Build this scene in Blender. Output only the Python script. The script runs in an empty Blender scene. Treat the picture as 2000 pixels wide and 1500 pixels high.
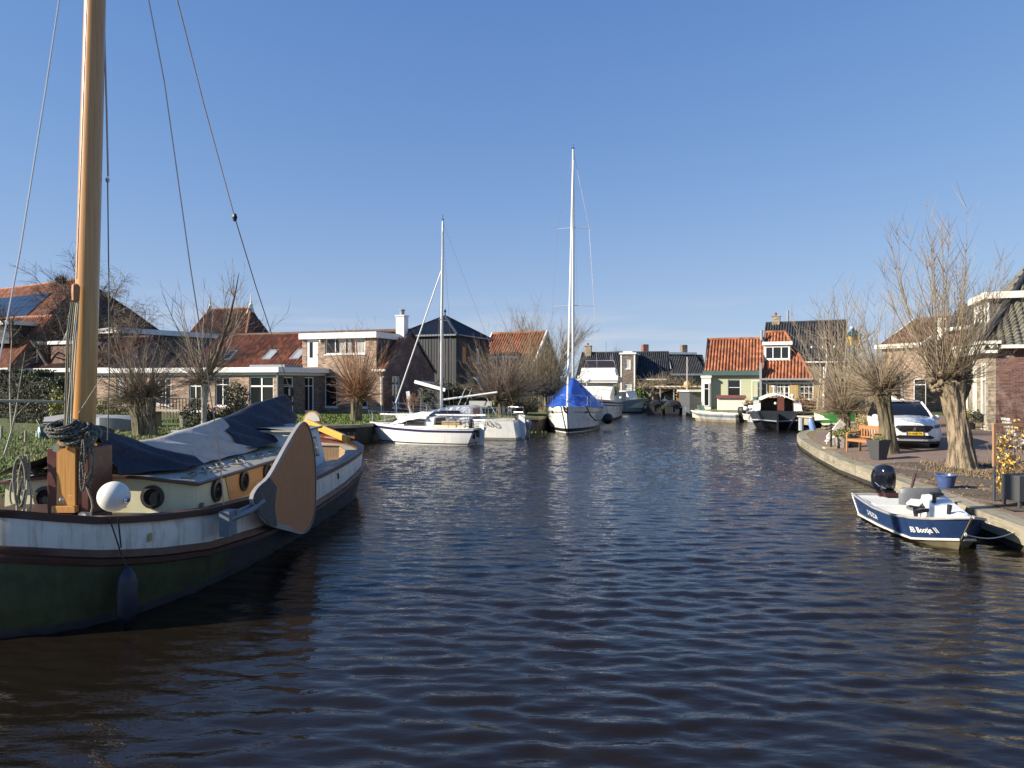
import bpy, math, random
import numpy as np
from mathutils import Vector, Matrix, noise
from mathutils.bvhtree import BVHTree

R = math.radians
S = bpy.context.scene
COL = S.collection

# ------------------------------------------------------------------ camera, sky, sun, exposure
CAM_H, FPX, HOR = 2.9, 1390.0, 745.0
cam_d = bpy.data.cameras.new("camera")
cam_d.sensor_width = 36.0
cam_d.lens = FPX / 2000.0 * 36.0
cam_d.clip_start, cam_d.clip_end = 0.1, 3000.0
cam = bpy.data.objects.new("camera", cam_d)
COL.objects.link(cam)
cam.location = (0, 0, CAM_H)
cam.rotation_euler = (R(90) - math.atan((750.0 - HOR) / FPX), 0, 0)
S.camera = cam

SUN_AZ, SUN_EL = R(-106), R(26)          # azimuth clockwise from straight ahead (+y)
to_sun = Vector((math.sin(SUN_AZ) * math.cos(SUN_EL), math.cos(SUN_AZ) * math.cos(SUN_EL), math.sin(SUN_EL)))
world = bpy.data.worlds.new("World")
S.world = world
world.use_nodes = True
wn, wl = world.node_tree.nodes, world.node_tree.links
sky = wn.new("ShaderNodeTexSky")
sky.sky_type = 'NISHITA'
sky.sun_disc = False
sky.sun_elevation = SUN_EL
sky.sun_rotation = SUN_AZ
sky.altitude = 2000
sky.air_density = 1.1
sky.dust_density = 0.0
sky.ozone_density = 3.2
hs = wn.new("ShaderNodeHueSaturation")           # the camera's rendering of the sky: richer blue, horizon held back
hs.inputs["Saturation"].default_value = 1.2
wl.new(sky.outputs[0], hs.inputs["Color"])
def vm(op, a, b):
    n = wn.new("ShaderNodeVectorMath"); n.operation = op
    for i, x in enumerate((a, b)):
        if isinstance(x, tuple): n.inputs[i].default_value = x
        else: wl.new(x, n.inputs[i])
    return n.outputs[0]
tint = vm('MULTIPLY', hs.outputs[0], (1.42, 1.068, 1.50))
tone = vm('DIVIDE', vm('MULTIPLY', tint, (2.0, 2.0, 2.0)), vm('ADD', vm('MULTIPLY', tint, (0.50, 0.36, 0.29)), (1.0, 1.0, 1.0)))
# a few thin streaks of cloud low over the horizon
tc = wn.new("ShaderNodeTexCoord"); mp = wn.new("ShaderNodeMapping"); mp.inputs["Scale"].default_value = (3.0, 3.0, 34.0); wl.new(tc.outputs["Generated"], mp.inputs["Vector"])
nz = wn.new("ShaderNodeTexNoise"); nz.inputs["Scale"].default_value = 1.6; nz.inputs["Detail"].default_value = 5; wl.new(mp.outputs[0], nz.inputs["Vector"])
sx = wn.new("ShaderNodeSeparateXYZ"); wl.new(tc.outputs["Generated"], sx.inputs[0])
def ramp(fac, stops):
    n = wn.new("ShaderNodeValToRGB"); wl.new(fac, n.inputs[0])
    while len(n.color_ramp.elements) < len(stops): n.color_ramp.elements.new(0.5)
    for e, (p, v) in zip(n.color_ramp.elements, stops): e.position = p; e.color = (v, v, v, 1)
    return n.outputs[0]
band = ramp(sx.outputs[2], [(0.02, 0.0), (0.05, 1.0), (0.075, 0.7), (0.12, 0.0)])
streak = ramp(nz.outputs["Fac"], [(0.47, 0.0), (0.66, 0.5)])
mm = wn.new("ShaderNodeMath"); mm.operation = 'MULTIPLY'; wl.new(band, mm.inputs[0]); wl.new(streak, mm.inputs[1])
mx = wn.new("ShaderNodeMix"); mx.data_type = 'RGBA'; wl.new(mm.outputs[0], mx.inputs[0]); wl.new(tone, mx.inputs[6]); mx.inputs[7].default_value = (4.6, 4.7, 5.0, 1)
wl.new(mx.outputs[2], wn["Background"].inputs[0])
wn["Background"].inputs[1].default_value = 0.081
sun_d = bpy.data.lights.new("sun", 'SUN')
sun_d.energy = 5.0
sun_d.angle = R(0.5)
sun_d.color = (1.0, 0.90, 0.76)
sun = bpy.data.objects.new("sun", sun_d)
COL.objects.link(sun)
sun.rotation_euler = to_sun.to_track_quat('Z', 'Y').to_euler()
S.view_settings.view_transform = 'Standard'
S.view_settings.look = 'None'
S.view_settings.exposure = 0.90
S.view_settings.gamma = 1.0
S.render.engine = 'CYCLES'
S.cycles.max_bounces = 6
S.cycles.transparent_max_bounces = 4

def P(px, py, Y):
    "a point of the place at depth Y, from its bearing"
    return Vector(((px - 1000.0) / FPX * Y, Y, CAM_H - (py - HOR) / FPX * Y))

# ------------------------------------------------------------------ mesh builder
class MB:
    def __init__(s):
        s.v, s.f, s.m, s.uv = [], [], [], []
    def add(s, vs, fs, mi=0, uvs=None):
        b = len(s.v)
        s.v += [tuple(p) for p in vs]
        for k, f in enumerate(fs):
            s.f.append([i + b for i in f]); s.m.append(mi)
            s.uv.append(None if uvs is None else [uvs[i] for i in f])
        return s
    def box(s, x0, x1, y0, y1, z0, z1, mi=0):
        vs = [(x, y, z) for z in (z0, z1) for y in (y0, y1) for x in (x0, x1)]
        return s.add(vs, [(0,2,3,1),(4,5,7,6),(0,1,5,4),(2,6,7,3),(0,4,6,2),(1,3,7,5)], mi)
    def obox(s, o, u, n, x0, x1, d0, d1, z0, z1, mi=0):
        "box in a wall's own axes: x along u, d along the outward normal n, z up"
        w = Vector((0, 0, 1))
        vs = [o + u*x + n*d + w*z for z in (z0, z1) for d in (d0, d1) for x in (x0, x1)]
        return s.add(vs, [(0,1,3,2),(4,6,7,5),(0,4,5,1),(2,3,7,6),(0,2,6,4),(1,5,7,3)], mi)
    def bar(s, a, b, w, h, up=(0,0,1), mi=0):
        a, b = Vector(a), Vector(b); d = (b-a).normalized(); up = Vector(up)
        x = d.cross(up)
        if x.length < 1e-4: x = d.cross(Vector((1,0,0)))
        x.normalize(); y = x.cross(d)
        vs = [p + x*i*w/2 + y*j*h/2 for p in (a, b) for j in (-1,1) for i in (-1,1)]
        return s.add(vs, [(0,2,3,1),(4,5,7,6),(0,1,5,4),(2,6,7,3),(0,4,6,2),(1,3,7,5)], mi)
    def tube(s, pts, r, n=8, caps=True, mi=0):
        pts = [Vector(p) for p in pts]; N = len(pts)
        rs = r if isinstance(r, (list, tuple)) else [r]*N
        t = (pts[1]-pts[0]).normalized()
        a = t.cross(Vector((0,0,1)))
        if a.length < 1e-3: a = t.cross(Vector((1,0,0)))
        a.normalize(); vs = []
        for i, p in enumerate(pts):
            t = (pts[min(i+1,N-1)]-pts[max(i-1,0)])
            if t.length < 1e-9: t = Vector((0,0,1))
            t.normalize(); a = a - t*a.dot(t)
            if a.length < 1e-6: a = t.orthogonal()
            a.normalize(); b = t.cross(a)
            for k in range(n):
                c = 2*math.pi*k/n
                vs.append(p + (a*math.cos(c)+b*math.sin(c))*rs[i])
        fs = [(i*n+k, i*n+(k+1)%n, (i+1)*n+(k+1)%n, (i+1)*n+k) for i in range(N-1) for k in range(n)]
        if caps: fs += [tuple(range(n-1,-1,-1)), tuple(range((N-1)*n, N*n))]
        return s.add(vs, fs, mi)
    def lathe(s, prof, c=(0,0,0), n=16, axis='z', mi=0, caps=True):
        c = Vector(c); vs = []
        for r, z in prof:
            for k in range(n):
                a = 2*math.pi*k/n; x, y = r*math.cos(a), r*math.sin(a)
                vs.append(c + Vector({'z':(x,y,z),'y':(x,z,y),'x':(z,x,y)}[axis]))
        N = len(prof)
        fs = [(i*n+k, i*n+(k+1)%n, (i+1)*n+(k+1)%n, (i+1)*n+k) for i in range(N-1) for k in range(n)]
        if caps: fs += [tuple(range(n-1,-1,-1)), tuple(range((N-1)*n, N*n))]
        if axis == 'y': fs = [f[::-1] for f in fs]
        return s.add(vs, fs, mi)
    def ball(s, c, r, n=14, m=9, mi=0, sc=(1,1,1)):
        vs = []; fs = []
        for j in range(m+1):
            t = math.pi*j/m
            for k in range(n):
                a = 2*math.pi*k/n
                vs.append((c[0]+r*sc[0]*math.sin(t)*math.cos(a), c[1]+r*sc[1]*math.sin(t)*math.sin(a), c[2]+r*sc[2]*math.cos(t)))
        fs = [(j*n+k, (j+1)*n+k, (j+1)*n+(k+1)%n, j*n+(k+1)%n) for j in range(m) for k in range(n)]
        return s.add(vs, fs, mi)
    def extrude(s, poly, vec, mi=0):
        "solid from a planar polygon (3-D points) pushed along vec"
        n = len(poly); poly = [Vector(p) for p in poly]; vec = Vector(vec)
        vs = poly + [p+vec for p in poly]
        fs = [tuple(range(n)), tuple(range(2*n-1, n-1, -1))] + [(i, n+i, n+(i+1)%n, (i+1)%n) for i in range(n)]
        return s.add(vs, fs, mi)
    def poly(s, pts, mi=0, uv=None):
        return s.add(pts, [tuple(range(len(pts)))], mi, uv)
    def grid(s, rows, closed=False, mi=0, flip=False, uvs=None):
        n = len(rows[0]); vs = [p for r in rows for p in r]; fs = []
        for i in range(len(rows)-1):
            for k in range(n if closed else n-1):
                q = (i*n+k, i*n+(k+1)%n, (i+1)*n+(k+1)%n, (i+1)*n+k)
                fs.append(q[::-1] if flip else q)
        return s.add(vs, fs, mi, uvs)
    def build(s, name, mat, parent=None, smooth=None, world=False, bevel=0, recalc=False, label=None):
        me = bpy.data.meshes.new(name)
        vs = s.v
        if world and parent is not None:
            mi_ = wm(parent).inverted()
            vs = [tuple(mi_ @ Vector(p)) for p in vs]
        me.from_pydata(vs, [], s.f)
        mats = mat if isinstance(mat, (list, tuple)) else [mat]
        for m in mats: me.materials.append(m)
        if len(mats) > 1: me.polygons.foreach_set("material_index", s.m)
        # uv in metres, projected along each face's main axis unless given
        ul = me.uv_layers.new(name="uv")
        va = np.array(vs, dtype=np.float32).reshape(-1, 3)
        nl = len(me.loops); li = np.empty(nl, np.int32); me.loops.foreach_get("vertex_index", li)
        nf = len(me.polygons); no = np.empty(nf*3, np.float32); me.polygons.foreach_get("normal", no); no = no.reshape(-1,3)
        lt = np.empty(nf, np.int32); me.polygons.foreach_get("loop_total", lt)
        ax = np.abs(no); ax[:,2] *= 0.8
        ax = np.repeat(ax.argmax(1), lt); co = va[li]
        uv = np.where((ax==0)[:,None], co[:,[1,2]], np.where((ax==1)[:,None], co[:,[0,2]], co[:,[0,1]])).astype(np.float32)
        k = 0
        if any(u is not None for u in s.uv):
            for f, u in zip(s.f, s.uv):
                if u is not None: uv[k:k+len(f)] = u
                k += len(f)
        ul.data.foreach_set("uv", uv.ravel())
        if recalc:
            import bmesh
            bm = bmesh.new(); bm.from_mesh(me); bmesh.ops.recalc_face_normals(bm, faces=bm.faces); bm.to_mesh(me); bm.free()
        if smooth is not None:
            me.polygons.foreach_set("use_smooth", [True]*nf)
            if smooth < 180: me.set_sharp_from_angle(angle=R(smooth))
        me.update()
        o = bpy.data.objects.new(name, me); COL.objects.link(o)
        if parent is not None: o.parent = parent
        if bevel:
            b = o.modifiers.new("bevel", 'BEVEL'); b.width = bevel; b.segments = 2; b.limit_method = 'ANGLE'
        if label: o["label"] = label
        return o

def wm(o):
    m = o.matrix_basis.copy()
    while o.parent: o = o.parent; m = o.matrix_basis @ m
    return m

def tag(o, label=None, cat=None, group=None, kind=None):
    if label: o["label"] = label
    if cat: o["category"] = cat
    if group: o["group"] = group
    if kind: o["kind"] = kind
    return o

def thing(name, label, cat, loc=(0,0,0), rz=0.0, group=None):
    o = bpy.data.objects.new(name, None); COL.objects.link(o)
    o.empty_display_size = 0.3
    o.location = loc; o.rotation_euler = (0, 0, rz)
    return tag(o, label, cat, group)

def copy_tree(o, parent=None):
    c = o.copy(); COL.objects.link(c)
    if parent is not None: c.parent = parent
    for ch in list(o.children): copy_tree(ch, c)
    return c

# ------------------------------------------------------------------ materials
class NT:
    def __init__(s, name):
        s.m = bpy.data.materials.new(name); s.m.use_nodes = True
        s.t = s.m.node_tree; s.b = s.t.nodes["Principled BSDF"]
    def n(s, typ, **kw):
        nd = s.t.nodes.new("ShaderNode"+typ)
        for k, v in kw.items(): setattr(nd, k, v)
        return nd
    def l(s, a, b): s.t.links.new(a, b)
    def math(s, op, a, b=None, c=None):
        nd = s.n("Math", operation=op)
        for i, x in enumerate((a, b, c)):
            if x is None: continue
            if isinstance(x, (int, float)): nd.inputs[i].default_value = x
            else: s.l(x, nd.inputs[i])
        return nd.outputs[0]
    def mix(s, f, a, b, mode='MIX'):
        nd = s.n("Mix", data_type='RGBA', blend_type=mode)
        for i, x in ((0, f), (6, a), (7, b)):
            if isinstance(x, (int, float)): nd.inputs[i].default_value = x
            elif isinstance(x, (tuple, list)): nd.inputs[i].default_value = (*x[:3], 1)
            else: s.l(x, nd.inputs[i])
        return nd.outputs[2]
    def noise(s, vec, scale, detail=4, rough=0.6):
        nd = s.n("TexNoise"); nd.inputs["Scale"].default_value = scale
        nd.inputs["Detail"].default_value = detail; nd.inputs["Roughness"].default_value = rough
        if vec is not None: s.l(vec, nd.inputs["Vector"])
        return nd.outputs["Fac"]
    def ramp(s, fac, stops):
        nd = s.n("ValToRGB"); cr = nd.color_ramp
        while len(cr.elements) < len(stops): cr.elements.new(0.5)
        for e, (p, c) in zip(cr.elements, stops):
            e.position = p; e.color = (*c, 1) if isinstance(c, (tuple, list)) else (c, c, c, 1)
        s.l(fac, nd.inputs[0]); return nd.outputs[0]
    def mapping(s, vec, sc=(1,1,1), rot=(0,0,0), loc=(0,0,0)):
        nd = s.n("Mapping"); nd.inputs["Scale"].default_value = sc; nd.inputs["Rotation"].default_value = rot; nd.inputs["Location"].default_value = loc
        s.l(vec, nd.inputs["Vector"]); return nd.outputs[0]
    def bump(s, h, strength, dist):
        nd = s.n("Bump"); nd.inputs["Strength"].default_value = strength; nd.inputs["Distance"].default_value = dist
        s.l(h, nd.inputs["Height"]); s.l(nd.outputs[0], s.b.inputs["Normal"]); return nd
    def set(s, **kw):
        for k, v in kw.items():
            i = s.b.inputs[k.replace("_", " ")]
            if isinstance(v, (int, float)): i.default_value = v
            elif isinstance(v, (tuple, list)): i.default_value = (*v[:3], 1)
            else: s.l(v, i)
        return s
    @property
    def obj(s): return s.n("TexCoord").outputs["Object"]
    @property
    def uv(s): return s.n("TexCoord").outputs["UV"]

def sc3(c, k): return tuple(min(1.0, x*k) for x in c)

def pm(name, col, rough=0.6, var=0.25, scale=2.5, bump=0.0, bscale=40, metal=0.0, dirt=None, dirt_amt=0.4, streak=None, streak_amt=0.5, coat=0.0, spec=None):
    "painted / weathered surface: broad tone variation, optional dirt patches and runs"
    m = NT(name); oc = m.obj
    c = m.mix(m.noise(oc, scale, 5), sc3(col, 1-var), sc3(col, 1+var))
    if dirt:
        f = m.ramp(m.noise(oc, scale*2.3, 6, 0.7), [(0.45, 0.0), (0.75, dirt_amt)])
        c = m.mix(f, c, dirt)
    if streak:
        f = m.ramp(m.noise(m.mapping(oc, (7, 7, 0.45)), 1.6, 5, 0.7), [(0.5, 0.0), (0.78, streak_amt)])
        c = m.mix(f, c, streak)
    m.set(Base_Color=c, Roughness=rough, Metallic=metal)
    rr = m.ramp(m.noise(oc, scale*3, 4), [(0.3, max(0.02, rough-0.12)), (0.7, min(1, rough+0.12))]); m.set(Roughness=rr)
    if coat: m.set(Coat_Weight=coat, Coat_Roughness=0.08)
    if spec is not None: m.b.inputs["Specular IOR Level"].default_value = spec
    if bump: m.bump(m.noise(oc, bscale, 5), bump, 0.02)
    return m.m

def wood_mat(name, c1, c2, rough=0.55, gx=(14, 14, 1.2), planks=0, coat=0):
    m = NT(name); oc = m.obj
    g = m.noise(m.mapping(oc, gx), 2.2, 8, 0.65)
    c = m.mix(m.ramp(g, [(0.3, 0.0), (0.7, 1.0)]), c1, c2)
    k = m.n("TexVoronoi"); k.inputs["Scale"].default_value = 1.3; m.l(m.mapping(oc, (2.2, 2.2, 1.1)), k.inputs["Vector"])
    c = m.mix(m.ramp(k.outputs["Distance"], [(0.03, 0.95), (0.10, 0.0)]), c, sc3(c2, 0.25))
    if planks:
        u = m.n("SeparateXYZ"); m.l(m.uv, u.inputs[0])
        f = m.math('FRACT', m.math('DIVIDE', u.outputs[0], planks))
        c = m.mix(m.ramp(f, [(0.0, 0.8), (0.06, 0.0), (0.94, 0.0), (1.0, 0.8)]), c, (0.02, 0.015, 0.01))
    m.set(Base_Color=c, Roughness=rough)
    if coat: m.set(Coat_Weight=coat, Coat_Roughness=0.12)
    m.bump(g, 0.25, 0.01)
    return m.m

def brick_mat(name, c1, c2, mortar, var=0.3, bw=0.24, bh=0.08, rough=0.85, patch=None):
    m = NT(name); u = m.uv
    b = m.n("TexBrick"); m.l(u, b.inputs["Vector"])
    b.inputs["Color1"].default_value = (*c1, 1); b.inputs["Color2"].default_value = (*c2, 1); b.inputs["Mortar"].default_value = (*mortar, 1)
    b.inputs["Scale"].default_value = 1; b.inputs["Brick Width"].default_value = bw; b.inputs["Row Height"].default_value = bh
    b.inputs["Mortar Size"].default_value = 0.007; b.inputs["Bias"].default_value = -0.1
    sp = m.n("SeparateXYZ"); m.l(u, sp.inputs[0]); cb = m.n("CombineXYZ")
    row = m.math('FLOOR', m.math('DIVIDE', sp.outputs[1], bh)); m.l(row, cb.inputs[1])
    m.l(m.math('FLOOR', m.math('ADD', m.math('DIVIDE', sp.outputs[0], bw), m.math('MULTIPLY', m.math('MODULO', row, 2.0), .5))), cb.inputs[0])
    wn_ = m.n("TexWhiteNoise", noise_dimensions='2D'); m.l(cb.outputs[0], wn_.inputs["Vector"])
    tone = m.ramp(wn_.outputs["Value"], [(0.0, .55), (0.5, 1.0), (1.0, 1.5)])
    b2 = m.mix(b.outputs["Fac"], m.mix(1.0, b.outputs["Color"], tone, 'MULTIPLY'), mortar)
    c = m.mix(m.noise(u, 1.1, 5), b2, m.mix(1.0, b2, (1-var, 1-var, 1-var), 'MULTIPLY'))
    if patch:
        f = m.ramp(m.noise(u, 0.8, 6, 0.7), [(0.5, 0.0), (0.68, 0.7)])
        c = m.mix(f, c, patch)
    m.set(Base_Color=c, Roughness=rough)
    m.bump(b.outputs["Fac"], -0.5, 0.008)
    return m.m

def tile_mat(name, c1, c2, c3, cw=0.25, rh=0.32, rough=0.75, moss=0.3, mosscol=(0.09, 0.085, 0.04)):
    "clay pantiles: tone per tile, lap shadow by relief, lichen"
    m = NT(name); s_ = m.n("SeparateXYZ"); u = m.uv; m.l(u, s_.inputs[0])
    iu = m.math('FLOOR', m.math('DIVIDE', s_.outputs[0], cw)); iv = m.math('FLOOR', m.math('DIVIDE', s_.outputs[1], rh))
    cb = m.n("CombineXYZ"); m.l(iu, cb.inputs[0]); m.l(iv, cb.inputs[1])
    w = m.n("TexWhiteNoise", noise_dimensions='2D'); m.l(cb.outputs[0], w.inputs["Vector"])
    c = m.ramp(w.outputs["Value"], [(0.0, sc3(c2, .7)), (0.35, c2), (0.7, c1), (1.0, c3)])
    c = m.mix(m.ramp(m.noise(u, 0.9, 6, 0.7), [(0.42, 0.0), (0.75, moss)]), c, mosscol)
    m.set(Base_Color=c, Roughness=rough)
    fv = m.math('FRACT', m.math('DIVIDE', s_.outputs[1], rh))
    m.bump(m.math('ADD', m.math('MULTIPLY', m.math('SUBTRACT', 1.0, fv), 1.0), m.math('MULTIPLY', m.noise(u, 30, 3), 0.25)), 0.7, 0.03)
    return m.m

def board_mat(name, col, pitch, vertical=False, var=0.25, rough=0.7, streak=None, depth=0.02):
    m = NT(name); u = m.uv; s_ = m.n("SeparateXYZ"); m.l(u, s_.inputs[0])
    k = m.math('DIVIDE', s_.outputs[0 if vertical else 1], pitch)
    f = m.math('FRACT', k)
    w = m.n("TexWhiteNoise", noise_dimensions='1D'); m.l(m.math('FLOOR', k), w.inputs["W"])
    c = m.mix(w.outputs["Value"], sc3(col, 1-var), sc3(col, 1+var))
    c = m.mix(m.noise(m.mapping(u, (9, 0.6, 1) if vertical else (0.6, 9, 1)), 2.0, 6, 0.7), sc3(col, 0.75), c)
    if streak: c = m.mix(m.ramp(m.noise(m.mapping(u, (6, 0.5, 1)), 1.5, 5), [(0.5, 0), (0.8, 0.5)]), c, streak)
    m.set(Base_Color=c, Roughness=rough)
    h = m.ramp(f, [(0.0, 0.0), (0.08, 1.0), (1.0, 0.9)]) if vertical else m.ramp(f, [(0.0, 1.0), (0.93, 0.25), (1.0, 0.0)])
    m.bump(h, 0.8, depth)
    return m.m

def glass_mat(name, col=(0.015, 0.018, 0.02), rough=0.04, curtain=None):
    m = NT(name)
    c = col
    if curtain:
        s_ = m.n("SeparateXYZ"); m.l(m.uv, s_.inputs[0])
        f = m.ramp(m.noise(m.mapping(m.uv, (1.1, 0.05, 1)), 1.6, 2), [(0.46, 0.0), (0.5, 1.0)])
        c = m.mix(f, col, m.mix(m.noise(m.mapping(m.uv, (22, 0.3, 1)), 1.0, 2), sc3(curtain, 0.6), curtain))
    m.set(Base_Color=c, Roughness=rough); m.b.inputs["IOR"].default_value = 1.5
    m.bump(m.noise(m.obj, 2.0, 2), 0.04, 0.02)
    return m.m

def flat_mat(name, col, rough=0.5, metal=0.0, coat=0.0, var=0.08):
    return pm(name, col, rough, var=var, scale=4, metal=metal, coat=coat)

WHITE = pm("white_paint", (0.78, 0.77, 0.74), 0.5, 0.06, 3, streak=(0.45, 0.43, 0.38), streak_amt=0.35)
WHITE2 = pm("cream_white_paint", (0.76, 0.73, 0.62), 0.5, 0.06, 3, streak=(0.45, 0.42, 0.33), streak_amt=0.3)
GEL = pm("white_gelcoat", (0.80, 0.79, 0.74), 0.25, 0.05, 1.2, dirt=(0.45, 0.42, 0.33), dirt_amt=0.3, streak=(0.42, 0.39, 0.30), streak_amt=0.35, coat=0.4)
GLASS = glass_mat("window_glass")
GLASSC = glass_mat("window_glass_with_curtain", curtain=(0.55, 0.54, 0.50))
BLACK = flat_mat("black_rubber", (0.012, 0.012, 0.014), 0.5)
STEEL = flat_mat("stainless_steel", (0.62, 0.62, 0.62), 0.25, 1.0)
WIRE = flat_mat("wire_rope", (0.50, 0.36, 0.29), 0.4, 0.6)
ALU = flat_mat("anodised_mast", (0.58, 0.58, 0.57), 0.35, 0.25)
ROPE = pm("old_rope", (0.20, 0.19, 0.14), 0.9, 0.5, 30, bump=0.4, bscale=150)
ROPE_L = pm("pale_rope", (0.42, 0.40, 0.30), 0.9, 0.3, 30, bump=0.4, bscale=150)
ZINC = pm("zinc_lead", (0.24, 0.26, 0.28), 0.5, 0.2, 2)

# ------------------------------------------------------------------ water
def make_water():
    rng = np.random.RandomState(5)
    ys = [4.2]
    while ys[-1] < 80: ys.append(ys[-1] + max(0.03, 0.0036*ys[-1]))
    ys = np.array(ys); xs = np.arange(-9.5, 21.5, 0.065)
    Xg, Yg = np.meshgrid(xs, ys); Z = np.zeros_like(Xg)
    dy = np.maximum(0.03, 0.0036*Yg); res = np.maximum(dy, 0.055)
    # calmer in the lee of the moored hulls and the quay
    calm = 1.0 - 0.45*np.exp(-((Xg+3.2)/2.2)**2)*(Yg < 20) - 0.35*np.exp(-((Xg-9.0)/2.0)**2)*(Yg < 34)
    gust = 0.8 + 0.3*np.sin(Xg*0.35+1.1+0.5*np.sin(Yg*0.2))*np.sin(Yg*0.23+0.4)
    for i in range(84):
        lam = 0.15*(0.68/0.15)**rng.rand()
        th = R(82) + rng.normal(0, 0.36)
        k = 2*math.pi/lam; sl = 0.0175*(0.75 if lam > 0.5 else 1.0)
        a = sl*lam/(2*math.pi)*1.41
        w = np.clip((lam/res-2.0)/2.0, 0, 1)
        ph = k*(Xg*math.cos(th)+Yg*math.sin(th)) + rng.rand()*6.28
        s_ = np.sin(ph + 0.6*np.sin(Xg*0.9+rng.rand()*6)*np.sin(Yg*0.5+rng.rand()*6))
        Z += a*w*(s_ + 0.22*np.cos(2*ph))
    Z *= calm*gust
    # sheet goes on beyond the rippled part
    xs2 = np.concatenate(([-80.], xs, [80.])); ys2 = np.concatenate(([-80.], ys, [140.]))
    Z2 = np.zeros((len(ys2), len(xs2))); Z2[1:-1,1:-1] = Z
    X2, Y2 = np.meshgrid(xs2, ys2)
    co = np.stack([X2, Y2, Z2], -1).reshape(-1, 3).astype(np.float32)
    nr, nc = Z2.shape
    i0 = (np.arange(nr-1)[:,None]*nc + np.arange(nc-1)[None]).ravel()
    fa = np.stack([i0, i0+1, i0+nc+1, i0+nc], -1).astype(np.int32)
    me = bpy.data.meshes.new("water")
    me.vertices.add(len(co)); me.vertices.foreach_set("co", co.ravel())
    me.loops.add(fa.size); me.loops.foreach_set("vertex_index", fa.ravel())
    me.polygons.add(len(fa)); me.polygons.foreach_set("loop_start", np.arange(0, fa.size, 4, dtype=np.int32))
    me.polygons.foreach_set("loop_total", np.full(len(fa), 4, np.int32))
    me.polygons.foreach_set("use_smooth", np.ones(len(fa), bool))
    me.update(calc_edges=True)
    o = bpy.data.objects.new("water", me); COL.objects.link(o)
    m = NT("canal_water"); oc = m.obj
    m.set(Base_Color=m.mix(m.noise(oc, 0.25, 3), (0.0075, 0.0055, 0.0035), (0.013, 0.009, 0.005)), Roughness=0.02)
    m.b.inputs["IOR"].default_value = 1.42
    # fine chop over the modelled waves; livelier out in the open reach than in the lee of the near bank
    sp = m.n("SeparateXYZ"); m.l(oc, sp.inputs[0])
    far = m.ramp(m.math('DIVIDE', sp.outputs[1], 60.0), [(0.12, 0.2), (0.5, 1.0)])
    gust = m.ramp(m.noise(m.mapping(oc, (0.16, 0.10, 1)), 1.0, 3), [(0.36, 0.45), (0.62, 1.0)])
    h = m.math('ADD', m.math('MULTIPLY', m.noise(m.mapping(oc, (0.9, 2.4, 1), (0, 0, 0.12)), 2.6, 3, 0.55), 1.5), m.math('MULTIPLY', m.noise(m.mapping(oc, (1.0, 2.2, 1)), 8.0, 3, 0.55), 0.45))
    bp = m.bump(h, 0.8, 0.05)
    m.l(m.math('MULTIPLY', far, gust), bp.inputs["Strength"])
    me.materials.append(m.m)
    return tag(o, kind="structure")
make_water()

# ------------------------------------------------------------------ land: one sheet round the canal
# canal edge: x, y, edge height, height 4 m inland
EDGE_R = [(7.8,-80,.42,.5),(8.1,0,.42,.5),(8.35,9,.42,.5),(8.75,12.2,.42,.5),(9.35,16,.42,.5),(9.98,19.5,.42,.52),(10.4,22.5,.42,.55),(11.2,26,.42,.56),
          (12.4,30.5,.44,.58),(13.2,32.8,.45,.6),(13.9,34.2,.46,.62),(15.1,35.8,.47,.62),(16.8,37.3,.5,.65),(18,39,.5,.65),(18.8,42,.55,.7),(19.2,47,.6,.75),(19.4,51,.6,.8),(18.4,53.6,.6,.85)]
EDGE_F = [(15.3,54.6,.6,.85),(15.5,60,.55,.8),(15.3,65,.5,.8),(14,70,.5,.8),(12.3,74.6,.5,.8),(9,75.4,.5,.8),(7.3,75,.6,.85)]
EDGE_L = [(6,66,.7,.9),(4.8,55,.75,.9),(3.4,46,.8,.9),(2.2,43,.82,.9),(1.5,40.5,.84,.9),(-1.2,40.0,.86,.92),(-4,39.9,.88,.94),(-6.3,39.4,.88,.95),(-6.7,34.0,.88,.95),(-7.2,32.9,.88,.95),
          (-8.5,32.6,.86,.95),(-8.7,27,.75,.85),(-8.75,20,.66,.75),(-8.7,10,.6,.68),(-8.6,0,.6,.68),(-8.6,-80,.6,.68)]
EDGE = EDGE_R + EDGE_F + EDGE_L
NR = len(EDGE_R)
def outward(i):
    a, b = EDGE[max(0, i-1)], EDGE[min(len(EDGE)-1, i+1)]
    t = Vector((b[0]-a[0], b[1]-a[1], 0)).normalized()
    return Vector((t.y, -t.x, 0))
def far_pt(i):
    x, y = EDGE[i][0], EDGE[i][1]
    if i == 0: return (900, -900)
    if i == len(EDGE)-1: return (-900, -900)
    a = {0: None}
    n = len(EDGE)-1
    # sweep the horizon once round from behind right to behind left
    th = math.atan2(y-20, x-2) if not (8 < y < 52 and -9 < x < 21) else math.atan2(y-30, x-3)
    return (2+1500*math.cos(th), 30+1500*math.sin(th))
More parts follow.
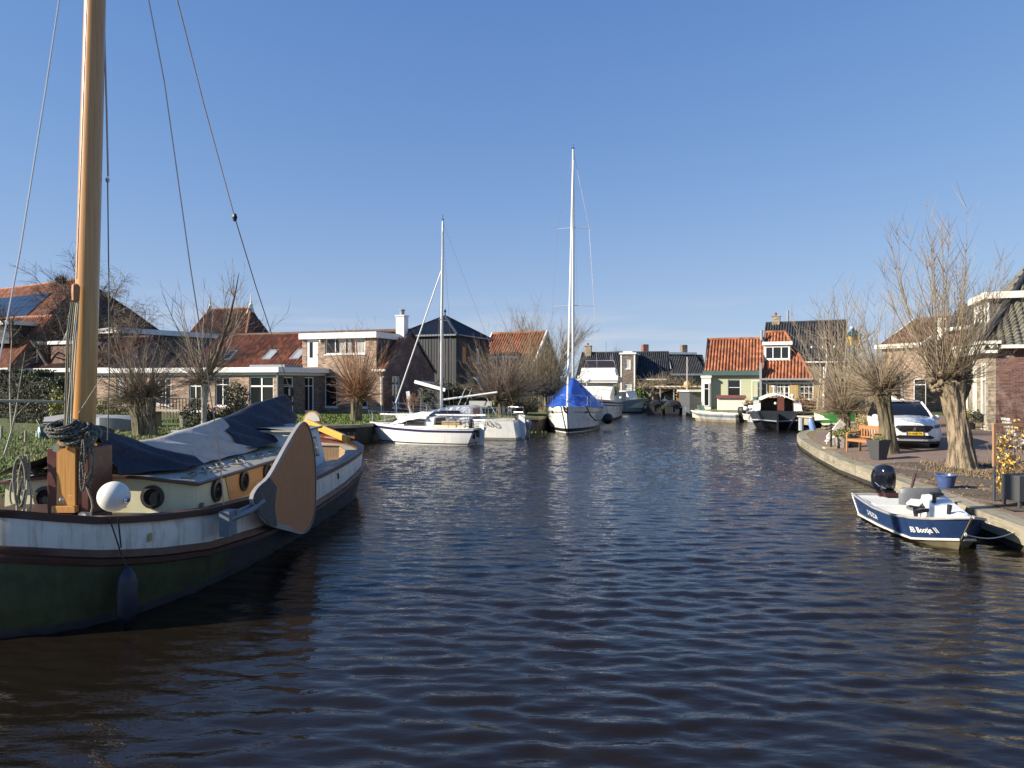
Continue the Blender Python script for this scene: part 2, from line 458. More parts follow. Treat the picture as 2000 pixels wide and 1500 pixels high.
def make_ground():
    mb = MB(); N = len(EDGE); rows = [[], [], [], [], []]
    for i, (x, y, z0, z1) in enumerate(EDGE):
        o = outward(i); c = Vector((x, y, 0))
        fx, fy = far_pt(i)
        d = Vector((fx-x, fy-y, 0)).normalized(); o = (o*0.6+d*0.4).normalized()
        k = 4.0 if not (NR <= i < NR+len(EDGE_F)) else 3.0
        rows[0].append((x, y, -1.6)); rows[1].append((x, y, z0))
        p = c+o*k; rows[2].append((p.x, p.y, z1))
        p = c+o*k+d*60; rows[3].append((p.x, p.y, z1+0.1))
        rows[4].append((fx, fy, 0.9))
    mb.grid(rows)
    m = NT("ground_grass_and_soil"); oc = m.obj
    g = m.mix(m.noise(oc, 1.3, 6, 0.7), (0.05, 0.085, 0.014), (0.11, 0.135, 0.03))
    c = m.mix(m.ramp(m.noise(oc, 0.35, 5, 0.7), [(0.5, 0), (0.66, 0.85)]), g, (0.12, 0.10, 0.055))
    m.set(Base_Color=c, Roughness=0.95); m.bump(m.noise(oc, 12, 5), 0.8, 0.06)
    return tag(mb.build("ground", m.m), kind="structure")
ground = make_ground()
_gv = [v.co.copy() for v in ground.data.vertices]
_gf = [list(p.vertices) for p in ground.data.polygons]
_bvh = BVHTree.FromPolygons(_gv, _gf)
def gz(x, y):
    h = _bvh.ray_cast(Vector((x, y, 50)), Vector((0, 0, -1)))
    return h[0].z if h[0] is not None else 0.0

# brick-paved quay and street on the right bank
def strip_sheet(name, rows, mat, lift=0.0):
    mb = MB(); mb.grid(rows); return tag(mb.build(name, mat), kind="structure")
def make_road():
    m = NT("clinker_paving"); u = m.uv
    b = m.n("TexBrick"); m.l(m.mapping(u, (1,1,1), (0,0,0.5)), b.inputs["Vector"]); b.inputs["Scale"].default_value = 1
    b.inputs["Brick Width"].default_value = .21; b.inputs["Row Height"].default_value = .085; b.inputs["Mortar Size"].default_value = .006
    b.inputs["Color1"].default_value = (.225, .135, .098, 1); b.inputs["Color2"].default_value = (.17, .115, .092, 1); b.inputs["Mortar"].default_value = (.13, .11, .08, 1)
    c = m.mix(m.ramp(m.noise(u, 0.6, 5, .65), [(.4, 0), (.7, .6)]), b.outputs[0], (.235, .19, .15))
    c = m.mix(m.ramp(m.noise(u, 2.5, 6, .75), [(.52, 0), (.7, .5)]), c, (.13, .12, .065))
    m.set(Base_Color=c, Roughness=.9); m.bump(b.outputs["Fac"], -.4, .006)
    rows = [[], [], [], []]
    for i in range(1, NR-2):
        x, y, z0, z1 = EDGE[i]; o = outward(i); c = Vector((x, y, 0))
        fx, fy = far_pt(i); d = Vector((fx-x, fy-y, 0)).normalized(); o = (o*.6+d*.4).normalized()
        for k, t in enumerate((.30, 1.6, 3.9)):
            p = c+o*t; rows[k].append((p.x, p.y, gz(p.x, p.y)+.008))
        p = c+o*4+d*(14 if y < 36 else 6); rows[3].append((p.x, p.y, gz(p.x, p.y)+.012))
    return strip_sheet("road", rows, m.m)
make_road()

# quay capping on the right: weathered timber/concrete beam over planking; boards on the left
QUAY = pm("weathered_quay_timber", (.31, .275, .205), .9, .3, 1.6, bump=.5, bscale=25, dirt=(.13, .13, .055), dirt_amt=.85)
def jointed(name, col, dirt, pitch=2.35):
    "timber sleepers end to end: butt joints, grain along the run, algae"
    m = NT(name); u = m.uv; sp = m.n("SeparateXYZ"); m.l(u, sp.inputs[0])
    k = m.math('DIVIDE', sp.outputs[0], pitch); f = m.math('FRACT', k)
    w = m.n("TexWhiteNoise", noise_dimensions='1D'); m.l(m.math('FLOOR', k), w.inputs["W"])
    c = m.mix(w.outputs["Value"], sc3(col, .78), sc3(col, 1.18))
    c = m.mix(m.ramp(m.noise(m.mapping(u, (1.2, 26, 1)), 1.0, 6, .7), [(.35, .55), (.62, 0)]), c, sc3(col, .45))
    c = m.mix(m.ramp(m.noise(m.mapping(u, (.8, 3, 1)), 1.3, 6, .72), [(.46, 0), (.66, .85)]), c, dirt)
    j = m.ramp(f, [(0, 1), (.010, 0), (.99, 0), (1, 1)]); c = m.mix(j, c, (.02, .018, .012))
    m.set(Base_Color=c, Roughness=.92)
    m.bump(m.math('SUBTRACT', m.noise(m.mapping(u, (1.5, 30, 1)), 1.0, 5), m.math('MULTIPLY', j, 2.0)), .6, .02); return m.m
QUAY_CAP = jointed("weathered_quay_sleepers", (.33, .29, .215), (.13, .135, .05))
QUAY_D = board_mat("dark_sheet_piling", (.035, .03, .022), .25, True, .4, .85)
def inset(i, k):
    o = outward(i); return (EDGE[i][0]+o.x*k, EDGE[i][1]+o.y*k)
def make_quay(name, i0, i1, capw, caph, over, label, mat, wallmat):
    root = thing(name, label, "quay", (EDGE[i0][0], EDGE[i0][1], 0))
    cap = MB(); wall = MB(); rc = [[], [], [], [], []]; rw = [[], []]
    for i in range(i0, i1+1):
        z = EDGE[i][2]
        a, b = inset(i, -over), inset(i, capw)
        rc[0].append((*a, z+.02)); rc[1].append((*b, z+.02)); rc[2].append((*b, z-caph)); rc[3].append((*a, z-caph)); rc[4].append((*a, z+.02))
        w = inset(i, -over*.35)
        rw[0].append((*w, z-caph+.01)); rw[1].append((*w, -1.4))
    lens = [0.0]
    for p, q in zip(rc[0], rc[0][1:]): lens.append(lens[-1]+math.dist(p[:2], q[:2]))
    prof = (0, capw+over, capw+over+caph, 2*(capw+over)+caph, 2*(capw+over+caph))
    cap.grid(rc, flip=True, uvs=[(l, v) for v in prof for l in lens])
    k = len(rc[0]); cap.poly([rc[j][0] for j in range(4)]); cap.poly([rc[j][-1] for j in (3,2,1,0)])
    wall.grid(rw)
    cap.build("capping_beam", mat, root, world=True)
    wall.build("sheet_piling", wallmat, root, world=True)
    if mat is QUAY_CAP and name == "quay_wall":
        bo = MB(); d0 = 0
        for p, q in zip(rc[0], rc[0][1:]):
            p, q = Vector(p), Vector(q); n = int((q-p).length/.62); t = (q-p).normalized(); nn = Vector((-t.y, t.x, 0))
            if not 8 < p.y < 36: continue
            for k_ in range(n): c = p.lerp(q, (k_+.5)/n)+nn*.004; bo.tube([c-nn*.01+UP_*-.17, c+nn*.008+UP_*-.17], .017, 7)
        bo.build("bolt", pm("pale_bolt_caps", (.62,.58,.5), .6, .2, 20), root, world=True)
    return root
UP_ = Vector((0, 0, 1))
make_quay("quay_wall", 1, NR-4, .34, .30, .06, "weathered grey timber quay edge curving along the brick street", QUAY_CAP, QUAY_D)
make_quay("timber_quay", NR-4, NR+7, .3, .22, .05, "low pale quay edge below the pergola and green house", QUAY_CAP, QUAY_D)
iL = len(EDGE)-len(EDGE_L)
make_quay("timber_bank", iL+3, iL+11, .3, .12, .05, "dark planked bank with timber capping behind the white sailboats", QUAY_CAP, QUAY_D)

# ------------------------------------------------------------------ house kit
UP = Vector((0, 0, 1))
class W:
    "one wall plane of a house in its own frame: o lower left, u to the right seen from outside"
    def __init__(s, o, u):
        s.o = Vector(o); s.u = Vector(u).normalized(); s.n = s.u.cross(UP)
    def p(s, x, z, d=0.0): return s.o + s.u*x + UP*z + s.n*d

def wallface(mb, w, L, H, ops=(), gable=None, mi=0, reveal=.12, z0=0.0):
    xs = sorted({0.0, L} | {v for o in ops for v in (o[0], o[0]+o[2])})
    zs = sorted({z0, H} | {v for o in ops for v in (o[1], o[1]+o[3])})
    for a, b in zip(xs, xs[1:]):
        for c, d in zip(zs, zs[1:]):
            mx, mz = (a+b)/2, (c+d)/2
            if any(o[0] < mx < o[0]+o[2] and o[1] < mz < o[1]+o[3] for o in ops): continue
            mb.poly([w.p(a,c), w.p(b,c), w.p(b,d), w.p(a,d)], mi, [(a,c),(b,c),(b,d),(a,d)])
    for (x, z, ww, h) in [o[:4] for o in ops]:
        c = [(x,z),(x+ww,z),(x+ww,z+h),(x,z+h)]
        for (p, q) in zip(c, c[1:]+c[:1]):
            mb.poly([w.p(*q), w.p(*p), w.p(*p,-reveal), w.p(*q,-reveal)], mi)
    if gable:
        pts = [(0,H),(L,H)] + list(gable)
        mb.poly([w.p(*p) for p in pts], mi, pts)

WCOUNT = 0
def window(parent, w, x, z, ww, h, cols=1, rows=(), fw=.07, mat=None, glass=None, recess=.07, sill=.05, bar=None, name="window", label=None):
    global WCOUNT
    WCOUNT += 1
    mat = mat or WHITE; glass = glass or (GLASSC if (WCOUNT*7) % 5 in (1, 3) else GLASS); bar = bar or fw*.6
    f = MB(); a, b = -recess-.05, -recess+.015
    O = lambda x0,x1,z0,z1,a=a,b=b: f.obox(w.o, w.u, w.n, x0,x1,a,b,z0,z1)
    O(x,x+fw,z,z+h); O(x+ww-fw,x+ww,z,z+h); O(x+fw,x+ww-fw,z,z+fw); O(x+fw,x+ww-fw,z+h-fw,z+h)
    for i in range(1, cols):
        c = x+ww*i/cols; O(c-bar/2, c+bar/2, z+fw, z+h-fw, a+.004, b-.004)
    for r in rows:
        c = z+h*r; O(x+fw, x+ww-fw, c-bar/2, c+bar/2, a+.008, b-.008)
    if sill: O(x-.05, x+ww+.05, z-.07, z, -recess-.05, sill)
    fo = f.build(name, mat, parent, label=label)
    g = MB(); m = w.p(x+fw*.5, z+fw*.5, -recess-.03)
    g.poly([w.p(x+fw*.5,z+fw*.5,-recess-.03), w.p(x+ww-fw*.5,z+fw*.5,-recess-.03), w.p(x+ww-fw*.5,z+h-fw*.5,-recess-.03), w.p(x+fw*.5,z+h-fw*.5,-recess-.03)])
    g.build("pane", glass, fo)
    return fo

def slope(mb, O, e, s, poly, cw=.25, amp=.095, rh=.32, n=6, mi=0, step=0.0):
    "pantiled slope: O a corner at the eave, e along the eave, s up the slope, poly convex (u, v) outline"
    O = Vector(O); e = Vector(e).normalized(); s = Vector(s).normalized(); nn = e.cross(s)
    us = [p[0] for p in poly]; u0, u1 = min(us), max(us)
    def vr(u):
        lo, hi = 1e9, -1e9
        for (a, b) in zip(poly, poly[1:]+poly[:1]):
            if abs(a[0]-b[0]) < 1e-9:
                if abs(a[0]-u) < 1e-6:
                    for q in (a[1], b[1]): lo = min(lo, q); hi = max(hi, q)
                continue
            t = (u-a[0])/(b[0]-a[0])
            if -1e-9 <= t <= 1+1e-9:
                v = a[1]+t*(b[1]-a[1]); lo = min(lo, v); hi = max(hi, v)
        return lo, hi
    N = max(2, int(round((u1-u0)/cw*n))); K = max(2, int(round((max(p[1] for p in poly)-min(p[1] for p in poly))/rh)))
    rows = []
    uvs = []
    for i in range(N+1):
        u = u0+(u1-u0)*i/N; lo, hi = vr(min(max(u, u0+1e-6), u1-1e-6))
        ph = (u-u0)/cw % 1.0
        hgt = amp*(0.5-0.5*math.cos(2*math.pi*ph))**.7 if ph < .75 else amp*.05
        hgt = amp*(math.sin(math.pi*min(ph/.72, 1.0)) if ph < .72 else -.25*math.sin(math.pi*(ph-.72)/.28))
        r = []; q = []
        for k in range(K+1 if not step else 2*K):
            kk = k if not step else k//2+(.96 if k % 2 else 0.0)
            v = lo+(hi-lo)*kk/K
            sag = .02*math.sin(u*.9+1)*math.sin(v*1.3) + .012*math.sin(u*2.3+v)
            r.append(O+e*u+s*v+nn*(hgt+sag+(step if step and k % 2 == 0 else 0))); q.append((u-u0, v))
        rows.append(r); uvs += q
    vs = [p for r in rows for p in r]; m = len(rows[0])
    fs = [(i*m+k, (i+1)*m+k, (i+1)*m+k+1, i*m+k+1) for i in range(N) for k in range(m-1)]
    mb.add(vs, fs, mi, uvs)

def edge(p, q): return (Vector(q)-Vector(p))
def fascia(mb, pts, h, t, closed=False):
    "board band of height h, thickness t, hung outside a run of points (top edge)"
    pts = [Vector(p) for p in pts]
    for a, b in zip(pts, pts[1:] + (pts[:1] if closed else [])):
        d = (b-a).normalized(); n = d.cross(UP)
        mb.obox(a, d, n, -t, (b-a).length+t, 0, t, -h, 0)

def facade_frame(pxL, YL, pxR, YR, z=None):
    a = P(pxL, 745, YL); b = P(pxR, 745, YR)
    d = b-a; d.z = 0
    zz = gz(a.x, a.y) if z is None else z
    return Vector((a.x, a.y, zz-.05)), math.atan2(d.y, d.x), d.length

T_RED = tile_mat("red_pantiles", (.31,.105,.048), (.23,.075,.037), (.41,.165,.08), moss=.4)
T_ORANGE = tile_mat("orange_pantiles", (.33,.112,.048), (.25,.08,.036), (.42,.17,.08), moss=.45)
T_OLD = tile_mat("old_brown_pantiles", (.16,.06,.035), (.10,.045,.03), (.20,.09,.05), moss=.6, mosscol=(.05,.045,.03))
T_BLACK = tile_mat("glazed_black_pantiles", (.022,.024,.028), (.03,.032,.036), (.045,.045,.05), rough=.32, moss=.12)
T_GREY = tile_mat("grey_lichen_tiles", (.10,.095,.08), (.14,.13,.10), (.18,.165,.125), cw=.3, rh=.36, moss=.5, mosscol=(.15,.145,.085))
T_DARK = tile_mat("dark_slate_tiles", (.03,.032,.038), (.022,.024,.03), (.045,.047,.05), rough=.6, moss=.15)
B_BEIGE = brick_mat("sunlit_brown_brick", (.37,.25,.175), (.30,.195,.135), (.30,.27,.22))
B_RED = brick_mat("red_brick", (.28,.10,.06), (.20,.075,.05), (.22,.18,.15))
B_PURPLE = brick_mat("old_purple_brick", (.17,.075,.055), (.12,.06,.05), (.17,.14,.12), patch=(.30,.25,.22))
B_GREY = brick_mat("grey_brown_brick", (.20,.155,.125), (.15,.12,.10), (.17,.15,.13))
B_TAN = brick_mat("tan_brick", (.36,.29,.20), (.31,.25,.17), (.34,.30,.24))
BOARD_B = board_mat("black_vertical_boards", (.05,.052,.056), .24, True, .55, .7, depth=.03)
BOARD_G = board_mat("pale_green_clapboard", (.50,.51,.33), .19, False, .07, .6)
BOARD_GREY = board_mat("grey_clapboard", (.09,.095,.10), .18, False, .15, .7)
BOARD_Y = board_mat("yellow_wood_shutters", (.42,.30,.13), .14, True, .2, .7)
GREENP = pm("dark_green_paint", (.06,.11,.10), .5, .15)
ROOFING = pm("grey_bitumen", (.12,.12,.125), .8, .2)
WOODO = wood_mat("orange_shutter_wood", (.46,.20,.07), (.34,.13,.05))
GUT = pm("gutter_paint", (.72,.70,.62), .5, .1)

# ================================================================== left bank
# --- long red-roofed brick house with a flat box dormer and a brick gable end
TH = R(20)
def build_long_house():
    cx, cy = -8.0, 44.5
    L, Dp = 16.0, 7.0
    z = gz(cx, cy)-.05
    ud = Vector((math.cos(-TH), math.sin(-TH), 0))
    o = Vector((cx, cy, z)) - ud*L
    h = thing("brick_house", "long brick house with red tiled roof, flat-topped dormer and white chimney on its gable", "house", o, -TH)
    He, Hr = 2.75, 5.35
    front = W((0,0,0), (1,0,0)); right = W((L,0,0), (0,1,0))
    xd0, xd1 = L-6.1, L-.55
    m = MB()
    ops = [(L-4.4, .35, .95, 2.0), (L-2.2, .35, 1.0, 2.0)]
    wallface(m, front, xd0, He); 
    fr2 = W((xd0,0,0), (1,0,0))
    ops2 = [(L-4.4-xd0, .35, .95, 2.0), (L-2.2-xd0, .35, 1.0, 2.0), (.35, 2.95, .85, 1.85), (1.75, 3.75, 3.0, 1.05)]
    wallface(m, fr2, xd1-xd0, 4.75, ops2)
    fr3 = W((xd1,0,0), (1,0,0)); wallface(m, fr3, L-xd1, He)
    m.build("wall", B_BEIGE, h)
    g = MB(); gop = [(1.0, .3, 1.05, 2.05)]
    wallface(g, right, Dp, He, gop, gable=[(Dp/2, Hr)])
    wallface(g, W((L,Dp,0),(-1,0,0)), L, He); wallface(g, W((0,Dp,0),(0,-1,0)), Dp, He, gable=[(Dp/2, Hr)])
    g.build("gable_wall", B_PURPLE, h)
    window(h, front, L-4.4, .35, .95, 2.0, 1, (.72,)); window(h, front, L-2.2, .35, 1.0, 2.0, 1, (.72,))
    window(h, right, 1.0, .3, 1.05, 2.05, 2, (.7,))
    wf = window(h, fr2, 1.75, 3.75, 3.0, 1.05, 4, (), glass=GLASSC, fw=.08)
    dr = MB(); dr.obox(fr2.o, fr2.u, fr2.n, .35, 1.2, -.08, -.03, 2.95, 4.8); d_ = dr.build("door", WHITE, h)
    gl = MB(); gl.obox(fr2.o, fr2.u, fr2.n, .55, .8, -.04, -.022, 3.55, 4.55); gl.build("pane", GLASS, d_)
    hd = MB(); hd.obox(fr2.o, fr2.u, fr2.n, 1.08, 1.14, -.03, .03, 3.75, 3.8); hd.build("handle", STEEL, d_)
    # dormer cheek towards the gable, flat roof, white fascia
    ck = MB(); hc = Dp/2*.9
    ck.poly([(xd1,0,He),(xd1,hc,Hr-.1),(xd1,hc,4.75),(xd1,0,4.75)]); ck.build("dormer_cheek", BOARD_B, h)
    ck = MB(); ck.poly([(xd0,0,4.75),(xd0,hc,4.75),(xd0,hc,Hr-.1),(xd0,0,He)]); ck.build("dormer_cheek", BOARD_B, h)
    fl = MB(); fl.box(xd0-.12, xd1+.12, -.22, hc+.3, 4.752, 5.12); fl.build("dormer_fascia", WHITE, h)
    rt = MB(); rt.box(xd0-.1, xd1+.1, -.2, hc+.3, 5.122, 5.15); rt.build("dormer_roof", ROOFING, h)
    r = MB(); ln = math.hypot(Dp/2+.25, (Hr-He)*(Dp/2+.25)/(Dp/2)); sv = Vector((0, Dp/2, Hr-He)).normalized()
    ov = .25; O = Vector((-.1, 0, He+.06)) - sv*(ov/ sv.y)
    slope(r, O, (1,0,0), sv, [(0,0),(xd0,0),(xd0,ln),(0,ln)])
    slope(r, O, (1,0,0), sv, [(xd1+.1,0),(L+.2,0),(L+.2,ln),(xd1+.1,ln)])
    sb = Vector((0, -Dp/2, Hr-He)).normalized()
    slope(r, Vector((L+.1, Dp, He+.06))-sb*(ov/abs(sb.y)), (-1,0,0), sb, [(0,0),(L+.2,0),(L+.2,ln),(0,ln)])
    ro = r.build("roof", T_RED, h, smooth=60)
    rd = MB(); rd.tube([(-.1,Dp/2,Hr+.08),(L+.1,Dp/2,Hr+.08)], .13, 8); rd.build("ridge_tiles", T_OLD, ro)
    vb = MB()
    for sg, y0 in ((1, -.25), (-1, Dp+.25)):
        a = Vector((L+.08, y0, He-.14)); b = Vector((L+.08, Dp/2, Hr+.06)); vb.bar(a, b, .06, .16)
    vb.build("verge_board", flat_mat("dark_verge", (.03,.035,.035)), h)
    c = MB(); c.box(L-.7, L-.1, Dp/2-.75, Dp/2-.15, Hr-.75, Hr+1.05); ch = c.build("chimney", WHITE, h)
    cp = MB(); cp.lathe([(.16,0),(.16,.3),(.2,.32),(.2,.4)], (L-.4, Dp/2-.45, Hr+1.05), 10); cp.build("chimney_pot", ZINC, ch)
    cr = MB(); cr.box(L-.75, L-.05, Dp/2-.8, Dp/2-.1, Hr+.98, Hr+1.06); cr.build("chimney_cap", WHITE, ch)
    gt = MB(); gt.box(xd1-.2, L+.25, -.36, -.22, He-.12, He+.02); gt.tube([(L-.15,-.3,He-.1),(L-.15,-.08,He-.5),(L-.15,-.08,0)], .045, 8)
    gt.build("gutter", GUT, h)
    for i, x in enumerate((L-13.4, L-9.9, L-7.6)):
        v0 = 1.35; cw_, hh = .75, 1.15
        mm = MB(); Nn = Vector((1,0,0)).cross(sv); ctr = O+Vector((1,0,0))*x+sv*v0+Nn*.1
        e = Vector((1,0,0))
        def ob(mb_, a0,a1,b0,b1,n0,n1):
            vs = [ctr+e*a+sv*b+Nn*n_ for n_ in (n0,n1) for b in (b0,b1) for a in (a0,a1)]
            mb_.add(vs, [(0,2,3,1),(4,5,7,6),(0,1,5,4),(2,6,7,3),(0,4,6,2),(1,3,7,5)])
        for q in ((0,.09,0,hh),(cw_-.09,cw_,0,hh),(.09,cw_-.09,0,.09),(.09,cw_-.09,hh-.09,hh)): ob(mm, *q, -.06, .04)
        sk = mm.build("skylight", ZINC, h)
        gg = MB(); ob(gg, .08, cw_-.08, .08, hh-.08, -.04, .012); gg.build("pane", glass_mat("skylight_glass", (.30,.33,.34), .12) if i else GLASS, sk)
    # wall lamp beside the upper door
    lm = MB(); lm.ball((xd0+1.45, -.08, 4.62), .09); lm.build("wall_lamp", WHITE2, h)
    return h
build_long_house()

def build_extension():
    cx, cy = -13.7, 41.6
    z = gz(cx, cy)-.05; Lf, Ls = 14.5, 4.7
    ud = Vector((math.cos(-TH), math.sin(-TH), 0)); o = Vector((cx, cy, z))-ud*Lf
    h = thing("garden_room", "low brick flat-roofed extension with white fascia and tall white garden doors", "building", o, -TH)
    front = W((0,0,0),(1,0,0)); right = W((Lf,0,0),(0,1,0)); H = 2.45
    fo = [(Lf-2.05, .12, 1.75, 2.15), (Lf-4.6, .5, 1.1, 1.75), (Lf-6.6, .15, .95, 2.1), (Lf-9.6, .5, 1.6, 1.7), (Lf-12.6, .5, 1.6, 1.7)]
    so = [(.55, .12, .95, 2.15), (2.6, .12, .95, 2.15)]
    m = MB(); wallface(m, front, Lf, H, fo); m.build("wall", B_BEIGE, h)
    m = MB(); wallface(m, right, Ls, H, so); wallface(m, W((0,Ls,0),(0,-1,0)), Ls, H); m.build("side_wall", B_GREY, h)
    for i, q in enumerate(fo): window(h, front, *q, 2 if i != 3 else 3, (.74,), bar=.06 if i else .09)
    for i, q in enumerate(so): window(h, right, *q, 2 if i else 1, (.74,))
    f = MB(); fascia(f, [(-.1,-.3,2.83),(Lf+.3,-.3,2.83),(Lf+.3,Ls,2.83)], .3, .06); f.build("fascia", WHITE, h)
    f = MB(); fascia(f, [(0,-.02,2.52),(Lf+.02,-.02,2.52),(Lf+.02,Ls,2.52)], .16, .05); f.build("frieze_board", WHITE, h)
    f = MB(); f.box(-.1, Lf+.3, -.3, Ls-.02, 2.6, 2.8); f.build("roof", ROOFING, h)
    lt = MB(); lt.box(Lf-3.2, Lf-.6, 1.4, 3.2, 2.8, 3.02); lt.build("roof_light", ZINC, h)
    dp = MB(); dp.tube([(Lf+.08,-.1,2.5),(Lf+.08,-.1,0)], .05, 8); dp.build("downpipe", ZINC, h)
    return h
build_extension()

def hip_house(root, L, D, He, Hr, roofmat, ridge=0.0, ov=.4, name="roof", capmat=None):
    "pyramid or hip roof over a box; ridge = ridge length along x"
    r = MB(); a = (L-ridge)/2; Hh = Hr-He
    def sl(O, e, sdir, half, run, ln_ridge, Lx):
        sv = (sdir*run+UP*Hh).normalized(); ln = math.hypot(run, Hh); k = ov/run
        O = O - sdir*ov - UP*Hh*k - e*ov
        lt = ln*(1+k); tot = Lx+2*ov; inn = (tot-ln_ridge)/2
        slope(r, O, e, sv, [(0,0),(tot,0),(tot-inn,lt),(inn,lt)] if ln_ridge > 0 else [(0,0),(tot,0),(tot/2,lt)])
    sl(Vector((0,0,He)), Vector((1,0,0)), Vector((0,1,0)), L/2, D/2, ridge, L)
    sl(Vector((L,0,He)), Vector((0,1,0)), Vector((-1,0,0)), D/2, a, 0, D)
    sl(Vector((L,D,He)), Vector((-1,0,0)), Vector((0,-1,0)), L/2, D/2, ridge, L)
    sl(Vector((0,D,He)), Vector((0,-1,0)), Vector((1,0,0)), D/2, a, 0, D)
    ro = r.build(name, roofmat, root, smooth=60)
    c = MB(); k = ov/(D/2)
    cor = [Vector((-ov,-ov,He-Hh*ov/(D/2))), Vector((L+ov,-ov,He-Hh*ov/(D/2))), Vector((L+ov,D+ov,He-Hh*ov/(D/2))), Vector((-ov,D+ov,He-Hh*ov/(D/2)))]
    tops = [Vector((a, D/2, Hr)), Vector((L-a, D/2, Hr))]
    for i, t in ((0,0),(1,1),(2,1),(3,0)): c.tube([cor[i]+UP*.05, tops[t]+UP*.08], .11, 6)
    if ridge: c.tube([tops[0]+UP*.08, tops[1]+UP*.08], .12, 6)
    c.build("ridge_tiles", capmat or roofmat, ro)
    return ro

def build_black_house():
    Lw, D = 5.0, 6.8
    cx, cy = -4.27, 54; z = gz(cx, cy)-.05
    ud = Vector((math.cos(-TH), math.sin(-TH), 0)); o = Vector((cx, cy, z))-ud*Lw
    h = thing("timber_house", "black board-clad house with dark pyramid roof behind the brick gable", "house", o, -TH)
    He, Hr = 5.6, 7.25
    front = W((0,0,0),(1,0,0)); right = W((Lw,0,0),(0,1,0))
    ro_ = [(1.25, 3.5, .85, 1.2), (3.9, 3.5, .85, 1.2)]
    m = MB(); wallface(m, front, Lw, He); wallface(m, right, D, He, ro_); wallface(m, W((Lw,D,0),(-1,0,0)), Lw, He); wallface(m, W((0,D,0),(0,-1,0)), D, He)
    # standing battens give the boarding its relief
    for k in range(int(Lw/.24)): m.obox(front.o, front.u, front.n, k*.24, k*.24+.05, 0, .03, 0, He)
    for k in range(int(D/.24)):
        x = k*.24
        for (z0, z1) in ((0, 3.45), (4.75, He)) if any(q[0]-.06 < x < q[0]+q[2]+.02 for q in ro_) else ((0, He),):
            m.obox(right.o, right.u, right.n, x, x+.05, 0, .03, z0, z1)
    m.build("wall", BOARD_B, h)
    for k, q in enumerate(ro_):
        wd = window(h, right, *q, 1, (), mat=WOODO if k == 0 else WHITE2, fw=.1)
        s_ = MB(); s_.obox(right.o, right.u, right.n, q[0]+.1, q[0]+q[2]-(.1 if k == 0 else .4), -.085, -.06, q[1]+.1, q[1]+q[3]-.1); s_.build("shutter", WOODO, wd)
    hip_house(h, Lw, D, He, Hr, T_BLACK, ov=.25)
    f = MB(); fascia(f, [(-.2,-.2,He+.0),(Lw+.2,-.2,He+.0),(Lw+.2,D+.2,He+.0)], .12, .05); f.build("gutter", ZINC, h)
    f = MB(); f.lathe([(.05,-.1),(.05,.3),(.03,.34),(.1,.42),(.1,.5),(.03,.56),(.02,.66)], (Lw/2, D/2, Hr+.05), 8)
    f.bar((Lw/2-.12,D/2,Hr+.42),(Lw/2+.12,D/2,Hr+.42),.04,.04); f.build("finial", BLACK, h)
    return h
build_black_house()

def gable_house(name, label, pxL, YL, pxR, YR, D, He, Hr, wallm, roofm, fops=(), rops=(), cat="house", verge=None, z=None, chim=None, ov=.3, gablem=None, lops=(), gut=True):
    o, rz, L = facade_frame(pxL, YL, pxR, YR, z)
    h = thing(name, label, cat, o, rz)
    front = W((0,0,0),(1,0,0)); right = W((L,0,0),(0,1,0)); left = W((0,D,0),(0,-1,0))
    m = MB(); wallface(m, front, L, He, [q[:4] for q in fops]); wallface(m, W((L,D,0),(-1,0,0)), L, He)
    if not gablem:
        wallface(m, right, D, He, [q[:4] for q in rops], gable=[(D/2, Hr)]); wallface(m, left, D, He, [q[:4] for q in lops], gable=[(D/2, Hr)])
    m.build("wall", wallm, h)
    if gablem:
        m = MB(); wallface(m, right, D, He, [q[:4] for q in rops], gable=[(D/2, Hr)]); wallface(m, left, D, He, [q[:4] for q in lops], gable=[(D/2, Hr)]); m.build("gable_wall", gablem, h)
    for w_, ops in ((front, fops), (right, rops), (left, lops)):
        for q in ops: window(h, w_, *q[:4], *(q[4:] if len(q) > 4 else (1, ())))
    r = MB(); sv = Vector((0, D/2, Hr-He)).normalized(); ln = math.hypot(D/2, Hr-He)*(1+ov/(D/2))
    slope(r, Vector((-.12,0,He+.05))-sv*(ov/sv.y), (1,0,0), sv, [(0,0),(L+.24,0),(L+.24,ln),(0,ln)])
    sb = Vector((0,-D/2,Hr-He)).normalized()
    slope(r, Vector((L+.12,D,He+.05))-sb*(ov/abs(sb.y)), (-1,0,0), sb, [(0,0),(L+.24,0),(L+.24,ln),(0,ln)])
    ro = r.build("roof", roofm, h, smooth=60)
    rd = MB(); rd.tube([(-.1,D/2,Hr+.08),(L+.1,D/2,Hr+.08)], .12, 8); rd.build("ridge_tiles", roofm, ro)
    if verge:
        for x in (-.1, L+.1):
            v = MB()
            for y0 in (-ov, D+ov): v.bar((x,y0,He-.08-(Hr-He)*ov/(D/2)), (x,D/2,Hr+.1), .09, .24)
            v.build("verge_board", verge, h)
    if gut:
        g = MB(); g.box(-.1, L+.1, -ov-.14, -ov-.01, He-.16-(Hr-He)*ov/(D/2)+.08, He-.03-(Hr-He)*ov/(D/2)+.08); g.build("gutter", GUT, h)
    if chim:
        for (x, y, s_, hh, cm) in chim:
            c = MB(); c.box(x-s_/2, x+s_/2, y-s_/2, y+s_/2, Hr-1.2, Hr+hh); c.box(x-s_/2-.06, x+s_/2+.06, y-s_/2-.06, y+s_/2+.06, Hr+hh, Hr+hh+.1)
            co = c.build("chimney", cm, h)
            c = MB()
            c.lathe([(.1,0),(.12,.3),(.09,.34)], (x-.05, y, Hr+hh+.1), 8); c.build("chimney_pot", B_RED, co)
    return h, L, front, right

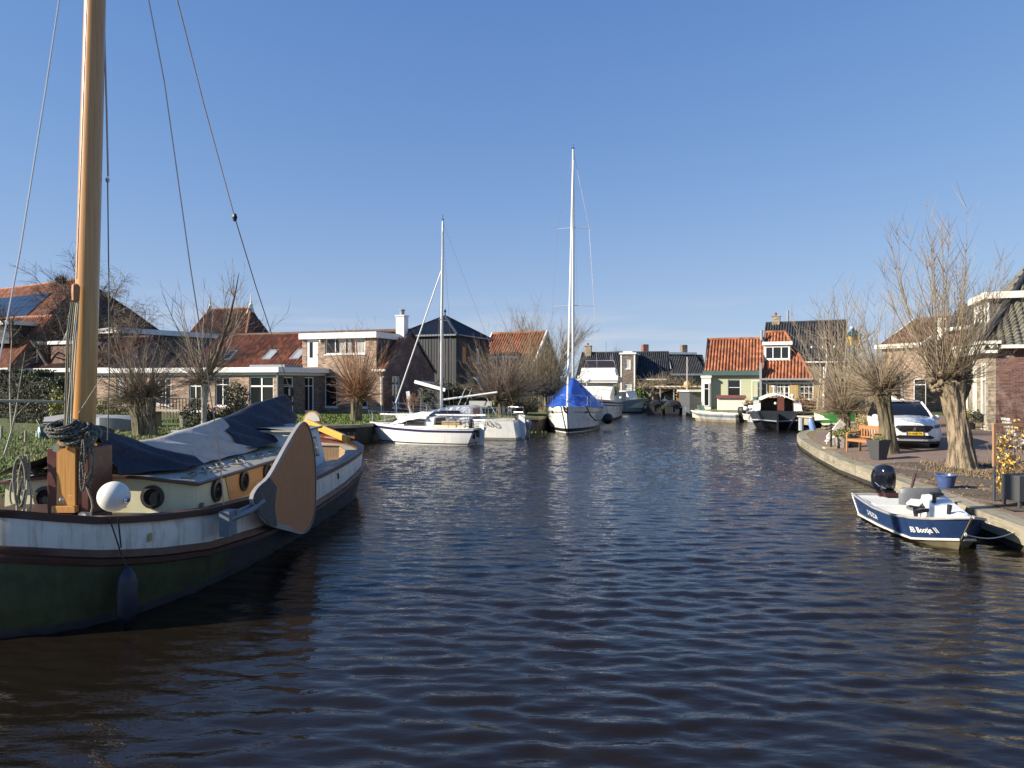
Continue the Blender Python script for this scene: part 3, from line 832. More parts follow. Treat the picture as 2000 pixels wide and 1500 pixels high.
def build_red_house():
    h, L, front, right = gable_house("red_roof_house", "cottage with bright orange tiled roof and white gable edge beyond the black house", "x", 0, 0, 0, 0, 0, 0, None, None) if False else gable_house(
        "red_roof_house", "cottage with bright orange tiled roof and white gable edge beyond the black house", 930, 61.4, 1036, 59.0, 6.2, 3.0, 6.25, B_GREY, T_ORANGE,
        [(1.6, .8, 1.2, 1.2, 2, (.7,))], verge=WHITE, gablem=B_BEIGE)
    d = W((1.75, -.12, 3.15), (1,0,0))
    m = MB(); m.box(1.7, 3.35, -.1, 1.2, 2.95, 3.95); m.build("dormer_wall", T_ORANGE, h)
    window(h, d, .02, 0, 1.5, .72, 2, (), recess=-.06, sill=.03)
    m = MB(); m.box(1.45, 3.55, -.3, 1.5, 3.97, 4.17); m.build("dormer_fascia", WHITE, h)
build_red_house()

def build_farmhouse():
    o, rz, L = facade_frame(318, 74, 470, 71)
    h = thing("farmhouse", "tall old farmhouse with dark brown roof and white ridge finials", "house", o, rz)
    D, He, Hr = 9.0, 3.4, 9.7
    front = W((0,0,0),(1,0,0)); m = MB()
    for w_, l_ in ((front, L), (W((L,0,0),(0,1,0)), D), (W((L,D,0),(-1,0,0)), L), (W((0,D,0),(0,-1,0)), D)): wallface(m, w_, l_, He)
    m.build("wall", B_GREY, h)
    Hh = Hr-He; x0, x1 = 2.1, L-2.3
    sv = Vector((0, D/2, Hh)).normalized(); ln = math.hypot(D/2, Hh)
    r = MB(); slope(r, (0,0,He), (1,0,0), sv, [(0,0),(L,0),(x1,ln),(x0,ln)])
    sb = Vector((0,-D/2,Hh)).normalized(); slope(r, (L,D,He), (-1,0,0), sb, [(0,0),(L,0),(L-x0,ln),(L-x1,ln)])
    s2 = Vector((-(L-x1),0,Hh)).normalized(); slope(r, (L,0,He), (0,1,0), s2, [(0,0),(D,0),(D/2,math.hypot(L-x1,Hh))])
    r.build("roof", T_OLD, h, smooth=60)
    r = MB(); s3 = Vector((x0,0,Hh)).normalized(); slope(r, (0,D,He), (0,-1,0), s3, [(0,0),(D,0),(D/2,math.hypot(x0,Hh))])
    r.build("roof_hip", T_RED, h, smooth=60)
    c = MB(); c.tube([(0,0,He+.1),(x0,D/2,Hr+.1)], .16, 6); c.tube([(x0,D/2,Hr+.08),(x1,D/2,Hr+.08)], .13, 6); c.tube([(L,0,He+.1),(x1,D/2,Hr+.1)], .13, 6); c.build("ridge_tiles", T_RED, h)
    for x, hh in ((x0, 1.5), (x1, 1.6)):
        f = MB(); f.lathe([(.3,-.5),(.28,0),(.12,.15),(.2,.35),(.08,.5),(.1,.7),(.05,.8),(.025,hh)], (x, D/2, Hr+.1), 8)
        for sg in (-1,1): f.bar((x, D/2+sg*.05, Hr+.45), (x, D/2+sg*.6, Hr-.6), .07, .22)
        f.build("finial", WHITE2, h)
    for x in (x0, ):
        f = MB(); f.poly([(x-.06-.5,D/2-.55,Hr-1.0),(x-.06,D/2,Hr+.05),(x-.06-.5,D/2+.55,Hr-1.0)][::-1]); f.bar((x-.6,D/2-.65,Hr-1.05),(x-.6,D/2+.65,Hr-1.05),.12,.16); f.build("owl_board", WHITE2, h)
build_farmhouse()

def build_barn():
    al = R(60); u = Vector((math.cos(al), math.sin(al), 0)); ax = Vector((-math.sin(al), math.cos(al), 0))
    A = Vector((-34.8, 58, 0)); w1, w2, Lb = 6.6, 9.0, 26.0
    o = A - u*w1; z = gz(o.x, o.y)
    h = thing("barn", "big barn with bright red tiled roof, solar panels and dark gable", "barn", (o.x, o.y, z), al)
    Hr = 10.15; e1 = 3.0; e2 = 5.0; T = w1+w2
    g = MB(); w_ = W((0,0,0),(1,0,0)); g.poly([w_.p(0,0), w_.p(T,0), w_.p(T,e2), w_.p(w1,Hr), w_.p(0,e1)], 0, [(0,0),(T,0),(T,e2),(w1,Hr),(0,e1)]); g.build("gable_wall", BOARD_B, h)
    m = MB(); wallface(m, W((0,Lb,0),(0,-1,0)), Lb, e1); wallface(m, W((T,0,0),(0,1,0)), Lb, e2)
    m.poly([(T,Lb,0),(0,Lb,0),(0,Lb,e1),(w1,Lb,Hr),(T,Lb,e2)]); m.build("wall", B_RED, h)
    sv = Vector((w1,0,Hr-e1)).normalized(); ln = math.hypot(w1, Hr-e1)
    r = MB(); slope(r, Vector((0,Lb,e1))-sv*.5, (0,-1,0), sv, [(0,0),(Lb+.2,0),(Lb+.2,ln+.5),(0,ln+.5)], cw=.3, n=4)
    sb = Vector((-w2,0,Hr-e2)).normalized(); l2 = math.hypot(w2, Hr-e2)
    slope(r, Vector((T,-.2,e2))-sb*.5, (0,1,0), sb, [(0,0),(Lb+.2,0),(Lb+.2,l2+.5),(0,l2+.5)], cw=.4, n=3)
    ro = r.build("roof", T_RED, h, smooth=60)
    rd = MB(); rd.tube([(w1,-.2,Hr+.08),(w1,Lb,Hr+.08)], .13, 6); rd.build("ridge_tiles", T_RED, ro)
    nn = Vector((0,-1,0)).cross(sv); PV = NT("solar_cells"); u_ = PV.n("SeparateXYZ"); PV.l(PV.uv, u_.inputs[0])
    PV.set(Base_Color=(.012,.018,.04), Roughness=.08); PVM = PV.m
    fr = pm("solar_panel_frame", (.10,.105,.12), .4, .1)
    for i in range(4):
        for j in range(9):
            c = Vector((0,0,e1))+sv*(1.5+i*1.72)+Vector((0,3.0+j*1.06,0))+nn*.10
            b = MB(); e_ = Vector((0,1,0))
            vs = [c+e_*a+sv*q+nn*t for t in (0,.04) for q in (0,1.68) for a in (0,1.02)]
            b.add(vs, [(0,2,3,1),(4,5,7,6),(0,1,5,4),(2,6,7,3),(0,4,6,2),(1,3,7,5)])
            b.build("solar_panel", PVM, h)
build_barn()

def build_low_houses():
    # dormer house between barn and willow, long flat white band
    o, rz, L = facade_frame(193, 57, 233, 55.5)
    h = thing("dormer_house", "dark brick house with flat white-edged roof and white upper window below the barn", "house", o, rz)
    H = 5.9; D = 9; front = W((0,0,0),(1,0,0)); right = W((L,0,0),(0,1,0))
    ops = [(.25, 3.3, 1.35, 1.6)]
    m = MB(); wallface(m, front, L, H, ops); wallface(m, right, D, H); wallface(m, W((0,D,0),(0,-1,0)), D, H); m.build("wall", B_GREY, h)
    window(h, front, *ops[0], 2, (), fw=.12)
    f = MB(); fascia(f, [(-.2,-.25,H+.25),(L+.25,-.25,H+.25),(L+.25,D,H+.25)], .42, .06); f.build("fascia", WHITE, h)
    f = MB(); f.box(-.2, L+.25, -.2, D, H+.02, H+.2); f.build("roof", ROOFING, h)
    # lower pitched roof in front, old brown tiles
    h2, L2, fr2, r2 = gable_house("bungalow", "low brick bungalow with brown roof and long white gutter behind the hedge", 15, 51, 225, 47, 6.0, 2.9, 5.0, B_GREY, T_OLD,
        [(.8, .9, 1.5, 1.3, 2, ()), (3.3, .9, 1.3, 1.3, 1, ()), (5.6, .3, 1.0, 2.0, 1, (.75,))], verge=None)
    f = MB(); fascia(f, [(-.2,-.42,2.85),(L2+.2,-.42,2.85)], .26, .06); f.build("fascia", WHITE, h2)
    for x0 in (1.6, ):
        d = W((x0, .35, 3.2), (1,0,0)); m = MB(); m.box(x0, x0+1.2, .36, 2.6, 3.1, 4.55); m.build("dormer_wall", B_GREY, h2)
        window(h2, d, .12, .1, .96, 1.15, 2, (.33,.66), recess=-.06, sill=.02)
        m = MB(); m.box(x0-.15, x0+1.35, .2, 2.7, 4.56, 4.78); m.build("dormer_fascia", WHITE, h2)
    m = MB(); m.box(4.1, 6.3, .3, 2.8, 3.0, 4.5); m.build("dormer_cheek", T_OLD, h2)
    m = MB(); m.box(3.95, 6.5, .15, 2.9, 4.52, 4.76); m.build("dormer_roof", WHITE, h2)
    # steep red roof with skylight and white cornice cut by the picture's edge
    h3, L3, fr3, r3 = gable_house("annex_house", "steep red tiled annex with a skylight and white cornice beside the barn", -110, 52, 26, 49, 5.5, 3.2, 6.6, B_GREY, T_RED, [], verge=None)
    f = MB(); f.box(L3-3.2, L3-.9, .3, 2.2, 4.6, 5.9); f.build("dormer_cheek", BOARD_B, h3)
    f = MB(); f.box(L3-3.4, L3-.7, .1, 2.4, 5.92, 6.2); f.build("dormer_fascia", WHITE, h3)
build_low_houses()

# ================================================================== far centre and right bank houses
def build_green_house():
    h, L, front, right = gable_house("clapboard_house", "pale green clapboard house with orange pantile roof and dark green fascia", 1379, 58.4, 1489, 56.9, 5.6, 3.25, 5.85, BOARD_G, T_ORANGE,
        [(1.72, .75, 1.0, 1.75, 1, (.62,)), (4.0, .2, .55, 2.1, 1, (.75,))], verge=flat_mat("dark_verge_board", (.03,.04,.04)), gut=False, ov=.15)
    f = MB(); fascia(f, [(-.15,-.28,3.2),(L,-.28,3.2)], .38, .08); f.box(-.15, L, -.28, .05, 3.18, 3.2); f.build("fascia", GREENP, h)
    f = MB(); f.box(-.32, .42, -.55, -.012, 0, 2.62); f.box(-.38, .48, -.62, -.006, 2.62, 2.8); b = f.build("porch", WHITE2, h)
    wp = W((-.32,-.55,0),(1,0,0)); window(h, wp, .18, .3, .46, 1.9, 1, (.75,), recess=-.05, sill=0)
    f = MB(); f.box(3.55, 3.62, -.03, .02, 0, 2.4); f.box(3.62, 4.6, -.03, .02, 2.33, 2.4); f.build("door_frame", WHITE2, h)
    ch = MB(); ch.tube([(L-.1, 2.6, 5.6), (L-.1, 2.6, 6.6)], .12, 8); ch.build("flue", ZINC, h)
build_green_house()

def build_dormer_house():
    o, rz, L = facade_frame(1489, 56.7, 1583, 55.3)
    h = thing("shuttered_cottage", "cottage with orange hipped roof, white dormer and yellow wooden shutters", "house", o, rz)
    He, D, Hr = 2.45, 7.5, 6.2; front = W((0,0,0),(1,0,0)); right = W((L,0,0),(0,1,0))
    ops = [(1.0,.7,1.0,1.5), (2.75,.7,1.0,1.5)]
    m = MB(); wallface(m, front, L, He, ops); wallface(m, right, D, He); wallface(m, W((0,D,0),(0,-1,0)), D, He); wallface(m, W((L,D,0),(-1,0,0)), L, He); m.build("wall", B_TAN, h)
    for q in ops:
        window(h, front, *q, 3, (.33,.66), fw=.07, bar=.04)
    for x in (.12, 2.05, 3.8):
        s_ = MB(); s_.obox(front.o, front.u, front.n, x, x+.62, .004, .045, .66, 2.25); s_.build("shutter", BOARD_Y, h)
    sv = Vector((0, D/2, Hr-He)).normalized(); ln = math.hypot(D/2, Hr-He); hx = 2.0; k = .35/sv.y
    r = MB(); slope(r, Vector((-.05,0,He))-sv*k, (1,0,0), sv, [(0,0),(L+.3,0),(L-hx,ln+k),(0,ln+k)])
    s2 = Vector((-hx,0,Hr-He)).normalized(); slope(r, Vector((L+.2,-.3,He-.3)), (0,1,0), s2, [(0,0),(D+.4,0),(D/2+.2,math.hypot(hx,Hr-He)+.3)])
    sb = Vector((0,-D/2,Hr-He)).normalized(); slope(r, (L,D,He), (-1,0,0), sb, [(0,0),(L,0),(L,ln),(hx,ln)])
    ro = r.build("roof", T_ORANGE, h, smooth=60)
    rd = MB(); rd.tube([(0,D/2,Hr+.08),(L-hx,D/2,Hr+.08)], .12, 8); rd.tube([(L-hx,D/2,Hr+.08),(L+.25,-.3,He-.2)], .12, 8); rd.build("ridge_tiles", T_ORANGE, ro)
    # dormer
    x0, x1, y0 = .02, 2.05, 1.35
    d = W((x0, y0, 3.75), (1,0,0)); m = MB(); m.box(x0, x1, y0+.01, y0+2.6, 3.4, 5.05); m.build("dormer_wall", WHITE, h)
    window(h, d, .06, .12, x1-x0-.12, 1.12, 3, (), recess=-.06, fw=.12, sill=.04)
    m = MB(); m.box(x0-.12, x1+.14, y0-.25, y0+2.8, 5.06, 5.32); m.build("dormer_fascia", WHITE, h)
    g = MB(); g.tube([(-.1,-.48,He-.18),(L+.2,-.48,He-.18)], .085, 8); g.tube([(.35,-.48,He-.25),(.35,-.1,He-.5),(.35,-.1,0)], .05, 8); g.build("gutter", ZINC, h)
    f = MB(); f.box(-.2,-.02,-.4,.1,0,3.6); f.build("party_wall_trim", ZINC, h)
    f = MB(); f.box(.05, L, -.12, -.012, He-.55, He-.38); f.build("lintel_board", WHITE2, h)
build_dormer_house()

def build_right_back():
    h, L, fr, rt = gable_house("slate_house", "taller house with wide dark grey roof and a yellow brick chimney behind the shuttered cottage", 1489, 69.5, 1650, 66.4, 8.4, 4.2, 8.0, B_GREY, T_DARK,
        chim=[(.9, 4.3, .75, .7, B_TAN)])
    fl = MB(); fl.tube([(2.0,4.4,7.9),(2.0,4.4,9.3)], .12, 8); fl.build("flue", ZINC, h)
    for k in range(3):
        v = MB(); v.ball((4.4+k*1.0, 1.3, 5.35), .14); v.build("roof_vent", WHITE2, h)
build_right_back()

def build_corner_house():
    # grey hip-roofed house at the street, white dormer and tall cream windows on the street front
    a = P(1930, 745, 33.0); rz = R(-22)
    D = 6.8; Lf = 9.0
    z = .58
    h = thing("corner_house", "dark brick corner house with grey tiled hip roof and white dormer", "house", (a.x, a.y, z), rz)
    He, Hr = 4.05, 8.2
    front = W((0,0,0),(1,0,0)); left = W((0,D,0),(0,-1,0))
    m = MB(); wallface(m, W((.3,0,0),(1,0,0)), Lf-.3, He); wallface(m, W((Lf,0,0),(0,1,0)), D, He); wallface(m, W((Lf,D,0),(-1,0,0)), Lf, He); m.build("wall", B_PURPLE, h)
    m = MB(); lo = [(2.0, .75, .95, 2.6), (3.55, .75, .95, 2.6), (5.3, .1, 1.05, 3.1)]
    wallface(m, left, D, He, lo); wallface(m, front, .3, He); m.build("street_front", B_TAN, h)
    for k, q in enumerate(lo): window(h, left, *q, 2 if k == 1 else 1, (.75,), mat=WHITE2, fw=.13, recess=.03, sill=.08)
    f = MB(); f.box(-.36, .3, -.32, D+.3, He-.42, He); f.box(-.46, .42, -.42, D+.3, He, He+.14); f.build("cornice", WHITE2, h)
    # roof: street slope steep, side slope with big grey tiles
    r = MB(); Hh = Hr-He-.14; run = 2.7; hz = He+.14
    sv = Vector((0, D/2, Hh)).normalized(); ln = math.hypot(D/2, Hh)
    k = .35/sv.y
    slope(r, Vector((-.25,0,hz))-sv*k, (1,0,0), sv, [(0,0),(Lf+.5,0),(Lf+.5,ln+k),(run,ln+k)], cw=.33, amp=.085, rh=.40, step=.045)
    s2 = Vector((run,0,Hh)).normalized(); slope(r, Vector((-.25,D,hz)), (0,-1,0), s2, [(0,0),(D,0),(D/2,math.hypot(run,Hh))], cw=.33, amp=.085, rh=.40, step=.045)
    sb = Vector((0,-D/2,Hh)).normalized(); slope(r, (Lf,D,hz), (-1,0,0), sb, [(0,0),(Lf,0),(Lf-run,ln),(0,ln)], cw=.3)
    ro = r.build("roof", T_GREY, h, smooth=50)
    rd = MB(); rd.tube([(-.25,-.25,hz+.02),(run-.1,D/2,Hr+.1)], .12, 8); rd.tube([(run-.1,D/2,Hr+.1),(Lf,D/2,Hr+.1)], .12, 8); rd.build("ridge_tiles", T_DARK, ro)
    gt = MB(); gt.box(.42, Lf+.3, -.5, -.34, hz-.36, hz-.2); gt.tube([(3.35,-.42,hz-.3),(3.05,-.06,hz-.8),(3.05,-.06,0)], .055, 8); gt.build("gutter", WHITE2, h)
    # dormer to the street
    dm = MB(); dm.box(.42, 2.9, 1.6, 4.6, hz+.02, hz+2.1); do = dm.build("dormer_wall", BOARD_GREY, h)
    dw = W((.42, 4.6, hz+.02), (0,-1,0)); window(h, dw, .05, .1, 2.9, 1.95, 4, (.78,), mat=WHITE2, recess=-.08, fw=.14, sill=.05)
    df = MB(); df.box(.1, 3.1, 1.3, 4.9, hz+2.1, hz+2.42); df.build("dormer_fascia", WHITE2, h)
    an = MB(); an.box(1.9,2.2,-.03,-.002,2.5,2.53); an.box(2.17,2.2,-.03,-.003,1.95,2.5); an.box(1.9,2.17,-.03,-.002,1.95,1.98); an.box(1.9,1.93,-.03,-.003,2.3,2.5); an.build("wall_anchor", WHITE2, h)
build_corner_house()

def build_street_row():
    # houses further along the street, seen through the willow shoots
    o, rz, L = facade_frame(1848, 47, 1900, 44.5)
    h = thing("red_brick_house", "bright red brick house with dark mansard roof behind the willow shoots", "house", o, rz)
    H = 5.6; fr = W((0,0,0),(1,0,0)); D = 8; L = 5.0
    m = MB(); wallface(m, fr, L, H); lf = W((0,D,0),(0,-1,0)); lops = [(1,1,1,2),(3.2,1,1,2),(5.4,1,1,2)]; wallface(m, lf, D, H, lops); wallface(m, W((L,0,0),(0,1,0)), D, H); m.build("wall", B_RED, h)
    for q in lops: window(h, lf, *q, 1, (.7,), mat=WHITE2)
    f = MB(); fascia(f, [(-.25,D,H+.15),(-.25,-.25,H+.15),(L,-.25,H+.15)], .25, .06); f.build("cornice", WHITE2, h)
    r = MB(); sv = Vector((0,.9,1.5)).normalized(); slope(r, (-.2,-.2,H+.15), (1,0,0), sv, [(0,0),(L,0),(L,1.75),(.9,1.75)]); s2 = Vector((.9,0,1.5)).normalized(); slope(r, (-.2,D,H+.15), (0,-1,0), s2, [(0,0),(D,0),(D-.9,1.75),(0,1.75)])
    r.build("roof", T_DARK, h, smooth=60)
    b = MB(); b.box(-.75,-.28,-.1,.0,H-.6,H+.9); b.build("verge_board", WHITE2, h)
    h2, L2, fr2, rt2 = gable_house("brown_brick_house", "brown brick house with cream eaves band further down the street", 1722, 54, 1800, 51, 7.5, 4.9, 6.9, B_BEIGE, T_OLD,
        [(.8, .8, 1.1, 1.9, 1, (.7,)), (2.6,.1,1.0,2.3,1,(.8,))], verge=WHITE2)
    f = MB(); fascia(f, [(-.2,-.36,4.95),(L2+.2,-.36,4.95)], .32, .08); f.build("fascia", WHITE2, h2)
    o, rz, L = facade_frame(1800, 56, 1850, 53)
    h = thing("flat_roof_house", "tan house with flat cornice between the two brick houses of the street", "house", o, rz)
    fr = W((0,0,0),(1,0,0)); m = MB(); wallface(m, fr, L, 6.6, [(.5,4.0,.8,1.5)]); lf = W((0,7,0),(0,-1,0)); wallface(m, lf, 7, 6.6); m.build("wall", B_TAN, h); window(h, fr, .5,4.0,.8,1.5,1,(.7,), mat=WHITE2)
    f = MB(); fascia(f, [(-.2,7,6.9),(-.2,-.2,6.9),(L+.2,-.2,6.9)], .35, .06); f.build("cornice", WHITE2, h)
    f = MB(); f.box(-.2, L+.2, -.2, 7, 6.7, 6.88); f.build("roof", ROOFING, h)
build_street_row()

def build_far_centre():
    # dark street front with the narrow brick gable tower
    h, L, fr, rt = gable_house("dark_cottage", "dark-roofed cottage row facing away from the sun with brick chimneys", 1126, 88, 1300, 85.0, 8.0, 2.6, 5.7, B_GREY, T_DARK,
        [(3.9, .5, 1.1, 1.9, 1, (.65,))], chim=[(.8, 3.8, .8, .9, B_TAN)])
    x0, x1 = 5.6, 7.3
    t = W((x0,-1.2,0),(1,0,0)); ops = [(.55,3.6,.62,1.15),(.45,.3,.85,1.5)]
    m = MB(); wallface(m, t, x1-x0, 5.35, ops); wallface(m, W((x1,-1.2,0),(0,1,0)), 4.5, 5.35); m.build("tower_wall", B_GREY, h)
    m = MB(); wallface(m, W((x0,3.3,0),(0,-1,0)), 4.5, 5.35); m.build("tower_side", B_BEIGE, h)
    for q in ops: window(h, t, *q, 1, (.6,) if q[1] < 1 else (), fw=.1)
    m = MB(); m.box(x0-.15, x1+.15, -1.36, 3.4, 5.35, 5.55); m.box(x0+.3, x1-.3, -1.35, 3.4, 5.55, 5.7); m.build("cornice", WHITE, h)
    p = MB(); p.box(x0-.02, x0+.14, -1.24, -1.21, 0, 5.35); p.box(x1-.14, x1+.02, -1.24, -1.21, 0, 5.35); p.build("corner_pilaster", WHITE, h)
    o, rz, L2 = facade_frame(1268, 97, 1382, 99)
    h = thing("mansard_house", "house with steep dark mansard roof, white cornice and bright skylight", "house", o, rz)
    H = 3.0; D = 9
    m = MB(); wallface(m, W((0,0,0),(1,0,0)), L2, H); wallface(m, W((L2,0,0),(0,1,0)), D, H); wallface(m, W((0,D,0),(0,-1,0)), D, H); m.build("wall", B_GREY, h)
    sv = Vector((0,1.4,2.9)).normalized(); r = MB(); slope(r, (0,0,H), (1,0,0), sv, [(0,0),(L2,0),(L2,3.2),(0,3.2)])
    slope(r, (L2,0,H), (0,1,0), Vector((-1.4,0,2.9)), [(0,0),(D,0),(D-1,3.2),(1,3.2)]); slope(r, (0,D,H), (0,-1,0), Vector((1.4,0,2.9)), [(0,0),(D,0),(D-1,3.2),(1,3.2)]); r.build("roof", T_DARK, h, smooth=60)
    f = MB(); f.box(1.2, L2-1, 1.2, D-1, H+2.9, H+3.2); f.build("cornice", WHITE, h)
    f = MB(); f.box(-.1, L2+.1, -.35, -.01, H-.05, H+.2); f.build("gutter", WHITE, h)
    nn = Vector((1,0,0)).cross(sv); c = Vector((2.3,0,H))+sv*.9+nn*.08; e = Vector((1,0,0)); s_ = MB()
    vs = [c+e*a+sv*b+nn*t_ for t_ in (0,.06) for b in (0,1.5) for a in (0,1.1)]
    s_.add(vs, [(0,2,3,1),(4,5,7,6),(0,1,5,4),(2,6,7,3),(0,4,6,2),(1,3,7,5)]); so = s_.build("skylight", WHITE, h)
    for (x, cm) in ((1.4, B_RED), (L2-1.3, B_GREY)):
        ck = MB(); ck.box(x-.4, x+.4, 4.2, 5.0, H+3, H+4.4); ck.build("chimney", cm, h)
    # grey shed next to the clapboard house
    a = P(1347, 745, 60); sh = thing("shed", "low grey clapboard shed beside the pergola", "shed", (a.x, a.y, gz(a.x, a.y)-.03), R(4))
    m = MB(); m.box(0, 2.2, 0, 3.0, 0, 2.05); m.build("wall", BOARD_GREY, sh)
    m = MB(); m.box(-.15, 2.3, -.2, 3.1, 2.052, 2.2); m.build("roof", WHITE2, sh)
build_far_centre()

# ================================================================== the barge in front: origin at its bow, +y to its stern
BG = (-5.95, 7.85); BGR = -math.atan2(.35, 11.75)
def interp(tab, s):
    if s <= tab[0][0]: return tab[0][1]
    for (a, x), (b, y) in zip(tab, tab[1:]):
        if s <= b:
            t = (s-a)/(b-a); return x+(y-x)*t
    return tab[-1][1]
def smooth_tab(tab, n=80):
    xs = np.linspace(tab[0][0], tab[-1][0], n)
    return xs
HB = [(0,0),(.03,.2),(.1,.42),(.25,.76),(.5,1.07),(.8,1.28),(1.2,1.45),(2,1.7),(3.2,1.88),(5,1.97),(7,2.0),(8.8,1.98),(9.8,1.93),(10.4,1.8),(10.9,1.5),(11.3,1.08),(11.55,.65),(11.66,.3),(11.7,0)]
ZR = [(0,1.50),(.4,1.33),(1.1,1.23),(2,1.15),(4,1.09),(6,1.09),(8,1.13),(9.6,1.2),(10.5,1.28),(11.7,1.42)]
ZS = [(0,1.07),(.4,.92),(1.1,.78),(2,.66),(4,.57),(6,.57),(8,.64),(9.6,.76),(10.5,.86),(11.7,1.0)]
def build_barge():
    b = thing("sailing_barge", "old green and white sailing barge with varnished mast, tarpaulin-covered boom and brown leeboard", "sailing barge", (BG[0], BG[1], 0), BGR)
    st = [0,.03,.1,.25,.5,.8,1.2,1.6,2,2.6,3.2,4,5,6,7,8,8.8,9.4,9.8,10.1,10.4,10.65,10.9,11.1,11.3,11.45,11.55,11.66,11.7]
    def ring(fs, fz):      # closed outline round the hull at a given level: right side bow to stern, left side back
        rr = [(fs(s), s, fz(s)) for s in st]; ll = [(-fs(s), s, fz(s)) for s in st[-2:0:-1]]
        return rr+ll
    hb = lambda s: interp(HB, s); zr = lambda s: interp(ZR, s); zs = lambda s: interp(ZS, s)
    def inset_s(s, k): return s + (k*(1-s/1.2) if s < 1.2 else (-k*(s-10.4)/1.3 if s > 10.4 else 0))
    def level(off, fz, k=0.0): return [(math.copysign(max(0, abs(x)+off), x) if x else 0, inset_s(y, k), fz(y)) for x, y, z in ring(hb, zr)]
    paint_g = pm("old_green_hull_paint", (.05,.064,.022), .6, .4, 1.6, dirt=(.022,.022,.014), dirt_amt=.9, streak=(.085,.095,.035), streak_amt=.6)
    paint_k = pm("grey_hull_primer", (.045,.043,.045), .6, .25, 2.0, dirt=(.02,.02,.018), dirt_amt=.6)
    paint_o = pm("rust_red_patch", (.20,.085,.04), .7, .25, 2.0)
    paint_w = pm("chalky_white_bulwark", (.72,.66,.57), .45, .07, 1.6, dirt=(.38,.36,.30), dirt_amt=.35, streak=(.20,.13,.06), streak_amt=.75)
    paint_b = pm("brown_oil_paint", (.075,.034,.024), .4, .25, 2.5, dirt=(.05,.035,.03), dirt_amt=.5)
    def shell(l0, l1, mat_i=None):
        m = MB(); m.grid([l0, l1], closed=True); return m
    # hull skin below the rubbing strake
    L3 = level(.0, lambda s: zs(s)-.16)
    L4 = level(-.06, lambda s: .30+.10*(zs(s)-.57)*3); L5 = level(-.13, lambda s: .11, .06); L6 = level(-.16, lambda s: .0, .1); L7 = level(-.5, lambda s: -.5, .3)
    n = len(L3)
    m = MB(); m.grid([L7, L6, L5, L4, L3], closed=True)
    # paint plan: green near the bow, bare primer aft, black boot-topping along the water
    cnt = 0; q = len(m.f)//4
    for i in range(4):
        for k in range(q):
            s0 = L3[k][1]
            m.m[i*q+k] = 1 if (i < 2 or s0 > 2.0) else 0
    for k in range(q):
        if L3[k][0] > 0 and 8.8 < L3[k][1] < 10.5: m.m[2*q+k] = 2
    m.build("hull", [paint_g, paint_k, paint_o], b, smooth=40)
    m = MB(); c = [level(.0, lambda s: zs(s)-.17), level(.05, lambda s: zs(s)-.15), level(.06, lambda s: zs(s)-.085), level(.03, lambda s: zs(s)-.075), level(.06, lambda s: zs(s)-.06), level(.05, lambda s: zs(s)+.02), level(0, lambda s: zs(s)+.03)]
    m.grid(c, closed=True); m.build("rubbing_strake", paint_b, b, smooth=35)
    m = MB(); m.grid([level(.005, lambda s: zs(s)+.02), level(.02, lambda s: (zs(s)+zr(s))/2), level(-.02, lambda s: zr(s)-.07)], closed=True); m.build("bulwark", paint_w, b, smooth=40)
    m = MB(); m.grid([level(-.02, lambda s: zr(s)-.09), level(.05, lambda s: zr(s)-.085), level(.055, lambda s: zr(s)), level(-.10, lambda s: zr(s)+.012), level(-.11, lambda s: zr(s)-.075), level(-.12, lambda s: zr(s)-.2)], closed=True)
    m.build("rail", paint_b, b, smooth=35)
    # deck, open at the cockpit aft
    dk = MB(); rows = []
    for s in st:
        x = max(0, hb(s)-.1); z = zr(s)-.13
        rows.append([(-x,inset_s(s,.08),z),(-x*.5,inset_s(s,.08),z+.02),(0,inset_s(s,.08),z+.03),(x*.5,inset_s(s,.08),z+.02),(x,inset_s(s,.08),z)])
    i0 = st.index(8.8); i1 = st.index(10.9)
    dk.grid(rows[:i0+1], flip=True); dk.grid(rows[i1:], flip=True)
    side = MB()
    dk.grid([[(hb(s)-.42,s,zr(s)-.12),(hb(s)-.1,s,zr(s)-.13)] for s in st[i0:i1+1]], flip=True); dk.grid([[(-hb(s)+.1,s,zr(s)-.13),(-hb(s)+.42,s,zr(s)-.12)] for s in st[i0:i1+1]], flip=True)
    dk.build("deck", pm("teal_grey_deck_paint", (.37,.345,.27), .6, .15, 2, dirt=(.2,.21,.17), dirt_amt=.5), b, smooth=40)
    teak = wood_mat("weathered_teak", (.34,.24,.14), (.22,.15,.085), .7, (3, 3, 16), planks=.085)
    m = MB(); m.grid([[(hb(s)-.42,s,zr(s)-.13) for s in st[i0:i1+1]], [(hb(s)-.44,s,.5) for s in st[i0:i1+1]]]); m.grid([[(-hb(s)+.42,s,zr(s)-.13) for s in st[i0:i1+1]], [(-hb(s)+.44,s,.5) for s in st[i0:i1+1]]], flip=True)
    e = 10.9; m.poly([(-hb(e)+.42,e,.5),(hb(e)-.42,e,.5),(hb(e)-.42,e,zr(e)-.1),(-hb(e)+.42,e,zr(e)-.1)]); m.poly([(-1.6,8.8,.52),(1.6,8.8,.52),(1.5,10.9,.52),(-1.5,10.9,.52)])
    m.build("cockpit_lining", teak, b)
    m = MB()
    for sg in (-1, 1): m.grid([[(sg*(hb(s)-.44),s,.9),(sg*(hb(s)-.85),s,.9)] for s in st[i0:i1+1]], flip=sg < 0)
    m.build("bench", wood_mat("bench_boards", (.30,.20,.12), (.18,.11,.06), .6, (14,2,2), planks=.09), b)
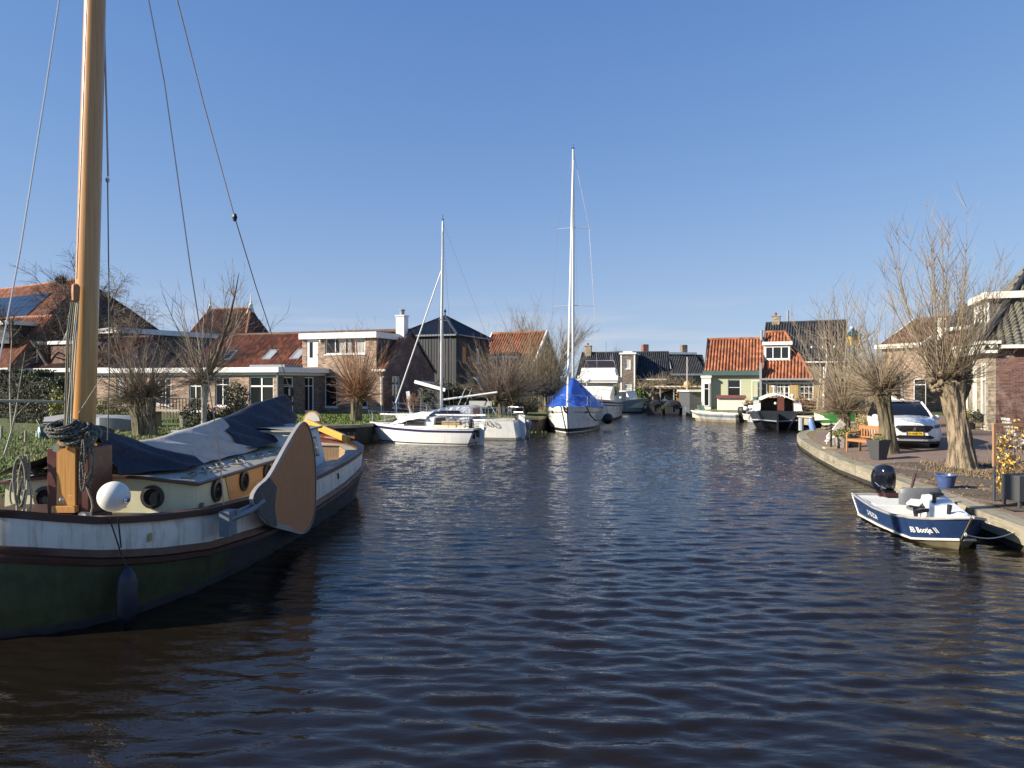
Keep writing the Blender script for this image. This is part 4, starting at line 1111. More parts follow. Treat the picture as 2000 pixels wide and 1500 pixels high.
    m = MB(); m.tube([(-1.3,10.95,1.35),(-.6,11.25,1.4),(0,11.35,1.42),(.6,11.25,1.4),(1.3,10.95,1.35)], .035, 6); m.grid([[(x,11.28-.12*x*x,1.12) for x in np.linspace(-1.45,1.45,9)],[(x,11.3-.12*x*x,1.52-.05*abs(x)) for x in np.linspace(-1.45,1.45,9)]]); m.build("stern_coaming", wood_mat("mahogany", (.20,.055,.025), (.13,.035,.018), .35, coat=.4), b)
    # cabin trunk
    cream = pm("cream_cabin_paint", (.62,.60,.40), .5, .06, 1.5, dirt=(.48,.44,.26), dirt_amt=.4, streak=(.30,.22,.10), streak_amt=.35)
    m = MB(); c0, c1 = 2.28, 6.9
    def cs(s): return min(1.38, hb(s)-.45)
    zc = lambda s: 1.47; zd = lambda s: zr(s)-.14
    ss = [c0, 2.6, 3.2, 4, 5, 6, c1]
    m.grid([[(1.38,s,zd(s)) for s in ss],[(1.36,s,zc(s)) for s in ss]]); m.grid([[(-1.38,s,zd(s)) for s in ss],[(-1.36,s,zc(s)) for s in ss]], flip=True)
    m.poly([(-1.38,c0,zd(c0)),(1.38,c0,zd(c0)),(1.36,c0,1.47),(.7,c0,1.54),(0,c0,1.57),(-.7,c0,1.54),(-1.36,c0,1.47)])
    m.build("cabin_trunk", cream, b)
    m = MB(); m.extrude([(1.384,3.45,1.0),(1.384,6.85,1.0),(1.366,6.85,1.44),(1.366,3.3,1.44)], (.006,0,0)); m.build("painted_reflection_panel", wood_mat("tan_reflected_light", (.58,.33,.13), (.46,.24,.085), .45, (3,1.2,10)), b)  # warm light reflected on the cabin side, painted as a tan panel
    roofm = pm("teal_cabin_roof", (.33,.315,.25), .5, .12, 2, dirt=(.16,.17,.15), dirt_amt=.5)
    m = MB(); xs = [-1.46,-1.38,-.7,0,.7,1.38,1.46]; zz = [0,.02,.09,.12,.09,.02,0]
    rows = [[(x,s,1.47+z) for x, z in zip(xs,zz)] for s in (c0-.1, 3, 4.5, 6, c1)]
    m.grid(rows, flip=True); m.build("cabin_roof", roofm, b, smooth=40)
    m = MB(); m.tube([(-1.47,c1,1.455),(-1.47,c0-.1,1.455),(-.7,c0-.11,1.545),(0,c0-.11,1.575),(.7,c0-.11,1.545),(1.47,c0-.1,1.455),(1.47,c1,1.455)], .028, 6); m.build("roof_edge", paint_b, b)
    for (p, ax) in (((-.77,c0,1.24),'y'),((.78,c0,1.26),'y'),((1.38,2.98,1.245),'x'),((1.385,3.98,1.255),'x'),((1.385,5.0,1.26),'x')):
        m = MB(); pr = [(.168,-.01),(.168,.03),(.12,.035),(.115,.005)]
        if ax == 'y': pr = [(r,-z) for r, z in pr]
        m.lathe(pr, p, 24, ax, caps=False); po = m.build("porthole", pm("bronze_ring", (.03,.026,.024), .45, .3, 8), b, smooth=40, recalc=True)
        m = MB(); m.lathe([(.13,.0),(.13,.012)] if ax == 'x' else [(.13,0),(.13,-.012)], p, 20, ax); m.build("pane", GLASS, po, recalc=True)
    m = MB(); m.extrude([(1.385,2.42,1.02),(1.385,2.52,1.0),(1.385,2.54,1.14),(1.385,2.43,1.15)], (.012,0,0)); m.build("paint_patch", flat_mat("grey_patch", (.13,.13,.14), .6), b)
    # deckhouse
    hw = pm("white_deckhouse", (.62,.66,.66), .45, .06, 2, dirt=(.4,.4,.36), dirt_amt=.3)
    m = MB(); d0, d1, hz = 6.9, 8.75, 1.86
    m.grid([[(1.36,d0,1.0),(1.36,d1,1.0)],[(1.22,d0+.1,hz),(1.24,d1-.25,hz)]]); m.grid([[(-1.36,d0,1.0),(-1.36,d1,1.0)],[(-1.22,d0+.1,hz),(-1.24,d1-.25,hz)]], flip=True)
    m.poly([(-1.36,d0,1.0),(1.36,d0,1.0),(1.22,d0+.1,hz),(-1.22,d0+.1,hz)]); m.poly([(1.36,d1,1.0),(-1.36,d1,1.0),(-1.24,d1-.25,hz),(1.24,d1-.25,hz)])
    m.build("deckhouse", hw, b)
    m = MB(); m.grid([[(x,s,hz+z) for x, z in zip((-1.32,-.7,0,.7,1.32),(0,.07,.1,.07,0))] for s in (d0, d1-.2)], flip=True); m.tube([(-1.32,d1-.2,hz),(-1.32,d0,hz),(1.32,d0,hz),(1.32,d1-.2,hz)], .03, 6); m.build("deckhouse_roof", roofm, b)
    m = MB(); q = [(1.335,7.85,1.24),(1.34,8.28,1.22),(1.275,8.2,1.66),(1.268,7.92,1.67)]
    m.extrude([(x+.006,y,z) for x,y,z in q], (.012,0,.002)); wo = m.build("deckhouse_window", flat_mat("black_window_rubber", (.02,.02,.02), .5), b)
    m = MB(); m.extrude([(1.352,7.89,1.28),(1.356,8.23,1.26),(1.297,8.17,1.62),(1.29,7.95,1.63)], (.006,0,.001)); m.build("pane", GLASSC, wo)
    # mast with tabernacle; leans very slightly
    mastwood = wood_mat("varnished_spruce", (.60,.33,.10), (.44,.19,.05), .32, (16,16,.55), coat=.5)
    lean = lambda z: (.13+.022*(z-2), 1.72+.012*(z-2))
    m = MB(); zs_ = [1.9,2.3,3,4.5,6,8,10,12.5]; m.tube([(*lean(z), z) for z in zs_], [.142,.144,.144,.142,.138,.13,.12,.10], 20); m.build("mast", mastwood, b, smooth=60)
    tb = pm("tabernacle_brown", (.10,.035,.028), .35, .2, 2.5)
    m = MB()
    for sg in (-1, 1): m.box(.12+sg*.2-.075, .12+sg*.2+.075, 1.42, 1.95, 1.0, 2.03)
    m.box(-.07, .31, 1.62, 1.95, 1.0, 1.95); m.build("tabernacle", tb, b, bevel=.008)
    m = MB(); w_ = .125; pts = [(.11-w_,1.395,1.29),(.11+w_,1.395,1.29),(.115+w_,1.395,2.08),(.115+w_*.62,1.395,2.2),(.115-w_*.62,1.395,2.2),(.115-w_,1.395,2.08)]
    m.extrude(pts, (0,.2,0)); m.box(-.045,.265,1.34,1.6,1.2,1.29); m.build("mast_heel", mastwood, b, bevel=.006)
    m = MB(); m.lathe([(.022,1.38),(.022,1.24),(.05,1.235),(.05,1.22)], (.10,0,2.05), 10, 'y'); m.ball((.12,1.3,1.38),.03,8,6); m.build("pin", STEEL, b)
    # foredeck hatch and fittings
    m = MB(); m.box(-1.15, .45, .75, 2.2, 1.12, 1.165); m.build("hatch_board", wood_mat("dark_hatch_boards", (.09,.05,.04), (.05,.028,.022), .5, (2,16,2)), b, bevel=.01)
    m = MB(); m.lathe([(.045,0),(.045,.1),(.085,.105),(.09,.135),(.03,.16)], (-.92,1.15,1.16), 14); m.build("vent", STEEL, b, smooth=50)
    m = MB(); m.tube([(.72,.72,1.24),(.80,.66,1.30),(.92,.58,1.31),(1.02,.5,1.25)], [.03,.045,.05,.035], 8); m.box(.74,1.0,.52,.72,1.2,1.24); m.build("mooring_cleat", pm("dark_iron", (.04,.045,.06), .4, .2), b, smooth=40)
    # leeboard: broad fan on the right side, hinged at its head
    XL = 2.05
    def lp(px, py):      # point of the board plane
        k = (px-1000)/FPX; Y = (BG[0]+XL-.0298*BG[1])/(k-.0298); z = CAM_H-(py-HOR)/FPX*Y
        return (XL, Y-BG[1], z)
    out = [(489,973),(500,950),(522,929),(548,883),(570,845),(582,828),(591,823),(600,832),(607,855),(612,890),(614,930),(613,985),(606,1020),(590,1041),(560,1036),(520,1024),(500,1003)]
    P0 = [Vector(lp(*p)) for p in out]; P3 = []
    for i in range(len(P0)):
        a_, b_, c_, d_ = P0[i-1], P0[i], P0[(i+1)%len(P0)], P0[(i+2)%len(P0)]
        for t_ in (0, .33, .67): P3.append(.5*(2*b_+(c_-a_)*t_+(2*a_-5*b_+4*c_-d_)*t_*t_+(3*b_-a_-3*c_+d_)*t_**3))
    def out_x(p): return Vector((p.x+.02*max(0,(p.y-2.6))*0, p.y, p.z))
    inn = []
    cen = sum(P3, Vector())/len(P3)
    for p in P3: inn.append(p+(cen-p).normalized()*(.085 if p.y < 4.3 else .03))
    m = MB(); nn = len(P3); t = Vector((.06,0,0))
    m.poly([p for p in P3][::-1]); m.grid([P3, [p+t for p in P3], [p+t for p in inn]], closed=True); m.build("leeboard", pm("grey_leeboard_edge", (.30,.28,.26), .6, .25, 3, dirt=(.4,.4,.4), dirt_amt=.5), b, recalc=True)
    lb = b.children[-1]
    m = MB(); t2 = Vector((.045,0,0)); m.poly([p+t2 for p in inn]); m.build("leeboard_panel", wood_mat("bare_plywood", (.56,.24,.095), (.42,.165,.065), .65, (3, 10, 2.5)), lb, recalc=True)
    hd = [(489,973),(500,952),(521,932),(534,950),(530,990),(535,1027),(520,1023),(501,1003)]
    m = MB(); m.extrude([Vector(lp(*p))+Vector((.064,0,0)) for p in hd], (.012,0,0)); m.build("leeboard_head", pm("grey_black_iron", (.045,.05,.055), .5, .3), lb, recalc=True)
    m = MB(); c = Vector(lp(499,990))+Vector((.08,0,0))
    for a in range(4): m.bar(c+Vector((0,.11*math.cos(a*.785),.11*math.sin(a*.785))), c-Vector((0,.11*math.cos(a*.785),.11*math.sin(a*.785))), .015, .02)
    m.build("star_emblem", pm("faded_star", (.14,.13,.12), .6, .2), lb)
    m = MB(); m.tube([(2.0,2.0,1.0),(2.1,2.45,1.03),(2.12,2.9,1.1)], .045, 10); m.box(1.9,2.04,1.9,2.15,.78,1.12); m.box(2.02,2.06,2.1,2.7,.98,1.1); m.build("leeboard_bracket", pm("blue_grey_iron", (.16,.18,.20), .5, .3), b, smooth=40)
    # rudder and tiller, bright varnish
    til = pm("yellow_varnish", (.58,.32,.05), .35, .1, 3)
    m = MB(); m.bar((-.05,11.75,1.78),(1.52,10.2,1.42),.10,.17); m.build("tiller", til, b, bevel=.02)
    m = MB(); pts = [(-.35,11.9,1.75)]+[(.05+.36*math.cos(a)*.75, 11.9, 1.78+.3*math.sin(a)) for a in np.linspace(math.pi,0,9)]
    m.extrude(pts, (0,.12,0)); m.box(-.05,.07,11.75,12.45,-.4,1.75); m.build("rudder", til, b)
    m = MB(); m.extrude([(x*.8+.01,y-.015,z*.8+1.78*.2+.02) for x,y,z in pts], (0,.012,0)); m.build("rudder_head_plate", WHITE2, b)
    # name-plate rust runs and hull marks
    m = MB()
    for (s, w_, h) in ((1.05,.05,.2),): m.extrude([(hb(s)+.016,s-.03,.72+.19),(hb(s)+.016,s+.03,.72+.19),(hb(s+.03)+.012,s+.03,.85+.16),(hb(s)+.012,s-.03,.85+.16)], (.02,-.01,0))
    m.build("scupper", pm("rusty_scupper", (.40,.33,.12), .7, .4, 20), b)
    m = MB(); m.tube([(2.0,7.4,.82),(2.02,7.4,.86),(2.0,7.4,.94)], .03, 6); m.build("fairlead", BLACK, b)
    # rigging: parts of the barge
    def wire(name, pts, r, mat=WIRE): 
        m = MB(); m.tube(pts, r, 6); return m.build(name, mat, b, world=True)
    W_ = lambda px, py, Y: P(px, py, Y)
    wire("shroud", [W_(286,-30,9.75), W_(322,160,9.85), W_(372,520,10.0), W_(428,880,10.1), W_(437,990,10.15)], .009)
    wire("topping_lift", [W_(340,-30,10.2), W_(398,200,11.8), W_(459,425,13.6)], .009)
    wire("topping_lift", [W_(459,425,13.6), W_(500,560,15.4), W_(570,772,18.2)], .011, ROPE)
    m = MB(); m.lathe([(.03,-.07),(.05,0),(.03,.07)], W_(459,425,13.6), 8); m.build("block", BLACK, b, world=True)
    wire("forestay", [W_(122,-30,9.0), W_(90,180,8.5), W_(40,490,7.7), W_(-4,720,7.2)], .009, pm("pale_stay_wire", (.5,.5,.48), .5, .1))
    wire("backstay_runner", [W_(203,-30,9.7), W_(209,200,9.75), W_(212,345,9.75)], .012)
    m = MB(); m.lathe([(.02,-.03),(.03,0),(.02,.03)], W_(211,352,9.75), 8); m.build("block", STEEL, b, world=True)
    wire("halyard", [W_(211,352,9.75), W_(213,560,9.8), W_(214,700,9.8), W_(210,860,9.8)], .008, ROPE)
    wire("halyard", [W_(172,-30,9.3), W_(160,300,9.3), W_(150,545,9.3)], .008)
    wire("halyard", [W_(156,560,9.4), W_(140,820,9.4), W_(132,900,9.35)], .008, ROPE_L)
    m = MB(); m.lathe([(.02,-.12),(.045,-.1),(.05,0),(.045,.1),(.02,.12)], W_(148,572,9.3), 8); m.build("block", WOODO, b, world=True)
    for (dx, bx, by) in ((-8,124,905),(-5,128,900),(-1,133,905),(3,137,895),(6,127,860)): wire("halyard", [W_(148+dx,590,9.3), W_(146+dx*1.1-6,660,9.3), W_(bx,by,9.28)], .010, ROPE if dx < 0 else ROPE_L)
    wire("preventer", [W_(200,735,9.2), W_(153,808,9.3)], .006, ROPE_L)
    # rope coils: one tangled mass round the tabernacle head, hanks hung on the left cheek
    rng = random.Random(4)
    def hank(name, c, rx, rz, turns, thick, mat, tilt=.3):
        m = MB(); c = Vector(c); pts = []
        ph = rng.uniform(0, 6)
        for i in range(turns*16):
            a = i/16*2*math.pi; t_ = i/16; k = 1+.13*math.sin(t_*2.3+ph)+.05*math.sin(a*2+ph*2+t_)
            pts.append(c+Vector((math.cos(a)*rx*k+.02*math.sin(t_*3.7+ph), -.04+.045*math.sin(t_*2.9+ph)+math.sin(a)*tilt*rx*k, math.sin(a)*rz*k+.02*math.sin(t_*1.7))))
        m.tube(pts, thick, 6); return m.build(name, mat, b, smooth=180)
    speck = NT("black_white_rope"); oc = speck.obj; v = speck.n("TexVoronoi"); v.inputs["Scale"].default_value = 60; speck.l(oc, v.inputs["Vector"])
    speck.set(Base_Color=speck.ramp(v.outputs["Distance"], [(.2,(.33,.31,.25)),(.5,(.03,.032,.028))]), Roughness=.9)
    hank("rope_coil", (.11,1.52,2.27), .20, .07, 6, .02, speck.m, .9); hank("rope_coil", (.22,1.5,2.2), .17, .10, 5, .02, speck.m, .8); hank("rope_coil", (.05,1.48,2.32), .16, .06, 5, .02, speck.m, .9); hank("rope_coil", (.3,1.56,2.16), .13, .12, 4, .018, ROPE, .7)
    hank("rope_coil", (-.40,1.33,1.62), .07, .30, 4, .014, ROPE, .3); hank("rope_coil", (-.36,1.33,1.4), .06, .26, 3, .012, ROPE_L, .3); hank("rope_coil", (-.5,1.4,1.5), .06, .2, 3, .012, ROPE, .3)
    hank("rope_coil", (.42,1.36,1.85), .05, .32, 2, .014, speck.m, .2)
    m = MB()
    for k in range(7):
        s = 2.5+k*.55; x = 1.05+rng.uniform(-.1,.15); pts = [(x+.16*math.cos(j*.9)*rng.uniform(.5,1.2), s+.35*math.sin(j*.55), 1.56-.03*x+.012*(j%3)) for j in range(9)]
        m.tube(pts, .012, 5)
    m.build("deck_rope", ROPE, b, smooth=180)
    m = MB()
    for k in range(5):
        pts = [(-1.0+.12*k+.2*math.cos(j*1.1)*rng.uniform(.5,1.1), 2.3+.1*math.sin(j*.9), 1.58+.02*(j%4)) for j in range(10)]; m.tube(pts, .017, 5)
    m.build("deck_rope", speck.m, b, smooth=180)
    m = MB(); pts = [(.45+.04*math.sin(i), 1.36, 2.0-.9*i/10) for i in range(11)]; m.tube(pts, .014, 5); m.build("hanging_rope", ROPE, b, smooth=180)
    # things of their own on board
    m = MB()
    # tarpaulin over the boom: dark blue ends, faded grey middle
    def tarp(name, label, s0, s1, prof, mat, seed, ns=40, group="tarpaulins over the barge boom"):
        m = MB(); nt = 25; rows = []
        for i in range(ns+1):
            s = s0+(s1-s0)*i/ns; zt, xr, zrt, xl, zl, xt = prof(s); row = []
            for k in range(nt):
                t = -1+2*k/(nt-1)
                xe, ze = (xr, zrt) if t > 0 else (-xl, zl)
                a = abs(t); sag = -.13*math.sin(a*math.pi)*(zt-ze)*.75
                x = xt+(xe-xt)*a**.85; z = zt-(zt-ze)*a + sag
                f = noise.noise(Vector((s*1.3-a*1.1, a*1.1, seed)))*.06*min(1,a*3)*(1-.6*a) + .045*math.sin((s*3.4-a*4.5)*2.1+seed+2.5*noise.noise(Vector((s,a,seed))))*min(1,a*2.5)
                row.append((x+f*.5*(1 if t > 0 else -1), s+.04*noise.noise(Vector((s*3,a*4,seed+3))), z+f*(1-.7*a**3)))
            rows.append(row)
        m.grid(rows, flip=True)
        o = m.build(name, mat, None, smooth=180); o.location = b.location; o.rotation_euler = b.rotation_euler
        sb = o.modifiers.new("smooth", 'SUBSURF'); sb.levels = sb.render_levels = 1
        return tag(o, label, "tarpaulin", group)
    navy = pm("navy_canvas", (.014,.018,.034), .75, .3, 4, bump=.55, bscale=13, dirt=(.05,.055,.07), dirt_amt=.5)
    grey = pm("faded_grey_canvas", (.43,.40,.355), .85, .12, 3, bump=.5, bscale=14, dirt=(.27,.255,.235), dirt_amt=.6)
    zt1 = [(2.0,2.26),(2.4,2.2),(2.75,2.1),(3.15,1.96),(3.6,1.95)]
    tarp("tarpaulin", "dark navy tarpaulin sloping from the mast foot to the cabin front", 1.98, 3.5, lambda s: (interp(zt1,s), .42+.55*min(1,(s-1.9)/.9), 1.60-.0*(s-2), 1.35, 1.56, .12), navy, 1.0, 24)
    zt2 = [(2.95,1.99),(3.6,1.98),(5.25,2.12),(5.9,2.2)]
    tarp("tarpaulin", "faded grey canvas tarpaulin over the middle of the boom", 3.0, 6.0, lambda s: (interp(zt2,s)+.015, .86, 1.585, .9, 1.6, .1), grey, 2.0)
    zt3 = [(5.2,2.12),(6.8,2.26),(7.75,2.44),(9.6,2.60),(10.2,2.6)]
    tarp("tarpaulin", "dark blue tarpaulin rising over the boom end above the leeboard", 5.55, 9.85, lambda s: (interp(zt3,s), .9-.29*max(0,s-7.85), 1.64+.14*max(0,min(1,(s-6.8)/.8))+.1*max(0,(s-7.85)), .9-.2*max(0,s-7.85), 1.7, .05), navy, 3.0, 50)
    m = MB(); m.tube([(.12,1.95,2.0),(.1,3.2,1.86),(.1,6,2.03),(.05,9.95,2.44)], .065, 10); m.build("boom", mastwood, b, smooth=60)
    m = MB(); m.lathe([(.02,-.12),(.07,-.08),(.075,.08),(.03,.13)], (.05,10.2,2.62), 8); m.ball((.07,10.22,2.34),.05,8,6); m.build("boom_end_block", BLACK, b, smooth=40)
    # white ball fender on the foredeck, long dark fender over the side
    c = P(222, 970, 8.85); f = thing("ball_fender", "round white fender lying by the barge mast foot", "fender", c)
    m = MB(); m.ball((0,0,0), .188, 24, 16); m.build("ball", pm("dirty_white_vinyl", (.70,.68,.62), .45, .08, 6, dirt=(.45,.42,.36), dirt_amt=.4), f, smooth=180)
    m = MB(); m.lathe([(.03,.16),(.045,.2),(.03,.225)], (0,0,0), 10); o_ = m.build("eye", STEEL, f, smooth=60); o_.rotation_euler = (R(15),R(100),0)
    c = P(247, 1165, 8.42); f = thing("long_fender", "long dark fender hanging over the green side of the barge", "fender", c)
    m = MB(); m.lathe([(.02,.36),(.05,.33),(.09,.27),(.115,.18),(.12,0),(.115,-.2),(.085,-.28),(.04,-.32),(.02,-.36)], (0,0,0), 16); m.build("body", pm("dark_navy_vinyl", (.012,.015,.028), .45, .2, 8), f, smooth=60)
    m = MB(); top = P(213,1012,8.36); m.tube([c+Vector((0,0,.34)), P(236,1082,8.42), top], .009, 5); m.tube([P(236,1070,8.42), P(230,1012,8.34)], .009, 5); m.build("fender_line", BLACK, f, world=True)
    ml = MB(); ml.tube([W_(-30,783,8.2), W_(60,783.5,8.7), W_(125,785,9.25)], .017, 7); tag(ml.build("mooring_rope", ROPE_L, None, smooth=180), "pale rope stretched from the barge mast out past the hedge", "rope")
    return b
build_barge()

# ================================================================== other boats
def boat_frame(bow, stern):
    b = Vector((*bow, 0)); s = Vector((*stern, 0)); d = s-b
    return b, math.atan2(-d.x, d.y), d.length

def hull(root, L, tab, zsh, rake, mats, bands, tr_rake=0.0, name="hull", wl=.9, deckm=None, keel=-.45, flare=0.0):
    """round-bilged hull: tab half-breadth of the deck by s, zsh sheer height by s, bands [(fraction from, material)] down from the sheer"""
    fr = [1.0] + [b[0] for b in bands[1:]] + [0.0]; fr = sorted(set(fr + [.75,.5,.25]), reverse=True)
    st = sorted(set([0, L*.02, L*.06, L*.12, L*.2, L*.3, L*.4, L*.5, L*.6, L*.7, L*.8, L*.88, L*.95, L]))
    hbf = lambda s: interp(tab, s); zf = lambda s: interp(zsh, s)
    def pt(s, f, sg):
        t = s/L; h = hbf(s); w = h*(wl+(1-wl)*(max(0,f)**.7) if flare == 0 else 1-flare*(1-max(0, f))) 
        if f < 0: w = h*wl*.62; 
        z = zf(s)*f if f >= 0 else keel
        sh = rake*(1-max(f,-.2))*max(0, 1-t/.45)**1.0 - tr_rake*(1-max(f,0))*max(0,(t-.8)/.2)
        return Vector((sg*w, s+sh, z))
    m = MB(); lv = fr+[-1]
    def mat_of(f0, f1):
        mid = (f0+max(f1,-.01))/2; k = 0
        for fb, mi in bands:
            if mid <= fb+1e-6: k = mi
        return k
    for sg in (1, -1):
        for a, b in zip(lv, lv[1:]):
            m.grid([[pt(s,a,sg) for s in st],[pt(s,b,sg) for s in st]], mi=mat_of(a,b), flip=sg > 0)
    # transom, or nothing when the stern is pointed
    if hbf(L) > .05:
        for a, b in zip(lv, lv[1:]):
            m.add([pt(L,a,-1), pt(L,a,1), pt(L,b,1), pt(L,b,-1)], [(0,3,2,1)], mat_of(a,b) if len(mats) < 9 else 0)
    o = m.build(name, mats, root, smooth=45, recalc=False)
    if deckm:
        d = MB(); rows = [[Vector((-hbf(s)*.985, s, zf(s)-.015)), Vector((0,s,zf(s)+.03)), Vector((hbf(s)*.985,s,zf(s)-.015))] for s in st]
        d.grid(rows, flip=True); d.build("deck", deckm, root, smooth=60)
        r = MB(); r.tube([Vector((hbf(s),s,zf(s)+.005)) for s in st], .022, 6); r.tube([Vector((-hbf(s),s,zf(s)+.005)) for s in st], .022, 6); r.build("toe_rail", deckm if name == "x" else WHITE, root)
    return hbf, zf

def rails(root, hbf, zf, L, n, h=.55, pulpit=True, pushpit=True, s0=.06, s1=.98):
    m = MB(); sts = [L*(s0+(s1-s0)*i/n) for i in range(n+1)]
    for sg in (1,-1):
        for s in sts[1:-1]: m.tube([(sg*hbf(s)*.96,s,zf(s)),(sg*hbf(s)*.96,s,zf(s)+h)], .013, 5)
        for k in (.55, 1): m.tube([(sg*hbf(s)*.96,s,zf(s)+h*k) for s in sts], .007, 4)
    m.build("guard_rail", STEEL, root)
    if pulpit:
        m = MB(); a = sts[0]; b = sts[1]*.8
        m.tube([(hbf(b)*.96,b,zf(b)),(hbf(b)*.96,b,zf(b)+h),(hbf(a)*.7,a*.2,zf(0)+h),(0,-.18,zf(0)+h+.03),(-hbf(a)*.7,a*.2,zf(0)+h),(-hbf(b)*.96,b,zf(b)+h),(-hbf(b)*.96,b,zf(b))], .016, 6)
        for sg in (1,-1): m.tube([(sg*.05,.1,zf(0)),(sg*hbf(a)*.6,-.02,zf(0)+h)], .016, 6)
        m.build("pulpit", STEEL, root)
    if pushpit:
        m = MB(); a = L*.99; b = L*.86
        for k in (.55,1): m.tube([(hbf(b)*.96,b,zf(b)+h*k),(hbf(a)*.96,a,zf(a)+h*k),(-hbf(a)*.96,a,zf(a)+h*k),(-hbf(b)*.96,b,zf(b)+h*k)], .015, 6)
        for s in (a,b):
            for sg in (1,-1): m.tube([(sg*hbf(s)*.96,s,zf(s)),(sg*hbf(s)*.96,s,zf(s)+h)], .015, 6)
        m.build("pushpit", STEEL, root)

BLUE_S = flat_mat("dark_blue_stripe", (.025,.022,.10), .35)
BOOT = flat_mat("black_boot_stripe", (.012,.012,.016), .4)
ANTI = pm("dull_waterline_paint", (.20,.19,.16), .7, .3, 3)
CREAM_D = pm("yellowed_deck_gelcoat", (.66,.60,.44), .5, .08, 3, dirt=(.36,.34,.22), dirt_amt=.5)
TINT = glass_mat("tinted_cabin_glass", (.03,.025,.03))

def cabin(root, secs, mat, name="coachroof"):
    "coachroof from cross-sections (s, half-width bottom, half-width top, z0, z1)"
    m = MB(); rows = []
    for s, wb, wt, z0, z1 in secs:
        rows.append([(-wb,s,z0),(-wt,s,z1-.05),(-wt*.55,s,z1),(0,s,z1+.03),(wt*.55,s,z1),(wt,s,z1-.05),(wb,s,z0)])
    m.grid(rows, flip=True); m.poly(rows[0][::1]); m.poly(rows[-1][::-1])
    return m.build(name, mat, root, smooth=50)

def build_blue_stripe_boat():
    o, rz, L = boat_frame((-6.88, 34.6), (-1.45, 32.65))
    b = thing("sailing_boat", "small white sailing boat with dark blue stripe and a white cover on its cabin", "sailing boat", o, rz)
    tab = [(0,.02),(L*.06,.28),(L*.15,.55),(L*.3,.85),(L*.5,1.05),(L*.7,1.06),(L*.88,.95),(L,.80)]
    zsh = [(0,.92),(L*.3,.83),(L*.6,.76),(L,.76)]
    hb, zf = hull(b, L, tab, zsh, .55, [GEL, BLUE_S, BOOT, ANTI], [(1.0,0),(.90,1),(.76,0),(.13,2),(.06,0)], tr_rake=.35, deckm=CREAM_D)
    cab = [(1.2,.35,.25,.82,.86),(1.7,.60,.48,.8,1.02),(2.6,.78,.62,.78,1.22),(3.3,.82,.66,.77,1.26),(3.75,.82,.66,.76,1.27)]
    cabin(b, cab, GEL)
    m = MB(); m.grid([[(.81,2.0,.92),(.85,2.6,.9),(.87,3.3,.9)],[(.64,2.15,1.02),(.70,2.6,1.1),(.73,3.3,1.12)]], flip=True); m.build("cabin_window", TINT, b); m = MB(); m.grid([[(-.81,2.0,.92),(-.85,2.6,.9),(-.87,3.3,.9)],[(-.64,2.15,1.02),(-.70,2.6,1.1),(-.73,3.3,1.12)]]); m.build("cabin_window", TINT, b)
    m = MB(); m.poly([(-.6,3.76,.8),(.6,3.76,.8),(.5,3.77,1.2),(-.5,3.77,1.2)][::-1]); m.build("companionway", flat_mat("dark_hatch", (.03,.02,.02), .5), b)
    # white sheet over the cabin
    m = MB(); rows = []
    for i in range(15):
        s = 1.25+i*.155; f = i/14; z1 = .92+.55*math.sin(min(1,f*1.25)*1.57); w = .45+.42*min(1,f*1.6); row = []
        for k in range(13):
            t = -1+k/6; a = abs(t); d = .03*noise.noise(Vector((s*3,t*3,2)))
            row.append((t*w*1.02, s, z1-(z1-.84)*(a**1.6)*(.9-.45*min(1,f*1.3))+d))
        rows.append(row)
    m.grid(rows, flip=True); m.build("cabin_cover", pm("white_canvas", (.80,.80,.80), .8, .05, 3), b, smooth=180)
    teakb = wood_mat("pale_slats", (.50,.34,.16), (.36,.22,.10), .6, (2,12,12))
    m = MB()
    for k in range(4): m.box(.35,.62,4.1+.0,5.0,.80+k*.075,.86+k*.075)
    m.build("cockpit_seat_boards", teakb, b)
    m = MB(); m.box(-.8,.8,3.85,L-.3,.77,.80); m.grid([[(hb(s)-.2,s,.78),(hb(s)-.22,s,.92)] for s in (3.8,4.5,L-.3)]); m.build("cockpit", CREAM_D, b)
    m = MB(); m.lathe([(.1,-.28),(.13,-.1),(.13,.05),(.07,.1)], (.5,L-.25,1.08), 10); m.bar((.5,L-.2,.9),(.5,L-.1,.3),.07,.1); m.build("outboard_motor", BLACK, b, smooth=50)
    m = MB(); m.box(.18,.42,L-.03,L+.03,.36,.70); m.build("motor_bracket", BLACK, b)
    m = MB(); m.extrude([(-.03,L-.02,.95),(-.03,L+.22,.92),(-.03,L+.18,.1),(-.03,L+.1,-.3),(-.03,L-.2,-.3)], (.06,0,0)); m.build("rudder", GEL, b)
    rails(b, hb, zf, L, 5)
    m = MB(); m.tube([(.1,.6,1.32),(.1,5.6,1.34)], .05, 10); m.build("lowered_mast", ALU, b)
    m = MB()
    for k, (dx, dz) in enumerate(((0,0),(.10,.03),(.14,-.06),(.25,-.05),(.28,.0),(.34,-.05),(.42,-.04))): m.tube([(hb(1.0)*.93-.03+.02*k*0, .62+dx, .60+dz),(hb(1.05)*.93-.03,.66+dx,.62+dz+(.08 if k%2 else .03))], .008, 4)
    m.build("name_script", flat_mat("grey_script", (.35,.35,.36), .5), b)
build_blue_stripe_boat()

